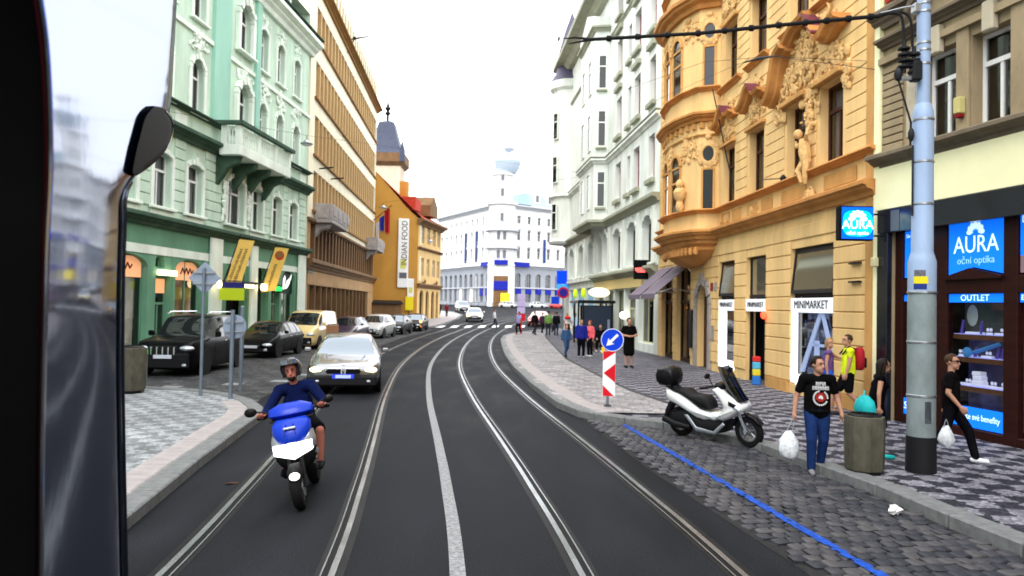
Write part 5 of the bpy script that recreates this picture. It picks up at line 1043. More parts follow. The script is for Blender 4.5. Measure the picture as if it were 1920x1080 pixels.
for x, zz in ((-.31, 5.98), (-.17, 5.9)):
    mb = MB(); z0 = zz
    for k in range(4): mb.lathe([(.03, 0), (.085, .02), (.085, .045), (.03, .06)], (x, -.06, z0 - .3 + k * .085), 12)
    mb.tube([(x, -.06, z0 - .36), (x, -.06, z0 + .1)], .03, 8); O('insulator', mb, IRON, t)
O('bracket', MB().box(-.36, -.08, -.1, -.03, 5.52, 5.57).tube([(-.3, -.06, 5.75), (-.08, -.03, 5.8)], .02, 6).tube([(-.3, -.06, 5.92), (-.08, -.03, 5.95)], .02, 6), STEEL, t); O('junction_box', MB().bbox(-.22, -.09, -.16, .0, 5.5, 5.78, .02), IRON, t)
O('feed_cable', MB().tube(catmull([(-.62, .03, 6.47), (-.45, 0, 6.5), (-.34, -.05, 6.42), (-.31, -.06, 6.05)], 6), .022, 7).tube(catmull([(-.62, .03, 6.49), (-.36, 0, 6.52), (-.22, -.05, 6.4), (-.19, -.06, 6.0)], 6), .02, 7), RUBBER, t)
O('stay_rod', MB().tube([(-.4, -.06, 5.7), (-.38, -.06, 5.5), (-.2, -.05, 4.92), (-.19, -.02, 4.6)], .014, 6).ball((-.19, -.04, 4.75), (.045, .045, .1), 8, 5).ball((-.39, -.06, 5.6), (.06, .06, .1), 8, 5), IRON, t)
O('down_pipe', MB().tube([(-.16, -.03, 4.6), (-.16, -.03, 3.6)], .014, 6), IRON, t); O('clamp_arm', MB().tube([(-.62, .03, 6.5), (-.3, 0, 6.58), (-.08, 0, 6.62)], .012, 6).bbox(-.16, -.06, -.06, .06, 6.5, 6.64, .015), STEEL, t)
t = tag(O('overhead_cable', MB().tube([(5.19, 10.6, 6.59), (4.2, 11.0, 6.62), (2.9, 11.7, 6.7), (1.269, 12.5, 6.856)], .03, 8), RUBBER), 'thick black overhead cable slung from the blue pole across the street', 'cable')
mb = MB(); C_ = [Vector((5.19, 10.6, 6.59)), Vector((4.2, 11.0, 6.62)), Vector((2.9, 11.7, 6.7)), Vector((1.269, 12.5, 6.856))]
for k in range(11):
    f = (k + .4) / 11 * 3; i = int(f); p = C_[i].lerp(C_[i + 1], f - i); O('cable_clamp', MB().lathe([(.03, -.045), (.048, -.03), (.048, .03), (.03, .045)], tuple(p), 10, axis='x'), RUBBER, t)
O('cable_tail', MB().tube([(1.269, 12.5, 6.856), (1.0, 12.9, 7.03), (.917, 13.0, 7.047), (.751, 13.2, 7.12)], [.026, .018, .014, .004], 7).tube([(1.269, 12.5, 6.856), (1.05, 12.85, 6.93), (.915, 13.02, 6.958)], [.026, .016, .01], 7), RUBBER, t); O('end_clamp', MB().ball((.75, 13.2, 7.11), (.02, .02, .06), 8, 5), RUBBER, t); O('thin_wire', MB().tube([(.751, 13.2, 7.12), (-5, 22, 9.0), (-12.75, 37, 12.6)], .002, 4), STEEL, t)  # wire made hair-thin, its shape imitating how bright sky swallows it
def wire(name, lab, pts, r, mat=IRON, parts=()):
    o = tag(O(name, MB().tube(pts, r, 5), mat), lab, 'wire', None); return o
wire('span_wire', 'thin wire running from the orange house corner across its upper windows', [(7.7, 15.9, 7.55), (6.9, 20, 9.2), (6.2, 24.5, 10.5), (5.6, 36, 13.0)], .008)
o = wire('span_wire', 'thin wire with a dark turnbuckle in front of the orange house pediment', [(7.75, 16.4, 7.9), (6.75, 19.6, 9.05), (6.4, 21.5, 9.45), (5.4, 30, 10.6)], .006); O('turnbuckle', MB().tube([(6.85, 19.3, 8.98), (6.62, 20.2, 9.2), (6.45, 21.1, 9.38)], [.01, .05, .01], 8), IRON, o)
wire('stay_rod', 'slanting dark rod hanging down in front of the oriel of the orange house', [(6.95, 26.2, 10.1), (7.3, 25.6, 7.6), (7.58, 25.1, 5.75)], .022); 
p = N.P(13.9, .1, 6.0); t = thing('wall_lamp', 'small dark lamp on a rod between windows of the orange house', 'lamp', (7.5, 20.6, 5.98)); O('arm', MB().tube([(0, 0, .02), (-.55, .1, .0)], .015, 6), IRON, t); O('lamp_head', MB().lathe([(.0, -.1), (.07, -.08), (.09, .04), (.03, .12)], (-.05, 0, 0), 10), IRON, t)
def hung(lab, loc, s=1., a=None, b=None):
    t = thing('street_lamp', lab, 'street lamp', loc, 0, 'lamps hung on wires over the street'); O('lamp_hood', MB().lathe([(.04, .2), (.12, .16), (.16, .08), (.32, .0), (.3, -.04)], n=16).tube([(-.02, 0, .1), (.02, 0, .1)], .1, 6), STEEL, t); O('lamp_glass', MB().lathe([(.27, -.04), (.2, -.1), (.02, -.13)], n=14), WHITE, t); t.scale = (s, s, s)
    O('hanger', MB().tube([(0, 0, .18), (0, 0, .42)], .015, 5), IRON, t)
    if a: tag(O('span_wire', MB().tube([a, (loc[0], loc[1], loc[2] + .42 * s), b], .007, 5), IRON), 'thin span wire carrying ' + lab.split(',')[0], 'wire')
hung('grey street lamp hung beside the green house, nearest of the hanging lamps', (-10.64, 38, 10.4), 1.0, (-13.6, 27, 9.3), (4.9, 60, 13.2)); hung('grey street lamp hung before the ochre gable end', (-10.5, 60, 10.0), 1.0, (-13.7, 68, 10.2), (5.4, 55, 12)); hung('grey street lamp hung before the yellow house front, farthest of the hanging lamps', (-8.3, 75, 8.6), .9, (-9.95, 79, 9.2), (4.6, 64.5, 11))
p = B.P(20, 0); mb = MB(); t = thing('roof_bracket', 'dark wire bracket high on the roof edge of the cream office block', 'bracket', (-13.4, 57, 22.4)); O('arm', MB().tube([(-.2, 0, 0), (1.9, .3, .5)], .06, 6), IRON, t); O('strut', MB().tube([(.2, 0, -1.2), (.9, .1, .25)], .05, 6).ball((.9, .1, .28), .14, 8, 5), IRON, t)

# ------------------------------------------------------------------ traffic signs and posts
SIGNBACK = M('sign_back_grey', (.26, .31, .40), .45, .5, var=.15, vscale=(3, 3, 3)); GALV = M('galvanised', (.17, .21, .26), .5, .5, var=.2, vscale=(5, 5, 2)); SBLUE = M('sign_blue_paint', (.005, .05, .62), .4); SRED = M('sign_red_paint', (.60, .01, .02), .45); SWH = M('sign_white_paint', (.80, .82, .84), .45)
t = thing('diamond_sign', 'grey back of a diamond traffic sign on a thin post at the left corner', 'traffic sign', (-7.14, 17.29, .12)); O('post', MB().tube([(0, 0, 0), (0, 0, 2.95)], .036, 10), GALV, t)
O('plate', MB().prism([(0, -.38), (.38, 0), (0, .38), (-.38, 0)], 'y', .04, .055, bev=.004), SIGNBACK, t, (0, 0, 2.72)); O('back_rail', MB().box(-.26, .26, .0, .038, 2.83, 2.87), STEEL, t); O('back_rail', MB().box(-.26, .26, .0, .038, 2.57, 2.61), STEEL, t)
t = thing('round_sign', 'grey back of a round traffic sign on a low post at the left kerb', 'traffic sign', (-6.25, 16.84, .12)); O('post', MB().tube([(-.03, 0, 0), (-.03, 0, 2.0)], .045, 10), GALV, t); O('plate', MB().lathe([(.02, 0), (.265, 0), (.27, .008), (.265, .016), (.02, .016)], (0, .05, 1.62), 24, axis='y'), SIGNBACK, t); O('back_rail', MB().box(-.2, .2, .0, .045, 1.72, 1.75).box(-.2, .2, .0, .045, 1.5, 1.53), STEEL, t)
t = thing('grey_post', 'grey steel post just behind the round sign at the left corner', 'post', (-6.95, 19.3, 0)); O('post', MB().tube([(0, 0, 0), (0, 0, 2.15)], .05, 10), GALV, t); O('cap', MB().ball((0, 0, 2.15), .052, 8, 5), GALV, t)
for i, (x, y) in enumerate(((-10.15, 19.6), (-9.75, 19.9))):
    t = thing('bollard', ('grey steel bollard by the left bin, nearer the tram', 'grey steel bollard by the left bin, nearer the black off-roader, with a lime reflector')[i], 'bollard', (x, y, 0), 0, 'bollards at the left corner'); O('post', MB().tube([(0, 0, 0), (0, 0, 1.0)], .09, 12), GALV, t); O('reflector', MB().lathe([(.094, .86), (.094, .97)], n=12), M('lime_reflector', (.12, .7, .02), .4, emit=.3) if i else STEEL, t)
t = thing('keep_left_sign', 'blue round sign with white arrow above a red and white striped board on the kerb', 'traffic sign', (2.18, 16.54, .12)); O('post', MB().tube([(-.02, .03, 0), (-.02, .03, 1.95)], .03, 10), GALV, t); O('foot', MB().lathe([(.09, 0), (.09, .05), (.04, .08)], (-.02, .03, 0), 12), GRANITE2, t)
O('blue_disc', MB().lathe([(.02, 0), (.252, 0), (.255, -.006), (.252, -.012), (.02, -.012)], (.06, 0, 1.5), 32, axis='y'), SBLUE, t); O('rim', MB().lathe([(.238, -.013), (.252, -.013), (.252, -.016), (.238, -.016), (.238, -.013)], (.06, 0, 1.5), 32, axis='y', cap=False), SWH, t)
mb = MB(); a = R(225); ca_, sa_ = math.cos(a), math.sin(a); A_ = [(-.17, -.03), (.05, -.03), (.03, -.09), (.19, 0), (.03, .09), (.05, .03), (-.17, .03)]; mb.prism([(.06 + x * ca_ - z * sa_, 1.5 + x * sa_ + z * ca_) for x, z in A_], 'y', -.02, -.014); O('arrow', mb, SWH, t, smooth=0)
b0, b1, zt, zb = -.14, .14, 1.26, .26; bd = O('board', MB().bbox(b0, b1, -.01, .008, zb, zt, .006), SWH, t); X = lambda f: b0 + .005 + f * (b1 - b0 - .01); Zf = lambda f: zt - .005 - f * (zt - zb - .01)
for P_ in ([(0, 0), (1, 0), (.98, .03), (0, .21)], [(1, .28), (1, .70), (.05, .49)], [(0, .76), (.92, 1), (0, 1)]): O('red_stripe', MB().prism([(X(a_), Zf(b_)) for a_, b_ in P_], 'y', -.0145, -.0105), SRED, bd, smooth=0)
O('warning_lamp', MB().bbox(-.17, -.1, .0, .06, 1.2, 1.34, .012), M('amber', (.8, .42, .01), .4, emit=.3), t)
# concrete bins
CONC = M('washed_concrete', (.085, .08, .06), .9, var=.3, vscale=(9, 9, 5), bump=.6, bscale=110); BAGK = M('bin_liner', (.008, .008, .009), .4)
def octo(r, z): return [(r * math.cos(R(22.5 + 45 * k)), r * math.sin(R(22.5 + 45 * k)), z) for k in range(8)]
def binobj(lab, loc, s):
    t = thing('litter_bin', lab, 'litter bin', loc, .2, 'concrete litter bins'); O('concrete_shell', MB().loft([octo(.25, .05), octo(.262, .08), octo(.275, .68), octo(.262, .78), octo(.235, .79), octo(.21, .72)]), CONC, t, smooth=25); O('foot', MB().loft([octo(.23, 0), octo(.24, .05)]), BAGK, t); O('liner', MB().loft([octo(.2, .3), octo(.222, .80), octo(.19, .82), octo(.15, .6)], 0), BAGK, t); t.scale = (s, s, s)
binobj('octagonal concrete litter bin on the right kerb between the man in jeans and the pole', (4.94, 10.42, .12), 1.0); binobj('round-cornered concrete litter bin half hidden behind the tram on the left pavement', (-8.95, 17.6, .12), 1.35)
# tram stop shelter
SHM = M('shelter_black', (.010, .011, .013), .4, .2); t = thing('bus_shelter', 'black glazed tram stop shelter on the footway by the pale house', 'shelter', (4.9, 43, .12), 0)
O('roof', MB().bbox(-1.3, .75, -2.4, 3.4, 2.42, 2.58, .03), SHM, t)
for x, y in ((-1.0, -2.2), (.6, -2.2), (-1.0, .5), (.6, .5), (.6, 3.2), (-1.0, 3.2)): O('post', MB().box(x - .05, x + .05, y - .05, y + .05, 0, 2.42), SHM, t)
O('back_glass', MB().box(.6, .62, -2.1, 3.1, .3, 2.3), DARKGLASS, t); O('side_glass', MB().box(-.9, .5, .5, .52, .3, 2.3), DARKGLASS, t); O('advert_panel', MB().bbox(-.95, .55, -2.26, -2.14, .3, 2.3, .03), M('advert_dark', (.02, .03, .05), .2), t); O('bench', MB().bbox(.1, .5, -1.8, .4, .45, .52, .02), BROWN, t)
t = thing('stop_post', 'pole of the tram stop with round dark blue no-stopping disc and small blue board', 'traffic sign', (4.3, 62.5, .12)); O('post', MB().tube([(0, 0, 0), (0, 0, 3.6)], .05, 8), GALV, t); O('disc', MB().lathe([(.02, 0), (.48, 0), (.48, -.02), (.02, -.02)], (0, -.06, 3.35), 20, axis='y'), SRED, t); O('disc_core', MB().lathe([(.02, 0), (.34, 0), (.34, -.02), (.02, -.02)], (0, -.085, 3.35), 20, axis='y'), M('navy_disc', (.02, .02, .25), .4), t); O('board', MB().bbox(-1.0, -.35, -.08, -.04, 2.4, 3.0, .01), SBLUE, t)
t = thing('timetable_column', 'pale lilac and red information column at the end of the tram platform', 'column', (.75, 58.5, .15)); t.scale = (.75, .75, .8); O('post', MB().bbox(-.1, .1, -.08, .08, 0, 1.2, .02), SRED, t); O('panel', MB().bbox(-.42, .42, -.1, .1, 1.2, 1.9, .03), SRED, t)
for z in (1.95, 2.6, 3.25): O('lilac_panel', MB().bbox(-.42, .42, -.1, .1, z, z + .6, .03), M('lilac', (.50, .42, .68), .5), t)
t = thing('clock_lamp', 'dark ornate lamp post with pale globe before the white palace', 'lamp post', (15.5, 150, gz(150))); O('post', MB().lathe([(.6, 0), (.35, .6), (.2, 1.2), (.16, 9), (.3, 9.3), (.14, 10), (.1, 15.5)], n=10), IRON, t); O('cross_arm', MB().tube([(-1.6, 0, 13.5), (1.6, 0, 13.5)], .14, 6).ball((0, 0, 13.6), .45, 8, 5), IRON, t); O('globe', MB().ball((0, -.3, 5.8), .7, 10, 7), WHITE, t)
# railing at the far corner
t = thing('railing', 'low dark railing along the pavement before the white palace', 'railing', (-14, 170, gz(170)), .0); 
for i in range(8): O('post', MB().box(i * 1.6 - .05, i * 1.6 + .05, -.05, .05, 0, 1.1), IRON, t)
O('rail', MB().box(0, 11.2, -.04, .04, 1.02, 1.1).box(0, 11.2, -.03, .03, .5, .55), IRON, t)

# ------------------------------------------------------------------ the tram we look out of
def panelmat():
    m = bpy.data.materials.new('tram_lacquer'); m.use_nodes = True; t_ = m.node_tree; t_.nodes.clear(); o = t_.nodes.new('ShaderNodeOutputMaterial'); a = t_.nodes.new('ShaderNodeAddShader')
    d = t_.nodes.new('ShaderNodeBsdfDiffuse'); d.inputs[0].default_value = (.002, .004, .011, 1); g_ = t_.nodes.new('ShaderNodeBsdfGlossy'); g_.inputs['Color'].default_value = (.30, .32, .37, 1); g_.inputs['Roughness'].default_value = .07
    n = t_.nodes.new('ShaderNodeTexNoise'); n.inputs['Scale'].default_value = 14; n.inputs['Detail'].default_value = 3; tc = t_.nodes.new('ShaderNodeTexCoord'); link(t_, tc.outputs['Object'], n.inputs['Vector']); bp = t_.nodes.new('ShaderNodeBump'); bp.inputs['Strength'].default_value = .05; bp.inputs['Distance'].default_value = .004; link(t_, n.outputs[0], bp.inputs['Height']); link(t_, bp.outputs[0], g_.inputs['Normal'])
    link(t_, d.outputs[0], a.inputs[0]); link(t_, g_.outputs[0], a.inputs[1]); link(t_, a.outputs[0], o.inputs[0]); return m
T = thing('tram', 'dark glossy side and black window frame of the tram at the left edge', 'tram', (-.6, 1.0, 0))
lf = [(-.463, .717, 2.652), (-.474, .75, 2.606), (-.483, .774, 2.547), (-.49, .79, 2.478), (-.493, .793, 2.41), (-.498, .802, 2.324), (-.509, .822, 2.178), (-.521, .848, 2.017), (-.54, .89, 1.6)]
rt = [(-.701, 1.547, 3.008), (-.707, 1.552, 2.863), (-.707, 1.538, 2.731), (-.649, 1.333, 2.597), (-.606, 1.18, 2.526), (-.605, 1.173, 2.466), (-.615, 1.194, 2.348), (-.643, 1.264, 2.133), (-.71, 1.45, 1.6)]
lf2 = catmull(lf, 4); rt2 = catmull(rt, 4); mb = MB(); n = 14; rings = []
for a, b in zip(lf2, rt2):
    a, b = Vector(a), Vector(b); ring = []
    for i in range(n + 1):
        f = i / n; p = a.lerp(b, f); p.x += .003 * math.sin(math.pi * f) + (-.010 * ((f - .86) / .14) ** 2 if f > .86 else 0); p.y += 0; ring.append((p.x + .6, p.y - 1.0, p.z))
    ring += [(ring[-1][0] - .05, ring[-1][1] + .01, ring[-1][2]), (ring[0][0] - .07, ring[0][1] + .05, ring[0][2])]
    rings.append(ring)
mb.loft(rings); O('body_panel', mb, panelmat(), T, smooth=60)
# rubber window frame: a black curved post nearest the camera
mb = MB(); rr = []
for p in lf2: x, y, z = p[0] + .6, p[1] - 1.0, p[2]; rr.append([(x - .004, y - .008, z), (x - .02, y - .06, z), (x - .16, y - .14, z), (x - .5, y - .2, z), (x - .5, y + .1, z), (x - .03, y + .01, z)])
mb.loft(rr); O('window_frame', mb, BLACK, T, smooth=30)
O('frame_strip', MB().tube([(p[0] + .6 + .001, p[1] - 1.0 - .006, p[2]) for p in lf2], .0032, 8), CHROME, T)
TRIM = M('tram_trim_dark', (.10, .12, .16), .2, .8)
q = [Vector(a).lerp(Vector(b), .84) for a, b in zip(lf2, rt2)]; O('door_edge', MB().tube([(p.x + .6 + .003, p.y - 1.0, p.z) for p in q if p.z < 2.60], .0018, 8), TRIM, T); q = [Vector(a).lerp(Vector(b), .91) for a, b in zip(lf2, rt2)]; O('door_edge', MB().tube([(p.x + .6 + .002, p.y - 1.0, p.z) for p in q if p.z < 2.54], .0026, 8), TRIM, T)
mo, mi_ = [(-0.0346, 0.3059, 2.6896), (-0.0692, 0.4239, 2.7145), (-0.0974, 0.5177, 2.7147), (-0.0995, 0.5218, 2.6861), (-0.0768, 0.4409, 2.6336), (-0.0339, 0.2923, 2.5759), (0.0043, 0.161, 2.5374), (0.0052, 0.161, 2.565), (-0.0032, 0.1933, 2.6099), (-0.0138, 0.2333, 2.6544)], [(0.0005, 0.2337, 2.6708), (-0.0322, 0.3451, 2.6943), (-0.0588, 0.4338, 2.6946), (-0.0607, 0.4376, 2.6675), (-0.0393, 0.3612, 2.6179), (0.0012, 0.2208, 2.5634), (0.0373, 0.0968, 2.5271), (0.0381, 0.0967, 2.5531), (0.0302, 0.1273, 2.5955), (0.0201, 0.165, 2.6375)]
def shrink(P, k): c = sum((Vector(p) for p in P), Vector()) / len(P); return [tuple(c + (Vector(p) - c) * k) for p in P]
mo = catmull(mo + [mo[0]], 4)[:-1]; mi_ = catmull(mi_ + [mi_[0]], 4)[:-1]; mi_ = [tuple(Vector(a) * .55 + Vector(b) * .45) for a, b in zip(mo, mi_)]
mi = O('wing_mirror', MB().loft([shrink(mo, .97), shrink(mi_, .93), shrink(mi_, .7)]), M('mirror_black', (.002, .002, .0025), .5, spec=.012), T, smooth=40)
O('mirror_glint', MB().tube([Vector(p) + Vector((.001, 0, 0)) for p in shrink(mi_, .90)[4:16]], .0011, 6), CHROME, mi)  # chrome thread added along the edge to draw its highlight
O('wiper_tip', MB().tube([(-.05, .36, 2.93), (-.056, .36, 2.90), (-.054, .37, 2.80)], [.001, .0035, .0005], 6), BLACK, T)

# the rest of the tram behind us, and the street going on behind the camera
TRB = M('tram_red', (.20, .02, .025), .3, coat=.5)
tb = O('car_body', MB().bbox(-2.35, -.17, -15, .28, .35, 3.35, .12), TRB, T); O('side_windows', MB().box(-.175, -.16, -14.6, -.6, 1.5, 2.75), DARKGLASS, tb); O('roof_gear', MB().bbox(-1.9, -.6, -12, -2, 3.36, 3.75, .08), IRON, T); O('skirt', MB().bbox(-2.25, -.25, -14.8, .1, .12, .349, .03), BLACK, T)
def plainhouse(name, lab, A_, B_, mat, h):
    F = Fac(name, lab, 'house', A_, B_); n = int(F.L / 2.6); st = F.L / n
    for i in range(n):
        a = (i + .5) * st - .6; F.op(a, a + 1.2, .6, 3.4, 0, 'M', DKBR)
        for k in range(1, int((h - 1.5) / 3.9) + 1): F.op(a, a + 1.2, 1.6 + k * 3.9, 3.7 + k * 3.9, 0, 'T')
    F.wall(0, F.L, -.3, h, mat); F.mass(0, F.L, -.3, h, mat, 9); F.band(0, F.L, h - .6, h, .6, mat, 'roof_cornice'); F.band(0, F.L, 4.4, 4.8, .3, mat)
plainhouse('stone_house', 'grey stone house beyond the optician, behind the viewer on the right', (9.9, 4.8), (12.4, -40), STN, 17)
plainhouse('plaster_house', 'pale plaster house before the green one, behind the viewer on the left', (-14.9, -40), (-14.18, 14.05), GREENT, 18)
# ------------------------------------------------------------------ cars
def paint(name, col, metal=.0, rough=.25): return M(name, col, rough if max(col) > .02 else .32, metal, coat=.8 if max(col) > .02 else .2, spec=.4 if max(col) > .02 else .04)
TYRE = M('tyre', (.008, .008, .009), .85); RIM = M('alloy', (.30, .31, .33), .35, .8); UNDER = M('car_plastic', (.010, .010, .012), .6); LAMP = M('lamp_glass', (.55, .6, .65), .1, .3); CARGLASS = M('car_glass', (.010, .012, .014), .03, spec=.9); AMBER = M('indicator', (.8, .25, .02), .3, emit=.6); PLATE = M('number_plate', (.6, .63, .72), .5)
PROF = {
 'sedan': dict(top=[(0, .66), (.015, .735), (.05, .79), (.25, .93), (.30, 1.02), (.40, 1.34), (.47, 1.43), (.56, 1.47), (.68, 1.44), (.76, 1.34), (.87, 1.06), (.98, .99), (1, .7)], belt=[(0, .62), (.02, .70), (.06, .75), (.25, .88), (.45, .93), (.72, .96), (.88, .98), (1, .68)], cowl=.255, roof0=.43, roof1=.71, deck=.88, wr=.70),
 'hatch': dict(top=[(0, .5), (.015, .64), (.06, .76), (.22, .96), (.27, 1.05), (.38, 1.34), (.46, 1.44), (.6, 1.48), (.8, 1.43), (.88, 1.32), (.965, 1.0), (1, .62)], belt=[(0, .48), (.02, .62), (.07, .73), (.22, .9), (.5, .96), (.85, 1.0), (.965, .98), (1, .6)], cowl=.225, roof0=.41, roof1=.86, deck=.965, wr=.72),
 'suv': dict(top=[(0, .68), (.012, .95), (.04, 1.06), (.23, 1.17), (.27, 1.25), (.35, 1.62), (.41, 1.80), (.55, 1.86), (.88, 1.82), (.94, 1.7), (.985, 1.2), (1, .72)], belt=[(0, .66), (.012, .9), (.05, 1.02), (.23, 1.1), (.5, 1.13), (.9, 1.17), (.985, 1.15), (1, .7)], cowl=.235, roof0=.39, roof1=.90, deck=.985, wr=.78),
 'van': dict(top=[(0, .6), (.015, .84), (.05, 1.0), (.15, 1.16), (.19, 1.28), (.28, 1.66), (.34, 1.82), (.5, 1.9), (.93, 1.86), (.975, 1.76), (.99, 1.2), (1, .7)], belt=[(0, .58), (.015, .8), (.06, .95), (.15, 1.08), (.4, 1.12), (.97, 1.14), (.99, 1.1), (1, .68)], cowl=.155, roof0=.32, roof1=.95, deck=.99, wr=.84)}
def car(kind, lab, loc, rz, col, L=4.5, Wd=1.8, hs=1., name='parked_car', cat='car', group='cars parked along the left side', lights=None, plate=None, metal=.0, detail=1, grille='bars', wsmat=None, sidewin=True):
    P = PROF[kind]; t = thing(name, lab, cat, loc, rz, group); pm = paint('car_paint', col, metal); hw0 = Wd / 2
    F = sorted(set([0, .008, .015, .03, .05, .08, .12, .16, .2] + [P['cowl'], P['roof0'], P['roof1'], P['deck']] + [i / 30 for i in range(6, 30)] + [.975, .985, .993, 1]))
    plan = [(0, .70), (.008, .78), (.03, .88), (.08, .955), (.16, 1), (.85, 1), (.94, .96), (.985, .88), (1, .78)]
    rings = []
    for f in F:
        y = -L / 2 + f * L; w = hw0 * lerp(f, plan); b = lerp(f, P['belt']) * hs; tp = max(lerp(f, P['top']) * hs, b + .01); zb = .20 if .03 < f < .97 else .27; g = min(1, max(0, (tp - b) / .42)); wr = w * (.93 * (1 - g) + P['wr'] * g); e = min(.09, (tp - b) * .5)
        half = [(0, zb), (w * .86, zb), (w * .97, zb + .10), (w * 1.0, zb + .24), (w * 1.0, b - .16), (w * .985, b - .05), (w * .95, b), (w * .95 * .5 + wr * .5 + .012, b + (tp - e - b) * .52), (wr, tp - e), (wr * .93, tp - e * .35), (wr * .72, tp - .006), (0, tp + .012 * g)]
        rings.append([(-x, y, z) for x, z in half] + [(x, y, z) for x, z in half[-2:0:-1]])
    n = len(rings[0]); body, ws, sl, sr, rw = MB(), MB(), MB(), MB(), MB()
    pil = .56 if kind != 'van' else .36; pil2 = .74 if kind in ('suv', 'hatch') else .99
    for k in range(len(F) - 1):
        fm = (F[k] + F[k + 1]) / 2
        for i in range(n):
            j = (i + 1) % n; ii = i if i < 11 else n - 1 - i; tgt = body
            if ii in (9, 10) and P['cowl'] < fm < P['roof0']: tgt = ws
            elif ii in (9, 10) and P['roof1'] < fm < P['deck'] and kind != 'van': tgt = rw
            elif ii in (6, 7) and P['cowl'] + .055 < fm < (P['deck'] - .035 if kind != 'van' else .36) and abs(fm - pil) > .016 and abs(fm - pil2) > .014 and sidewin: tgt = sl if i < 11 else sr
            tgt.add([rings[k][i], rings[k][j], rings[k + 1][j], rings[k + 1][i]], [(0, 1, 2, 3)])
    body.add(rings[0], [tuple(range(n))]); body.add(rings[-1], [tuple(range(n))])
    O('body', body, pm, t, smooth=38); O('windscreen', ws, wsmat or CARGLASS, t, smooth=40)
    for m, nm in ((sl, 'side_window'), (sr, 'side_window'), (rw, 'rear_window')):
        if m.v: O(nm, m, CARGLASS, t, smooth=40)
    r = .32 if kind != 'suv' else .385
    wheel = MB().lathe([(r * .6, -.1), (r * .94, -.1), (r, -.07), (r, .07), (r * .94, .1), (r * .6, .1), (r * .6, -.1)], n=22, axis='x', cap=False); wm = mesh('tyre', wheel, TYRE); rim = MB().lathe([(.03, -.07), (r * .3, -.09), (r * .62, -.06), (r * .62, .06), (r * .3, .09), (.03, .07)], n=20, axis='x')
    for k in range(5): a = k * 1.2566; rim.prism([(math.cos(a - .13) * r * .2, math.sin(a - .13) * r * .2), (math.cos(a - .1) * r * .6, math.sin(a - .1) * r * .6), (math.cos(a + .1) * r * .6, math.sin(a + .1) * r * .6), (math.cos(a + .13) * r * .2, math.sin(a + .13) * r * .2)], 'x', -.1, .1)
    rm = mesh('rim', rim, RIM); arch = MB().lathe([(.02, -.02), (r * 1.13, -.02), (r * 1.13, .02), (.02, .02)], n=22, axis='x'); am = mesh('wheel_arch', arch, UNDER)
    for fy in (.185, .80):
        for sx_ in (-1, 1):
            y = -L / 2 + fy * L; w_ = ob('wheel', wm, t, (sx_ * (hw0 - .10), y, r)); ob('rim', rm, w_); ob('wheel_arch', am, t, (sx_ * (hw0 - .012), y, r + .01))
    bz = lerp(.02, P['belt']) * hs; fw = hw0 * .8
    O('lower_grille', MB().bbox(-fw, fw, -L / 2 - .03, -L / 2 + .1, .26, bz - .22, .03), UNDER, t)
    if grille == 'bars':
        O('grille', MB().bbox(-fw * .5, fw * .5, -L / 2 - .018, -L / 2 + .06, bz - .19, bz - .03, .015), UNDER, t); O('grille_trim', MB().box(-fw * .5, fw * .5, -L / 2 - .026, -L / 2 - .019, bz - .12, bz - .09), CHROME, t)
    elif grille == 'slats':
        g_ = O('grille', MB().bbox(-.42, .42, -L / 2 - .02, -L / 2 + .06, bz - .28, bz - .0, .015), UNDER, t)
        for k in range(5): x = -.34 + k * .17; O('grille_bar', MB().bbox(x - .025, x + .025, -L / 2 - .045, -L / 2 - .021, bz - .26, bz - .03, .008), CHROME, g_)
    elif grille == 'twin':
        for s_ in (-1, 1): k_ = O('kidney_grille', MB().prism([(s_ * .035, bz - .17), (s_ * .40, bz - .165), (s_ * .45, bz - .09), (s_ * .39, bz - .01), (s_ * .05, bz - .01)], 'y', -L / 2 - .045, -L / 2 + .05, bev=.02), CHROME, t); O('grille_mesh', MB().prism([(s_ * .055, bz - .152), (s_ * .39, bz - .148), (s_ * .428, bz - .09), (s_ * .38, bz - .03), (s_ * .065, bz - .03)], 'y', -L / 2 - .052, -L / 2 - .046), BLACK, k_)
    for s_ in (-1, 1):
        hl = MB(); hl.ball((s_ * fw * .86, -L / 2 + .13, bz - .07), (fw * (.30 if grille != 'twin' else .27), .16, .085), 12, 8); O('headlight', hl, lights or LAMP, t)
        O('mirror', MB().bbox(s_ * (hw0 + .02), s_ * (hw0 + .2), -L / 2 + (P['cowl'] + .09) * L - .06, -L / 2 + (P['cowl'] + .09) * L + .05, .98 * hs if kind in ('sedan', 'hatch') else 1.16, 1.1 * hs if kind in ('sedan', 'hatch') else 1.33, .03) if s_ > 0 else MB().bbox(-(hw0 + .2), -(hw0 + .02), -L / 2 + (P['cowl'] + .09) * L - .06, -L / 2 + (P['cowl'] + .09) * L + .05, .98 * hs if kind in ('sedan', 'hatch') else 1.16, 1.1 * hs if kind in ('sedan', 'hatch') else 1.33, .03), pm, t)
        if detail: O('fog_lamp', MB().ball((s_ * fw * .85, -L / 2 - .01, .36), (.09, .04, .05), 8, 5), LAMP, t)
        O('tail_lamp', MB().bbox(s_ * fw * .95 - .06, s_ * fw * .95 + .06, L / 2 - .12, L / 2 - .02, bz - .05, bz + .12, .02), M('tail_red', (.3, .01, .01), .3) if 'tail_red' not in bpy.data.materials else bpy.data.materials['tail_red'], t)
    O('number_plate', MB().bbox(-.27, .27, -L / 2 - .05, -L / 2 - .03, .42 if kind != 'suv' else .55, .53 if kind != 'suv' else .66, .006), plate or PLATE, t)
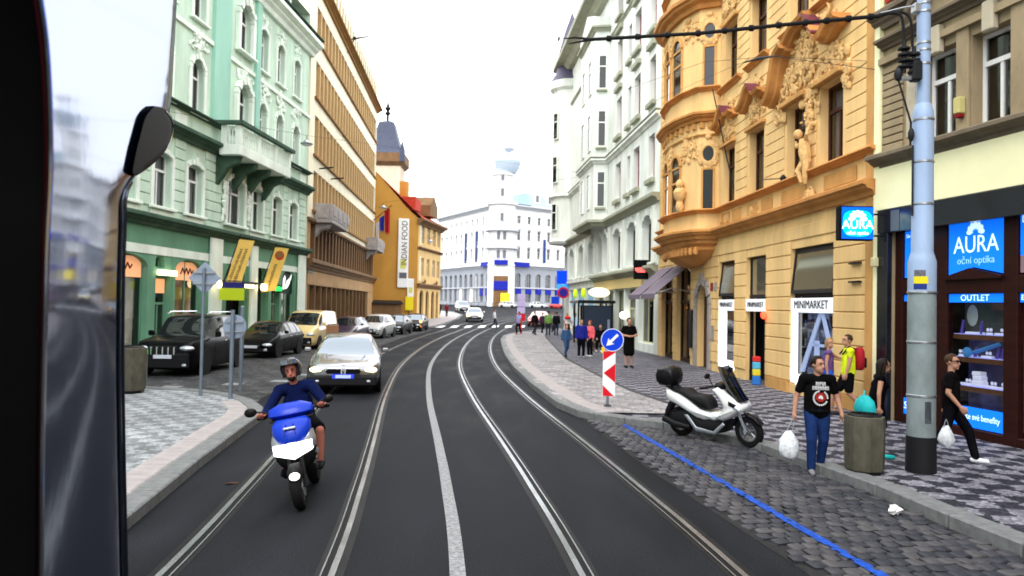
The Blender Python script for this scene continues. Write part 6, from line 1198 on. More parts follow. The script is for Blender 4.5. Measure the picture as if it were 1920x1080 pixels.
    if detail:
        for f in (.345, .56, .745) if kind != 'van' else (.2, .42):
            for s_ in (-1, 1): O('door_seam', MB().box(s_ * hw0 - .004, s_ * hw0 + .003, -L / 2 + f * L - .006, -L / 2 + f * L + .006, .34, lerp(f, P['belt']) * hs - .16), BLACK, t)
        O('steering_wheel', MB().lathe([(.17, -.012), (.185, 0), (.17, .012), (.155, 0), (.17, -.012)], (hw0 * .4, -L / 2 + (P['cowl'] + .15) * L, .92 * hs), 14, axis='y', cap=False), UNDER, t)
        for f in ((.565, .74) if kind != 'van' else (.40, .62)):
            for s_ in (-1, 1): O('door_handle', MB().bbox(s_ * (hw0 - .005) - .012, s_ * (hw0 - .005) + .012, -L / 2 + f * L - .2, -L / 2 + f * L - .04, lerp(f, P['belt']) * hs - .15, lerp(f, P['belt']) * hs - .12, .005), CHROME, t)
    return t
BEAM = M('headlight_beam', (1, .85, .48), emit=1.9); BLUEPLATE = M('blue_plate', (.03, .06, .75), .4, emit=.2)
WSB = M('bright_windscreen', (.20, .23, .26), .05, .9)
bmw = car('sedan', 'silver-grey saloon car driving towards the tram with its headlights on', (-4.62, 21.25, 0), .17, (.26, .26, .27), 4.9, 1.86, 1.0, 'saloon_car', 'car', None, BEAM, BLUEPLATE, .85, grille='twin', wsmat=WSB)
O('plate_centre', MB().box(-.19, .19, -2.507, -2.501, .435, .515), M('plate_pale', (.45, .55, .9), .4, emit=.15), bmw); O('badge', MB().lathe([(.01, 0), (.045, 0), (.045, .012), (.01, .016)], (0, -2.33, .735), 16), M('badge', (.1, .12, .3), .3), bmw); O('bumper', MB().bbox(-.84, .84, -2.49, -2.2, .22, .50, .05), UNDER, bmw)  # bumper coloured black to imitate its dark reflection of the road
for s_ in (-1, 1): O('hood_crease', MB().tube([(s_ * .35, -2.3, .745), (s_ * .5, -1.3, .925)], .012, 5), bmw.children[0].data.materials[0], bmw)
su = car('suv', 'big black off-road car parked nearest the tram by the green shop windows', (-10.45, 24.75, 0), .02, (.003, .003, .004), 4.75, 1.9, grille='slats', detail=1)
for s_ in (-.62, .62): O('roof_rail', MB().tube([(s_, -.7, 1.86), (s_, -.4, 1.93), (s_, 1.6, 1.92), (s_, 1.8, 1.84)], .022, 6), CHROME, su)
car('hatch', 'black hatchback parked between the off-road car and the cream van', (-10.35, 32.1, 0), -.04, (.004, .004, .005), 4.2, 1.76)
vn = car('van', 'cream and tan panel van parked under the cream office block', (-10.25, 38.2, 0), -.04, (.72, .55, .25), 4.4, 1.82, name='parked_van', cat='van')
O('cargo_panel', MB().bbox(.885, .925, -.35, 1.95, .62, 1.12, .03), M('tan_panel', (.40, .17, .06), .5), vn); O('side_rail', MB().bbox(.9, .935, -.2, 1.9, 1.15, 1.19, .01), UNDER, vn)
car('hatch', 'dark violet hatchback parked behind the cream van', (-9.75, 45.0, 0), -.05, (.035, .02, .045), 4.0, 1.72)
car('hatch', 'white-roofed compact car parked behind the dark violet hatchback', (-9.05, 50.4, 0), -.1, (.55, .56, .56), 4.1, 1.75, 1.06)
car('hatch', 'dark grey car with bright windscreen parked second from the far end of the row', (-8.75, 57.0, 0), -.08, (.015, .016, .018), 4.2, 1.76, wsmat=WSB)
cr = car('hatch', 'black car parked last in the row by the yellow house, amber lamp lit', (-8.2, 63.6, 0), -.06, (.008, .008, .011), 4.2, 1.76, wsmat=WSB); O('indicator', MB().ball((.85, -1.95, .85), (.12, .1, .12), 8, 5), M('amber_lit', (1, .55, .1), emit=3), cr); O('indicator', MB().ball((.86, -1.95, .45), (.08, .08, .08), 8, 5), AMBER, cr)
tx = car('sedan', 'white saloon car with glowing yellow headlights coming over the zebra crossing', (-4.05, 82, gz(82)), .05, (.80, .80, .78), 4.7, 1.84, 1.0, 'saloon_car', 'car', None, M('yellow_beam', (1, .72, .22), emit=6), wsmat=WSB, detail=0)
car('suv', 'pale grey estate car waiting beyond the zebra crossing on the left', (-7.7, 117, gz(117)), .2, (.35, .36, .37), 4.7, 1.9, name='estate_car', group=None, wsmat=WSB, detail=0)
car('hatch', 'red and white small car stopped beyond the people on the tram platform', (2.75, 75.5, gz(75)), -.2, (.45, .015, .02), 3.9, 1.75, name='small_car', group=None, wsmat=M('white_windscreen', (.8, .8, .82), .2, .3), detail=0)
for i, (x, y, c_, lab) in enumerate(((-.8, 168, (.5, .5, .52), 'silver car before the palace, left of the others under the shop signs'), (6.2, 172, (.55, .62, .62), 'pale car parked before the palace, near the middle'), (10.6, 170, (.5, .03, .03), 'red car parked before the palace'), (14.5, 166, (.5, .52, .55), 'light grey car at the right end of the row before the palace'))): car('hatch', lab, (x, y, gz(y)), 1.2 - i * .1, c_, 4.1, 1.75, name='distant_car', group='cars standing before the palace', detail=0)

# ------------------------------------------------------------------ white maxi scooter parked on the cobbles (side view to the right)
SCW = paint('scooter_white', (.78, .80, .80)); SEATM = M('seat_vinyl', (.010, .010, .011), .55, bump=.2, bscale=200); SILV = M('scooter_silver', (.42, .45, .50), .3, .7); SMOKE = glass('smoked_screen', (.06, .06, .065), .06); BLKP = M('gloss_black', (.008, .008, .009), .25)
def tube_wheel(par, y, r, w, rimc=RIM, spokes=7, mud=None):
    # scooter: forward is -y, wheel axle along x
    o = O('wheel', MB().lathe([(r * .62, -w * .5), (r * .9, -w * .5), (r, -w * .2), (r, w * .2), (r * .9, w * .5), (r * .62, w * .5), (r * .62, -w * .5)], n=26, axis='x', cap=False), TYRE, par, (0, y, r)); m = MB().lathe([(r * .55, -w * .4), (r * .66, -w * .4), (r * .66, w * .4), (r * .55, w * .4), (r * .55, -w * .4)], n=24, axis='x', cap=False); m.lathe([(.02, -w * .5), (.05, -w * .45), (.05, w * .45), (.02, w * .5)], n=12, axis='x')
    for k in range(spokes):
        a = k * 6.2832 / spokes; m.tube([(0, .04 * math.cos(a), .04 * math.sin(a)), (0, r * .6 * math.cos(a + .2), r * .6 * math.sin(a + .2))], .014, 5)
    O('rim', m, rimc, o); O('brake_disc', MB().lathe([(.05, w * .52), (r * .42, w * .52), (r * .42, w * .58), (.05, w * .58)], n=20, axis='x'), STEEL, o); return o
def side(P, hw, bev=.03): # side-view outline (forward distance x from rear axle, z) -> solid of half width hw
    return [(-x, z) for x, z in P], hw, bev
def slab(name, P, x0, x1, mat, par, bev=.025, sm=50): return O(name, MB().prism([(-x, z) for x, z in P], 'x', x0, x1, bev=bev), mat, par, smooth=sm)
a_ = math.atan2(12.6 - 13.77, 4.09 - 3.11)
PX = thing('parked_scooter', 'white maxi scooter with black top box parked on the cobbles by the kerb', 'scooter', (3.16, 13.70, .035), math.atan2(.98, 1.17)); PX.rotation_euler = (0, R(-7), math.atan2(4.09 - 3.11, 13.77 - 12.6))
tube_wheel(PX, 0, .265, .12); tube_wheel(PX, -1.40, .265, .10)
slab('side_panel', [(-.2, .86), (.08, .80), (.3, .68), (.52, .56), (.72, .52), (.86, .47), (.8, .42), (.62, .38), (.45, .40), (.25, .49), (.05, .58), (-.12, .64), (-.2, .72)], -.17, .17, SCW, PX, .045)
slab('tail_light', [(-.23, .84), (-.18, .86), (-.16, .72), (-.21, .7)], -.1, .1, M('tail_red2', (.35, .02, .02), .3), PX, .015)
slab('seat', [(-.12, .86), (.1, .885), (.24, .87), (.34, .80), (.5, .80), (.62, .79), (.72, .70), (.74, .58), (.62, .56), (.5, .58), (.3, .70), (.08, .81), (-.12, .86)][:-1], -.15, .15, SEATM, PX, .04)
slab('front_fairing', [(.82, .95), (.93, 1.0), (1.05, .93), (1.22, .84), (1.37, .72), (1.38, .64), (1.30, .60), (1.12, .48), (1.0, .42), (.86, .44), (.84, .50), (.98, .58), (1.02, .68), (.94, .80)], -.2, .2, SCW, PX, .05)
slab('floor_panel', [(.7, .53), (.98, .57), (1.0, .44), (.8, .40), (.62, .42)], -.16, .16, SCW, PX, .03)
slab('underbody', [(.16, .50), (.5, .38), (.85, .42), (1.05, .42), (1.0, .22), (.78, .17), (.5, .18), (.26, .24)], -.15, .15, UNDER, PX, .03)
slab('silver_trim', [(.2, .44), (.28, .45), (.45, .25), (.8, .22), (1.0, .40), (1.04, .36), (.84, .165), (.44, .165)], .152, .175, SILV, PX, .008); slab('silver_trim', [(.2, .44), (.28, .45), (.45, .25), (.8, .22), (1.0, .40), (1.04, .36), (.84, .165), (.44, .165)], -.175, -.152, SILV, PX, .008)
slab('engine', [(-.12, .42), (.2, .52), (.4, .40), (.35, .2), (.0, .18), (-.12, .26)], -.13, .1, UNDER, PX, .03); O('exhaust', MB().tube([(-.15, -.3, .22), (-.16, .0, .24), (-.17, .26, .32)], [.04, .06, .06], 10), BLKP, PX)
slab('rear_mudguard', [(-.34, .28), (-.3, .45), (-.2, .62), (-.1, .64), (-.16, .5), (-.28, .3)], -.07, .07, UNDER, PX, .01); slab('front_mudguard', [(1.1, .32), (1.18, .50), (1.36, .58), (1.55, .53), (1.66, .42), (1.6, .42), (1.5, .50), (1.36, .545), (1.22, .48), (1.16, .34)], -.07, .07, BLKP, PX, .015)
O('fork', MB().tube([(-.09, -1.40, .27), (-.09, -1.2, .75)], .025, 8).tube([(.09, -1.40, .27), (.09, -1.2, .75)], .025, 8), SILV, PX)
slab('headlight', [(1.2, .76), (1.37, .67), (1.36, .62), (1.24, .66)], -.205, .205, LAMP, PX, .012); slab('dark_insert', [(1.16, .80), (1.3, .74), (1.26, .68), (1.15, .72)], -.21, .21, UNDER, PX, .01)
mb = MB(); sc_ = [(1.03, 1.36, .16), (1.1, 1.22, .19), (1.22, 1.0, .2), (1.37, .78, .15)]
for k in range(3):
    pass
rings = []
for x, z, w_ in sc_: rings.append([(w_ * math.sin(a), -x + .10 * (1 - math.cos(a)), z) for a in [-1.3 + 2.6 * i / 10 for i in range(11)]])
mb.loft(rings, 0, False); O('windscreen', mb, SMOKE, PX, smooth=60); slab('screen_base', [(1.04, .98), (1.2, .98), (1.36, .78), (1.2, .84)], -.14, .14, BLKP, PX, .02)
O('handlebar', MB().tube([(-.36, -.74, 1.0), (-.2, -.86, 1.02), (0, -.93, .98), (.2, -.86, 1.02), (.36, -.74, 1.0)], .017, 8).tube([(-.37, -.72, 1.0), (-.26, -.81, 1.01)], .024, 8).tube([(.37, -.72, 1.0), (.26, -.81, 1.01)], .024, 8), BLKP, PX); O('dashboard', MB().bbox(-.14, .14, -1.02, -.84, .95, 1.06, .03), BLKP, PX)
for s_ in (-1, 1): O('mirror', MB().tube([(s_ * .2, -.87, 1.03), (s_ * .3, -.88, 1.18)], .01, 6).ball((s_ * .34, -.87, 1.22), (.085, .03, .05), 10, 6), BLKP, PX)
slab('top_box', [(-.40, .98), (-.42, 1.1), (-.36, 1.22), (-.2, 1.25), (-.04, 1.22), (.0, 1.1), (-.03, .98), (-.08, .92), (-.32, .92)], -.19, .19, BLKP, PX, .05); slab('box_rack', [(-.28, .92), (-.05, .92), (.02, .84), (-.12, .84)], -.09, .09, UNDER, PX, .01); O('side_stand', MB().tube([(.12, -.3, .2), (.2, -.22, .0)], .014, 6), STEEL, PX)

# ------------------------------------------------------------------ blue scooter with rider, coming at us
BLU = M('scooter_blue', (.006, .035, .42), .35, spec=.12, coat=.15); BS = thing('ridden_scooter', 'blue and white scooter ridden towards the tram, headlight shining', 'scooter', (-2.50, 9.76, .0), .14); BS.rotation_euler = (0, R(-11.5), .14)
tube_wheel(BS, 0, .24, .12); tube_wheel(BS, -1.27, .24, .11)
def shell(name, sections, mat, par, sm=60): # sections: (y, z, halfwidth, depth) rounded plates stacked upward, nose towards -y
    rings = [[(w * math.sin(a) * (abs(math.sin(a)) ** -.25 if abs(math.sin(a)) > .05 else 1), y - d * math.cos(a), z) for a in [-1.57 + 3.14 * i / 12 for i in range(13)]] for y, z, w, d in sections]
    return O(name, MB().loft(rings), mat, par, smooth=sm)
shell('leg_shield', [(-1.0, .42, .16, .06), (-1.02, .54, .235, .10), (-1.0, .7, .245, .14), (-.96, .82, .22, .12), (-.94, .92, .14, .08)], UNDER, BS)
shell('front_panel', [(-1.03, .60, .20, .13), (-1.035, .66, .25, .15), (-1.03, .76, .255, .15), (-1.0, .84, .235, .13)], SILV, BS)
shell('front_cover', [(-1.04, .69, .09, .16), (-1.05, .76, .18, .17), (-1.03, .86, .225, .165), (-.98, .95, .22, .14), (-.95, 1.0, .17, .10)], BLU, BS)
O('cover_slot', MB().bbox(-.07, .07, -1.195, -1.15, .90, .925, .008), LAMP, BS); O('cover_crease', MB().tube([(-.15, -1.13, .80), (-.06, -1.2, .84), (-.04, -1.12, .95)], .007, 5).tube([(.15, -1.13, .80), (.06, -1.2, .84), (.04, -1.12, .95)], .007, 5), M('crease_blue', (.003, .012, .15), .4), BS)
shell('lower_bumper', [(-.98, .52, .235, .11), (-.98, .57, .255, .14), (-.98, .61, .25, .14)], SILV, BS)
HLS = M('scooter_beam', (1, .97, .92), emit=2.2); O('headlight', MB().prism([(-.22, .735), (-.215, .63), (0, .55), (.215, .63), (.22, .735), (.1, .74), (.03, .77), (-.03, .77), (-.1, .74)], 'y', -1.22, -1.04, bev=.025), HLS, BS)
for s_ in (-1, 1): O('turn_signal', MB().ball((s_ * .20, -1.07, .75), (.035, .05, .04), 8, 6), AMBER, BS)
shell('handlebar_cover', [(-.86, .99, .22, .07), (-.88, 1.05, .265, .12), (-.86, 1.12, .25, .11), (-.83, 1.17, .12, .06)], BLU, BS); O('cover_edge', MB().bbox(-.25, .25, -.98, -.82, .975, .995, .008), UNDER, BS)
O('handlebar', MB().tube([(-.40, -.70, 1.03), (-.2, -.80, 1.07), (.2, -.80, 1.07), (.40, -.70, 1.03)], .018, 8).tube([(-.42, -.69, 1.03), (-.29, -.755, 1.05)], .026, 8).tube([(.42, -.69, 1.03), (.29, -.755, 1.05)], .026, 8), BLKP, BS)
O('mirror', MB().tube([(-.27, -.78, 1.08), (-.42, -.80, 1.13)], .011, 6).ball((-.47, -.80, 1.13), (.075, .03, .055), 10, 6), BLKP, BS); O('mirror', MB().tube([(.27, -.78, 1.08), (.40, -.80, 1.12)], .011, 6).ball((.44, -.80, 1.12), (.06, .03, .045), 10, 6), BLKP, BS)
shell('front_mudguard', [(-1.25, .36, .075, .24), (-1.25, .45, .09, .25), (-1.22, .52, .06, .16)], UNDER, BS); O('mudguard_badge', MB().ball((.02, -1.50, .42), (.06, .02, .045), 10, 6), HLS, BS); O('fork', MB().tube([(-.085, -1.27, .24), (-.07, -1.1, .6)], .024, 8).tube([(.085, -1.27, .24), (.07, -1.1, .6)], .024, 8), UNDER, BS)
slab('floorboard', [(.28, .32), (1.0, .32), (1.05, .45), (.98, .42), (.3, .37)], -.2, .2, UNDER, BS, .02); slab('rear_body', [(-.3, .70), (.3, .72), (.42, .40), (.3, .3), (.0, .42), (-.28, .58)], -.16, .16, SCW, BS, .04); slab('seat', [(-.3, .76), (.1, .80), (.34, .77), (.4, .71), (-.3, .70)], -.16, .16, SEATM, BS, .03); slab('engine', [(-.14, .3), (.25, .36), (.3, .2), (-.1, .18)], -.12, .12, UNDER, BS, .02)
# ------------------------------------------------------------------ people
def cap_(mb, p0, p1, r0, r1, n=10):
    p0, p1 = Vector(p0), Vector(p1); d = (p1 - p0); d = d.normalized() if d.length > 1e-5 else Vector((0, 0, 1)); pts, rs = [], []
    for a in (-90, -60, -30): pts.append(p0 + d * r0 * math.sin(R(a)) * .98); rs.append(max(r0 * math.cos(R(a)), r0 * .06))
    pts += [p0, p1]; rs += [r0, r1]
    for a in (30, 60, 90): pts.append(p1 + d * r1 * math.sin(R(a)) * .98); rs.append(max(r1 * math.cos(R(a)), r1 * .06))
    mb.tube(pts, rs, n)
def remesh(name, mb, mat, parent, vox, smooth=2):
    me = bpy.data.meshes.new('tmp'); me.from_pydata(mb.v, [], mb.f); b = bmesh.new(); b.from_mesh(me); bmesh.ops.recalc_face_normals(b, faces=b.faces); b.to_mesh(me); b.free()
    o = bpy.data.objects.new('tmp', me); COL.objects.link(o); m = o.modifiers.new('r', 'REMESH'); m.mode = 'VOXEL'; m.voxel_size = vox
    if smooth: s_ = o.modifiers.new('s', 'SMOOTH'); s_.iterations = smooth; s_.factor = .5
    r = bpy.data.meshes.new_from_object(o.evaluated_get(bpy.context.evaluated_depsgraph_get())); bpy.data.objects.remove(o); bpy.data.meshes.remove(me)
    r.materials.clear(); r.materials.append(mat); r.polygons.foreach_set('use_smooth', [True] * len(r.polygons)); r.name = name
    return ob(name, r, parent)
MC = {}
def cm(col, rough=.85, var=.25):
    k = tuple(col) + (rough,)
    if k not in MC: MC[k] = M('cloth', tuple(x * .55 if max(col) < .03 else x for x in col), rough, spec=.03, var=var, vscale=(7, 7, 7), bump=.25, bscale=40)
    return MC[k]
HAIRD = M('hair_dark', (.012, .008, .006), .5, bump=.4, bscale=120); HAIRB = M('hair_brown', (.05, .025, .012), .5, bump=.4, bscale=120); HAIRF = M('hair_fair', (.32, .20, .09), .5, bump=.4, bscale=120); EYE = M('eye', (.02, .015, .012), .2); LIP = M('lips', (.32, .09, .08), .5)
def V(*a): return Vector(a)
def person(lab, loc, rz, h, J, top=None, sleeve=.5, bottom=None, bkind='trousers', shoe=(.02, .02, .022), hair=HAIRB, hairlen=0, vox=.022, fine=False, skin=SKIN, female=False, head_turn=0., group=None, topkind='shirt', strap=False):
    """J: joints in metres for a 1.75 m figure facing -y; scaled to h"""
    t = thing('person', lab, 'person', loc, rz, group); s = h / 1.75; k = lambda p: Vector(p) * s
    D = dict(pel=(0, 0, .95), che=(0, 0, 1.27), neck=(0, -.01, 1.47), head=(0, -.03, 1.63), sl=(-.185, 0, 1.405), sr=(.185, 0, 1.405), el=(-.245, .02, 1.13), er=(.245, .02, 1.13), wl=(-.265, -.05, .89), wr=(.265, -.05, .89),
             hl=(-.09, 0, .93), hr=(.09, 0, .93), kl=(-.10, -.02, .50), kr=(.10, -.02, .50), al=(-.10, .02, .085), ar=(.10, .02, .085), dl=(0, -1), dr=(0, -1), hdl=None, hdr=None)
    D.update(J); f = .9 if female else 1.; g = lambda n_: k(D[n_])
    b = MB(); lim = []
    def L(a, c, r0, r1): cap_(b, a, c, r0 * s, r1 * s)
    pel, che, neck, head = g('pel'), g('che'), g('neck'), g('head')
    L(pel + k((-.055, 0, .02)), che + k((-.06, 0, -.05)), .115 * f, .115 * f); L(pel + k((.055, 0, .02)), che + k((.06, 0, -.05)), .115 * f, .115 * f); L(che, (che + neck) / 2, .13 * f, .10 * f); L(g('sl'), g('sr'), .065 * f, .065 * f); L((neck + che) / 2, head + k((0, .02, -.05)), .056 * f, .052 * f)
    for S in 'lr':
        L(g('s' + S), g('e' + S), .056 * f, .042 * f); L(g('e' + S), g('w' + S), .043 * f, .029 * f); L(g('h' + S), g('k' + S), .088, .058); L(g('k' + S), (g('k' + S) * .6 + g('a' + S) * .4) + k((0, .012, 0)), .056, .054); L((g('k' + S) * .6 + g('a' + S) * .4) + k((0, .012, 0)), g('a' + S), .052, .036)
        fd = Vector((*D['d' + S], 0)).normalized(); L(g('a' + S) + k((0, 0, -.045)), g('a' + S) + fd * .15 * s + k((0, 0, -.055)), .035, .03)
        w, e = g('w' + S), g('e' + S); hd = (w - e).normalized() if not D['hd' + S] else Vector(D['hd' + S]).normalized()
        if fine:
            side_ = hd.cross(Vector((0, 1, 0))); side_ = side_.normalized() if side_.length > .1 else Vector((1, 0, 0)); nrm = side_.cross(hd)
            fw = Vector((0, -1, 0)) - hd * hd.dot(Vector((0, -1, 0))); fw = fw.normalized() if fw.length > .2 else side_; inn = hd.cross(fw)
            if inn.x * w.x > 0: inn = -inn
            L(w, w + hd * .045 * s, .03, .034); L(w + hd * .04 * s - fw * .022 * s, w + hd * .085 * s - fw * .026 * s, .022, .02); L(w + hd * .04 * s + fw * .02 * s, w + hd * .085 * s + fw * .024 * s, .022, .02)
            for q, ln in ((-.036, .058), (-.012, .074), (.012, .080), (.036, .070)):
                p0 = w + hd * .09 * s + fw * q * s; p1 = p0 + (hd * .8 + inn * .45) * ln * .55 * s; p2 = p1 + (hd * .35 + inn * .9) * ln * .5 * s; L(p0, p1, .0115, .0105); L(p1, p2, .0105, .009)
            p0 = w + hd * .03 * s + fw * .028 * s; p1 = p0 + (fw * .8 + hd * .7 + inn * .3) * .04 * s; L(p0, p1, .014, .012); L(p1, p1 + (hd + inn * .5) * .028 * s, .012, .0095)
        else: L(w, w + hd * .09 * s, .032, .036); L(w + hd * .09 * s, w + hd * .15 * s, .034, .022); L(w + hd * .03 * s, w + hd * .08 * s + Vector((0, -.04 * s, 0)), .018, .012)
    # head
    hq = Matrix.Rotation(head_turn, 3, 'Z'); hp = lambda v: head + hq @ (Vector(v) * s)
    def B_(c, r, n=16, kk=12): q = MB(); q.ball((0, 0, 0), tuple(x * s for x in r), n, kk); b.add([tuple(hp(c) + hq @ Vector(v)) for v in q.v], q.f)
    B_((0, .015, .02), (.078, .098, .105)); B_((0, -.02, -.055), (.06, .07, .07)); cap_(b, hp((0, -.088, .012)), hp((0, -.108, -.03)), .012 * s, .017 * s); cap_(b, hp((-.03, -.075, .035)), hp((.03, -.075, .035)), .018 * s, .018 * s); cap_(b, hp((-.02, -.08, -.065)), hp((.02, -.08, -.065)), .015 * s, .015 * s); cap_(b, hp((0, -.07, -.1)), hp((0, -.075, -.1)), .024 * s, .022 * s)
    for sg in (-1, 1): B_((sg * .078, .015, -.005), (.012, .024, .034), 8, 6)
    body = remesh('body', b, skin, t, vox * (.55 if fine else 1), 2 if fine else 2)
    if fine:
        for sg in (-1, 1): O('eye', MB().ball(tuple(hp((sg * .03, -.087, .014))), (.012 * s, .008 * s, .007 * s), 8, 6), EYE, body); O('eyebrow', MB().tube([tuple(hp((sg * .014, -.096, .036))), tuple(hp((sg * .048, -.082, .036)))], .005 * s, 5), hair or HAIRD, body)
        O('mouth', MB().ball(tuple(hp((0, -.092, -.063))), (.024 * s, .008 * s, .006 * s), 8, 5), LIP, body)
    # clothes
    if top is not None:
        c = MB(); e = .016
        def T(a, q, r0, r1): cap_(c, a, q, (r0 + e) * s, (r1 + e) * s)
        low = pel + k((0, 0, -.03)); T(low + k((-.055, 0, .0)), che + k((-.06, 0, -.05)), .125 * f, .118 * f); T(low + k((.055, 0, .0)), che + k((.06, 0, -.05)), .125 * f, .118 * f); T(che, (che + neck) / 2, .132 * f, .098 * f); T(g('sl'), g('sr'), .066 * f, .066 * f)
        if sleeve > 0:
            for S in 'lr':
                a, m_, w = g('s' + S), g('e' + S), g('w' + S); T(a, a.lerp(m_, min(1, sleeve * 1.25)), .058 * f, (.048 if sleeve < 1 else .048) * f)
                if sleeve >= 1: T(m_, m_.lerp(w, .93), .047 * f, .038 * f)
        if female and topkind != 'vest': T(che + k((-.06, -.09, 0)), che + k((.06, -.09, 0)), .055, .055)
        if topkind == 'hood': T(neck + k((-.06, .06, -.02)), neck + k((.06, .06, -.02)), .05, .05)
        tp = remesh('jacket' if sleeve >= 1 else ('dress_top' if bkind == 'dress' else 'shirt'), c, cm(top), t, vox * (.7 if fine else 1), 2)
    if bottom is not None:
        c = MB(); e = .014
        def T(a, q, r0, r1): cap_(c, a, q, (r0 + e) * s, (r1 + e) * s)
        if bkind in ('trousers', 'shorts'):
            T(g('hl') + k((.03, 0, .03)), g('hr') + k((-.03, 0, .03)), .115, .115)
            for S in 'lr':
                a, m_, w = g('h' + S), g('k' + S), g('a' + S)
                if bkind == 'shorts': T(a, a.lerp(m_, .82), .096, .085)
                else: T(a, m_, .094, .066); T(m_, m_.lerp(w, .98), .064, .05)
        else:
            a = pel; m_ = (g('kl') + g('kr')) / 2; z = .80 if bkind == 'dress' else .95; T(a + k((-.06, 0, 0)), a.lerp(m_, z) + k((-.07, 0, 0)), .125, .12); T(a + k((.06, 0, 0)), a.lerp(m_, z) + k((.07, 0, 0)), .125, .12)
        remesh({'trousers': 'trousers', 'shorts': 'shorts'}.get(bkind, 'skirt'), c, cm(bottom), t, vox * (.7 if fine else 1), 2)
    for S in 'lr':
        c = MB(); fd = Vector((*D['d' + S], 0)).normalized(); a = g('a' + S); cap_(c, a - fd * .035 * s + k((0, 0, -.04)), a + fd * .16 * s + k((0, 0, -.052)), .046 * s, .04 * s); c.v = [(x, y, max(z, a.z - .085 * s)) for x, y, z in c.v]; O('shoe', c, cm(shoe, .6), t, smooth=60)
    if hair:
        c = MB(); q = MB(); q.ball((0, 0, 0), (.088 * s, .108 * s, .104 * s), 16, 12); vs_ = [Vector(v) for v in q.v]
        out = []
        for v in vs_:
            w = Vector(v); 
            if w.y < -.045 * s and w.z < .055 * s: w *= .80
            if w.z < -.03 * s: w.z = -.03 * s + (w.z + .03 * s) * (.5 if hairlen == 0 else 1)
            out.append(tuple(hp((0, .022, .036)) + hq @ w))
        c.add(out, q.f)
        if hairlen > 0:
            cap_(c, hp((0, .075, .03)), hp((0, .095, -hairlen)), .075 * s, .055 * s)
            for sg in (-1, 1): cap_(c, hp((sg * .07, .03, .02)), hp((sg * .075, .06, -hairlen * .8)), .028 * s, .03 * s)
        elif hairlen < 0: cap_(c, hp((0, .1, .06)), hp((0, .15, -.08)), .035 * s, .025 * s)
        O('hair', c, hair, t, smooth=80)
    return t, hp, s
def walk(a=.5, arms=.5, sp=.07):
    return dict(kl=(-.09, -.10 - .15 * a, .52), al=(-.09, -.02 - .22 * a, .09), kr=(.09, -.02 + .02 * a, .50), ar=(.09, .15 + .3 * a, .15), el=(-.235, .10 * arms + .02, 1.14), wl=(-.25, .14 * arms - .02, .90), er=(.235, -.02 - .06 * arms, 1.14), wr=(.25, -.18 * arms - .05, .92))
PV = .132
# man in black T-shirt with carrier bag -------------------------------------------
tm, hp, s = person('man in black printed T-shirt and blue jeans carrying a white plastic bag', (4.43, 10.80, .03), -.12, 1.66,
    dict(al=(-.11, -.12, .085), kl=(-.11, -.14, .5), ar=(.08, .10, .10), kr=(.09, -.03, .5), sl=(-.2, 0, 1.41), sr=(.2, 0, 1.41), el=(-.30, .03, 1.13), wl=(-.34, -.03, .90), er=(.29, .0, 1.13), wr=(.33, -.09, .92), hdl=(-.05, -.1, -1), hdr=(.05, -.25, -1), dl=(-.1, -1), dr=(.15, -1)),
    (.006, .006, .007), .5, (.010, .026, .10), 'trousers', (.18, .18, .2), HAIRD, 0, .02, True, head_turn=.55)
# shirt print laid on the chest
def chest(x, z): return -.158 - .012 + .10 * x * x * 4
mb = MB(); rg = random.Random(8); N_ = lambda x, z: (x, chest(x, z) - .006, z)
def decal(mb, P_): mb.add([N_(x, z) for x, z in P_], [tuple(range(len(P_)))])
SHP = M('shirt_print_white', (.62, .62, .64), .8); SHR = M('shirt_print_red', (.30, .02, .015), .8)
for row, (z, n, w_) in enumerate(((1.285, 5, .07), (1.225, 7, .115))):
    for i in range(n):
        x = -w_ + 2 * w_ * (i + .5) / n; q = w_ / n * .8; hh = .026; decal(mb, [(x - q, z - hh), (x - q * .4, z - hh), (x - q * .4, z + hh), (x - q, z + hh * .9)]); decal(mb, [(x + q * .2, z - hh), (x + q * .9, z - hh * .9), (x + q * .8, z + hh), (x + q * .2, z + hh * .8)]) if rg.random() < .8 else None; decal(mb, [(x - q, z + (hh * .7 if rg.random() < .5 else -.004)), (x + q * .9, z + (hh * .7 if rg.random() < .5 else -.004)), (x + q * .9, z + hh), (x - q, z + hh)])
O('chest_lettering', mb, SHP, tm, smooth=0)
ringp = lambda r, a: (r * math.cos(a) * .95, 1.085 + r * math.sin(a)); mb = MB()
for i in range(20):
    if i % 5 == 4 and i > 10: continue
    a0, a1 = R(100 + i * 17), R(113 + i * 17); decal(mb, [ringp(.088, a0), ringp(.088, a1), ringp(.112, a1), ringp(.112, a0)])
O('chest_ring', mb, SHP, tm, smooth=0); mb = MB(); decal(mb, [(x, z - 0) for x, z in [(.075 * math.cos(a) * (1.1 if i % 2 else .8), 1.095 + .07 * math.sin(a) * (1.1 if i % 2 else .85)) for i, a in enumerate([6.283 * k / 16 for k in range(16)])]]); O('chest_emblem', mb, SHR, tm, smooth=0); mb = MB(); mb.add([(x, N_(x, z)[1] - .004, z) for x, z in ((-.035, 1.085), (-.02, 1.075), (.0, 1.08), (.02, 1.065), (.035, 1.085), (.018, 1.12), (-.01, 1.125))], [tuple(range(7))]); O('chest_emblem', mb, SHP, tm, smooth=0)
O('belt', MB().lathe([(.16, -.012), (.163, 0), (.16, .012), (.157, 0), (.16, -.012)], (0, 0, .9), 20, cap=False), BLACK, tm)
PLASTIC = M('white_plastic_bag', (.62, .66, .70), .35, var=.25, vscale=(16, 16, 9), bump=.9, bscale=18)
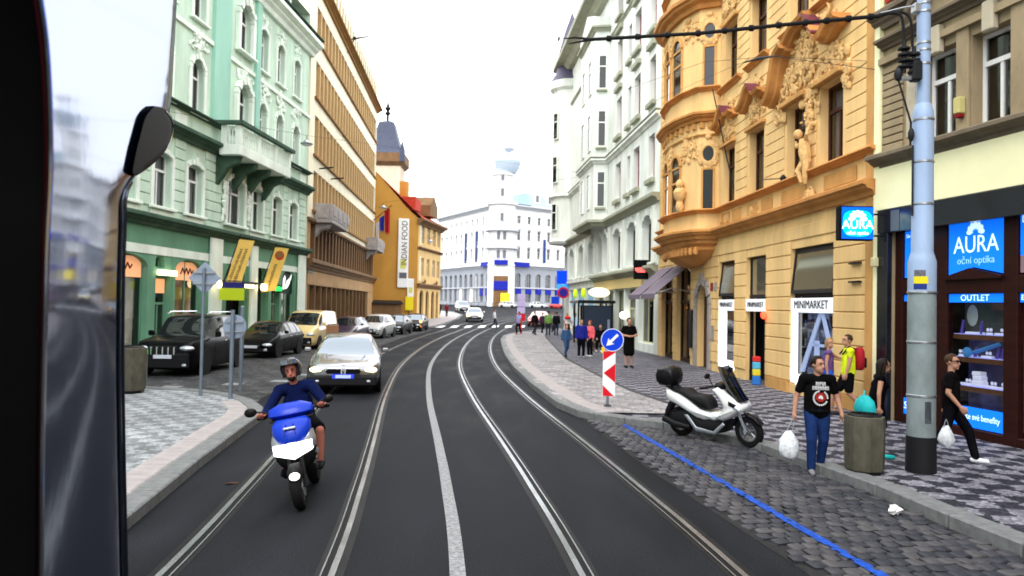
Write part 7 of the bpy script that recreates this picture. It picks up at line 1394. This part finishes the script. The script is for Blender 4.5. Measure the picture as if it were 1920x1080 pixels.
def carrier(lab, loc, rz, hgt, w, hand):
    t = thing('carrier_bag', lab, 'bag', loc, rz); rg = random.Random(int(hgt * 100)); rings = []
    for z, q in ((0, .45), (.04, .8), (hgt * .35, 1.05), (hgt * .65, .9), (hgt * .9, .5), (hgt, .28)): rings.append([(w * q * math.cos(a) * rg.uniform(.85, 1.1), w * .6 * q * math.sin(a) * rg.uniform(.85, 1.1), z + rg.uniform(-.012, .012)) for a in [6.283 * i / 14 for i in range(14)]])
    O('sack', MB().loft(rings), PLASTIC, t, smooth=50); d = Vector(hand) - Vector(loc); d = Matrix.Rotation(-rz, 3, 'Z') @ d
    for sg in (-1, 1): O('handle', MB().tube([(sg * w * .3, 0, hgt * .92), tuple(d * .7 + Vector((sg * .02, 0, hgt * .25))), tuple(d)], .006, 6), M('bag_handle', (.25, .26, .28), .5) if 'bag_handle' not in bpy.data.materials else bpy.data.materials['bag_handle'], t)
hw_ = tm.matrix_basis @ Vector((-.345 * .95, -.05, .83 * .95)); carrier('white plastic carrier bag hanging from the hand of the man in the black T-shirt', (hw_.x - .08, hw_.y - .02, .22), 0, .40, .15, (hw_.x, hw_.y, hw_.z + .02))
# couple by the wall --------------------------------------------------------------
person('fair-haired woman in a purple top and blue shorts pointing, beside the minimarket window', (7.05, 16.6, PV), 1.15, 1.62,
    {**walk(.3, .2), 'er': (.27, -.2, 1.28), 'wr': (.25, -.43, 1.24), 'hdr': (0, -1, 0)}, (.12, .06, .20), 0, (.02, .10, .55), 'shorts', (.3, .2, .17), HAIRF, .12, .024, True, female=True, head_turn=-1.0, topkind='vest')
mn, hp, s = person('man in a yellow top and black shorts with a red backpack by the orange wall', (7.2, 15.95, PV), -1.75, 1.72,
    {**walk(.6, .3)}, (.62, .72, .02), .3, (.008, .008, .01), 'shorts', (.03, .03, .035), HAIRB, 0, .024, True, head_turn=.3)
bp_ = MB(); bp_.loft([[(.15 * q * math.cos(a), .22 + .10 * q * math.sin(a), z) for a in [6.283 * i / 14 for i in range(14)]] for z, q in ((.98, .7), (1.02, 1.0), (1.2, 1.1), (1.38, 1.0), (1.46, .6))]); o = O('backpack', bp_, M('backpack_red', (.33, .012, .02), .7, bump=.3, bscale=25), None, smooth=50); tag(o, 'red and black backpack worn by the man in the yellow top', 'backpack'); o.location = mn.location; o.rotation_euler = mn.rotation_euler
O('pocket', MB().bbox(-.10, .10, .31, .35, 1.03, 1.25, .02), M('backpack_black', (.012, .012, .014), .7), o); O('shoulder_strap', MB().tube([(-.10, .13, 1.42), (-.11, -.02, 1.47), (-.11, -.15, 1.3)], .02, 6).tube([(.10, .13, 1.42), (.11, -.02, 1.47), (.11, -.15, 1.3)], .02, 6), bpy.data.materials['backpack_black'], o)
# woman in black dress --------------------------------------------------------------
wm_, hp, s = person('dark-haired woman in a black dress and turquoise shoes bending past the litter bin', (5.6, 11.45, PV), 1.3, 1.52,
    dict(pel=(0, .02, .95), che=(0, -.04, 1.27), neck=(0, -.08, 1.46), head=(0, -.13, 1.61), sl=(-.16, -.05, 1.40), sr=(.16, -.05, 1.40), el=(-.24, .0, 1.14), wl=(-.25, .0, .90), er=(.2, -.02, 1.13), wr=(.22, .0, .90), al=(-.08, -.1, .085), kl=(-.08, -.08, .5), ar=(.09, .05, .085), kr=(.09, -.02, .5), hdl=(0, .0, -1), hdr=(0, 0, -1)),
    (.005, .005, .006), 0, (.005, .005, .006), 'dress', (.02, .42, .42), HAIRD, .16, .021, True, female=True, head_turn=.25)
o = tag(O('shoulder_bag', MB().loft([[(.11 * q * math.cos(a), .19 * q * math.sin(a), z) for a in [6.283 * i / 16 for i in range(16)]] for z, q in ((.0, .5), (.03, .9), (.14, 1.05), (.25, .85), (.33, .35))]), M('turquoise_bag', (.015, .36, .38), .45, var=.2, vscale=(9, 9, 4), bump=.4, bscale=14), None, (5.31, 11.2, .77), .3, smooth=50), 'turquoise shoulder bag of the woman in the black dress', 'bag'); O('strap', MB().tube([(0, .02, .3), (.06, .08, .36), (.1, .12, .38)], .012, 6), bpy.data.materials['turquoise_bag'], o)
# man with glasses --------------------------------------------------------------
gm, hp, s = person('man with glasses in black clothes and white trainers striding past the blue pole', (6.62, 11.25, PV), 1.1, 1.60,
    {**walk(1.0, .9), 'al': (-.09, .42, .14), 'kl': (-.1, .08, .52), 'dl': (0, -1), 'ar': (.09, -.36, .09), 'kr': (.09, -.26, .52), 'el': (-.24, .05, 1.14), 'wl': (-.26, -.12, .93), 'er': (.25, .0, 1.14), 'wr': (.27, .05, .90)}, (.008, .006, .007), .5, (.008, .008, .012), 'trousers', (.65, .68, .72), HAIRB, 0, .021, True, head_turn=-.55)
gl = MB(); 
for sg in (-1, 1): p = hp((sg * .033, -.10, .014)); gl.ball(tuple(p), (.026, .012, .02), 10, 6); gl.tube([tuple(hp((sg * .058, -.092, .02))), tuple(hp((sg * .084, .0, .02)))], .004, 5)
gl.tube([tuple(hp((-.02, -.105, .018))), tuple(hp((.02, -.105, .018)))], .004, 5); O('spectacles', gl, BLACK, gm)
hw_ = gm.matrix_basis @ Vector((.27 * .91, .04, .82 * .91)); carrier('small white plastic bag hanging beside the man with glasses at the pole', (6.40, 10.98, .40), 0, .3, .12, (6.40, 10.98, .80))
# dark standing figure near the cafe -----------------------------------------------
person('person in black with bare arms folded standing near the mauve awnings', (4.35, 27.6, PV), .15, 1.82, dict(el=(-.28, -.04, 1.14), wl=(-.05, -.20, 1.12), er=(.28, -.04, 1.14), wr=(.05, -.2, 1.1), hdl=(1, -.2, 0), hdr=(-1, -.2, 0)), (.006, .006, .006), .5, (.006, .006, .006), 'skirt', hair=HAIRD, vox=.026)
# children and people waiting at the stop --------------------------------------------
person('child in a blue denim jacket and jeans walking along the dark step of the platform', (2.38, 32.2, .17), .4, 1.38, walk(.4), (.03, .07, .16), 1, (.03, .06, .14), hair=M('hair_ginger', (.25, .07, .02), .6), vox=.03)
person('person in a navy blue jumper and black trousers waiting by the shelter', (3.05, 32.4, PV), 0, 1.66, {}, (.015, .02, .20), 1, (.006, .006, .008), shoe=(.25, .25, .3), hair=HAIRB, vox=.03)
person('person in a coral pink jacket and white shirt turned away next to the navy jumper', (3.5, 33.1, PV), -.9, 1.60, {}, (.75, .12, .14), 1, (.012, .012, .015), shoe=(.7, .7, .7), hair=M('hair_red', (.22, .05, .02), .6), vox=.03, female=True)
SIT = dict(pel=(0, .1, .56), che=(0, .08, .90), neck=(0, .04, 1.1), head=(0, .0, 1.25), sl=(-.185, .08, 1.03), sr=(.185, .08, 1.03), hl=(-.1, .06, .54), hr=(.1, .06, .54), kl=(-.12, -.36, .52), kr=(.12, -.36, .52), al=(-.12, -.32, .085), ar=(.12, -.32, .085), el=(-.24, .0, .8), wl=(-.15, -.22, .68), er=(.24, .0, .8), wr=(.15, -.22, .68))
person('person in black sitting on the shelter bench with white trainers', (4.45, 37.2, PV), -.3, 1.72, SIT, (.008, .008, .009), 1, (.01, .01, .012), shoe=(.7, .7, .72), hair=HAIRD, vox=.03)
o = tag(O('low_seat', MB().bbox(-.5, .5, -.2, .25, .40, .48, .02).box(-.45, -.38, -.1, .15, 0, .4).box(.38, .45, -.1, .15, 0, .4), BROWN, None, (4.5, 37.3, PV), -.3), 'low brown bench seat under the person in black at the shelter', 'bench')
# people further along ----------------------------------------------------------------
far_ = [
 ('person in a green jacket and dark jeans seen from behind beyond the child', (2.75, 55.5, .16), 3.0, 1.8, {}, (.14, .26, .07), 1, (.02, .02, .035), HAIRD),
 ('person in black standing right beside the green jacket', (3.4, 56.5, PV), 2.8, 1.76, {}, (.012, .012, .015), 1, (.02, .025, .05), HAIRB),
 ('woman in a white top and black skirt with red scarf on the footway', (4.05, 54.0, PV), .3, 1.72, walk(.4), (.72, .68, .72), .5, (.01, .01, .012), HAIRF),
 ('person in a pale blue shirt next to the shelter post', (4.45, 52.0, PV), -.2, 1.74, {}, (.42, .58, .75), .5, (.05, .06, .1), HAIRD),
 ('person in a lilac shirt and red shoes leaning at the end of the platform', (.55, 56.2, .17), -.7, 1.72, {**walk(.3), 'che': (.05, -.06, 1.27), 'neck': (.1, -.1, 1.45), 'head': (.12, -.14, 1.6)}, (.35, .32, .62), .5, (.012, .012, .015), HAIRD),
 ('person in a black coat stepping onto the end of the platform', (1.75, 55.8, .17), .6, 1.74, walk(.7), (.015, .01, .012), 1, (.03, .02, .025), HAIRD),
 ('man in a white shirt and dark trousers crossing on the zebra stripes', (-1.6, 70.5, gz(70.5)), 1.4, 1.76, walk(.9, .6), (.62, .66, .74), .5, (.03, .035, .05), HAIRB),
 ('person in dark clothes walking on the far left pavement, nearer the yellow house', (-8.9, 92, gz(92) + .13), .3, 1.76, walk(.5), (.03, .01, .015), 1, (.012, .012, .015), HAIRD),
 ('person in a dark red jacket walking on the far left pavement', (-7.9, 91, gz(91) + .13), .2, 1.6, walk(.5), (.16, .015, .03), 1, (.02, .02, .03), HAIRD),
 ('person in grey by the blue sign at the far corner of the pale house', (3.5, 63.0, .13), .2, 1.72, walk(.3), (.3, .3, .34), 1, (.05, .05, .06), HAIRB),
 ('woman in a dark coat half hidden behind the green jacket', (2.5, 60.0, .13), .5, 1.66, walk(.4), (.05, .02, .05), 1, (.02, .02, .02), HAIRB)]
for lab, loc, rz, h, J, c1, sl_, c2, hr_ in far_:
    bk = 'skirt' if 'skirt' in lab else 'trousers'; person(lab, loc, rz, h, J, c1, sl_, c2, bk, shoe=(.35, .02, .02) if 'red shoes' in lab else (.02, .02, .025), hair=hr_, vox=.034)
o = tag(O('scarf', MB().ball((0, 0, 0), (.24, .2, .12), 10, 6), M('scarf_red', (.6, .02, .02), .8), None, (4.05, 53.85, 1.52)), 'red scarf round the neck of the woman in the white top', 'scarf')
# scooter rider ------------------------------------------------------------------------
FY = dict(pel=(0, .02, .84), che=(0, .02, 1.15), neck=(0, -.03, 1.36), head=(0, -.07, 1.51), sl=(-.20, .0, 1.29), sr=(.20, .0, 1.29), hl=(-.10, -.02, .83), hr=(.10, -.02, .83), kl=(-.27, -.42, .74), kr=(.27, -.42, .74), al=(-.22, -.44, .38), ar=(.22, -.44, .38), el=(-.36, -.22, 1.06), wl=(-.36, -.50, 1.06), er=(.36, -.22, 1.06), wr=(.36, -.50, 1.06), hdl=(-.02, -1, .0), hdr=(.02, -1, .0))
rd, hp, s = person('scooter rider in a dark blue jumper, shorts and black open-face helmet', BS.location.copy(), 0, 1.70, {k_: ((v[0], v[1] - .28, v[2] + .03) if len(v) == 3 and not k_.startswith('hd') else v) for k_, v in FY.items()}, (.004, .008, .045), 1, (.006, .006, .008), 'shorts', (.02, .02, .022), None, 0, .021, True, skin=M('skin_ruddy', (.40, .14, .10), .55))
rd.location = BS.location; rd.rotation_euler = BS.rotation_euler
hc = hp((0, .02, .03)); HELM = M('helmet_black', (.012, .012, .014), .15, spec=.6); q = MB(); rings = []
for i in range(13):
    ph = R(-38 + 128 * i / 12); cz = math.sin(ph) * .155 * s; rr = math.cos(ph); ring = []
    for j in range(24):
        a = 6.2832 * j / 24; x, y = .138 * s * rr * math.sin(a), -.158 * s * rr * math.cos(a)
        if cz < .055 * s and abs(math.sin(a)) < .80 and math.cos(a) > 0: x = math.copysign(.115 * s, math.sin(a)) if abs(math.sin(a)) > .02 else x; y = -.045 * s * 1
        ring.append((hc.x + x, hc.y + y, hc.z + cz))
    rings.append(ring)
hm = tag(O('helmet', q.loft(rings), HELM, None, smooth=40), 'black open-face helmet with a bright top on the scooter rider', 'helmet'); hm.location = rd.location; hm.rotation_euler = rd.rotation_euler
O('visor', MB().loft([[(hc.x + .11 * s * math.sin(a), hc.y - .165 * s * math.cos(a) + .0, hc.z + z) for a in [-1.1 + 2.2 * i / 10 for i in range(11)]] for z in (.075 * s, .13 * s)], 0, False), M('visor', (.3, .33, .38), .08, .8), hm); O('chin_strap', MB().tube([tuple(hc + Vector((-.11 * s, -.02, -.06))), tuple(hc + Vector((0, -.05, -.135 * s))), tuple(hc + Vector((.11 * s, -.02, -.06)))], .01, 6), BLACK, hm)
O('beard', MB().ball(tuple(hp((0, -.065, -.085))), (.055 * s, .045 * s, .035 * s), 10, 7), HAIRD, rd)
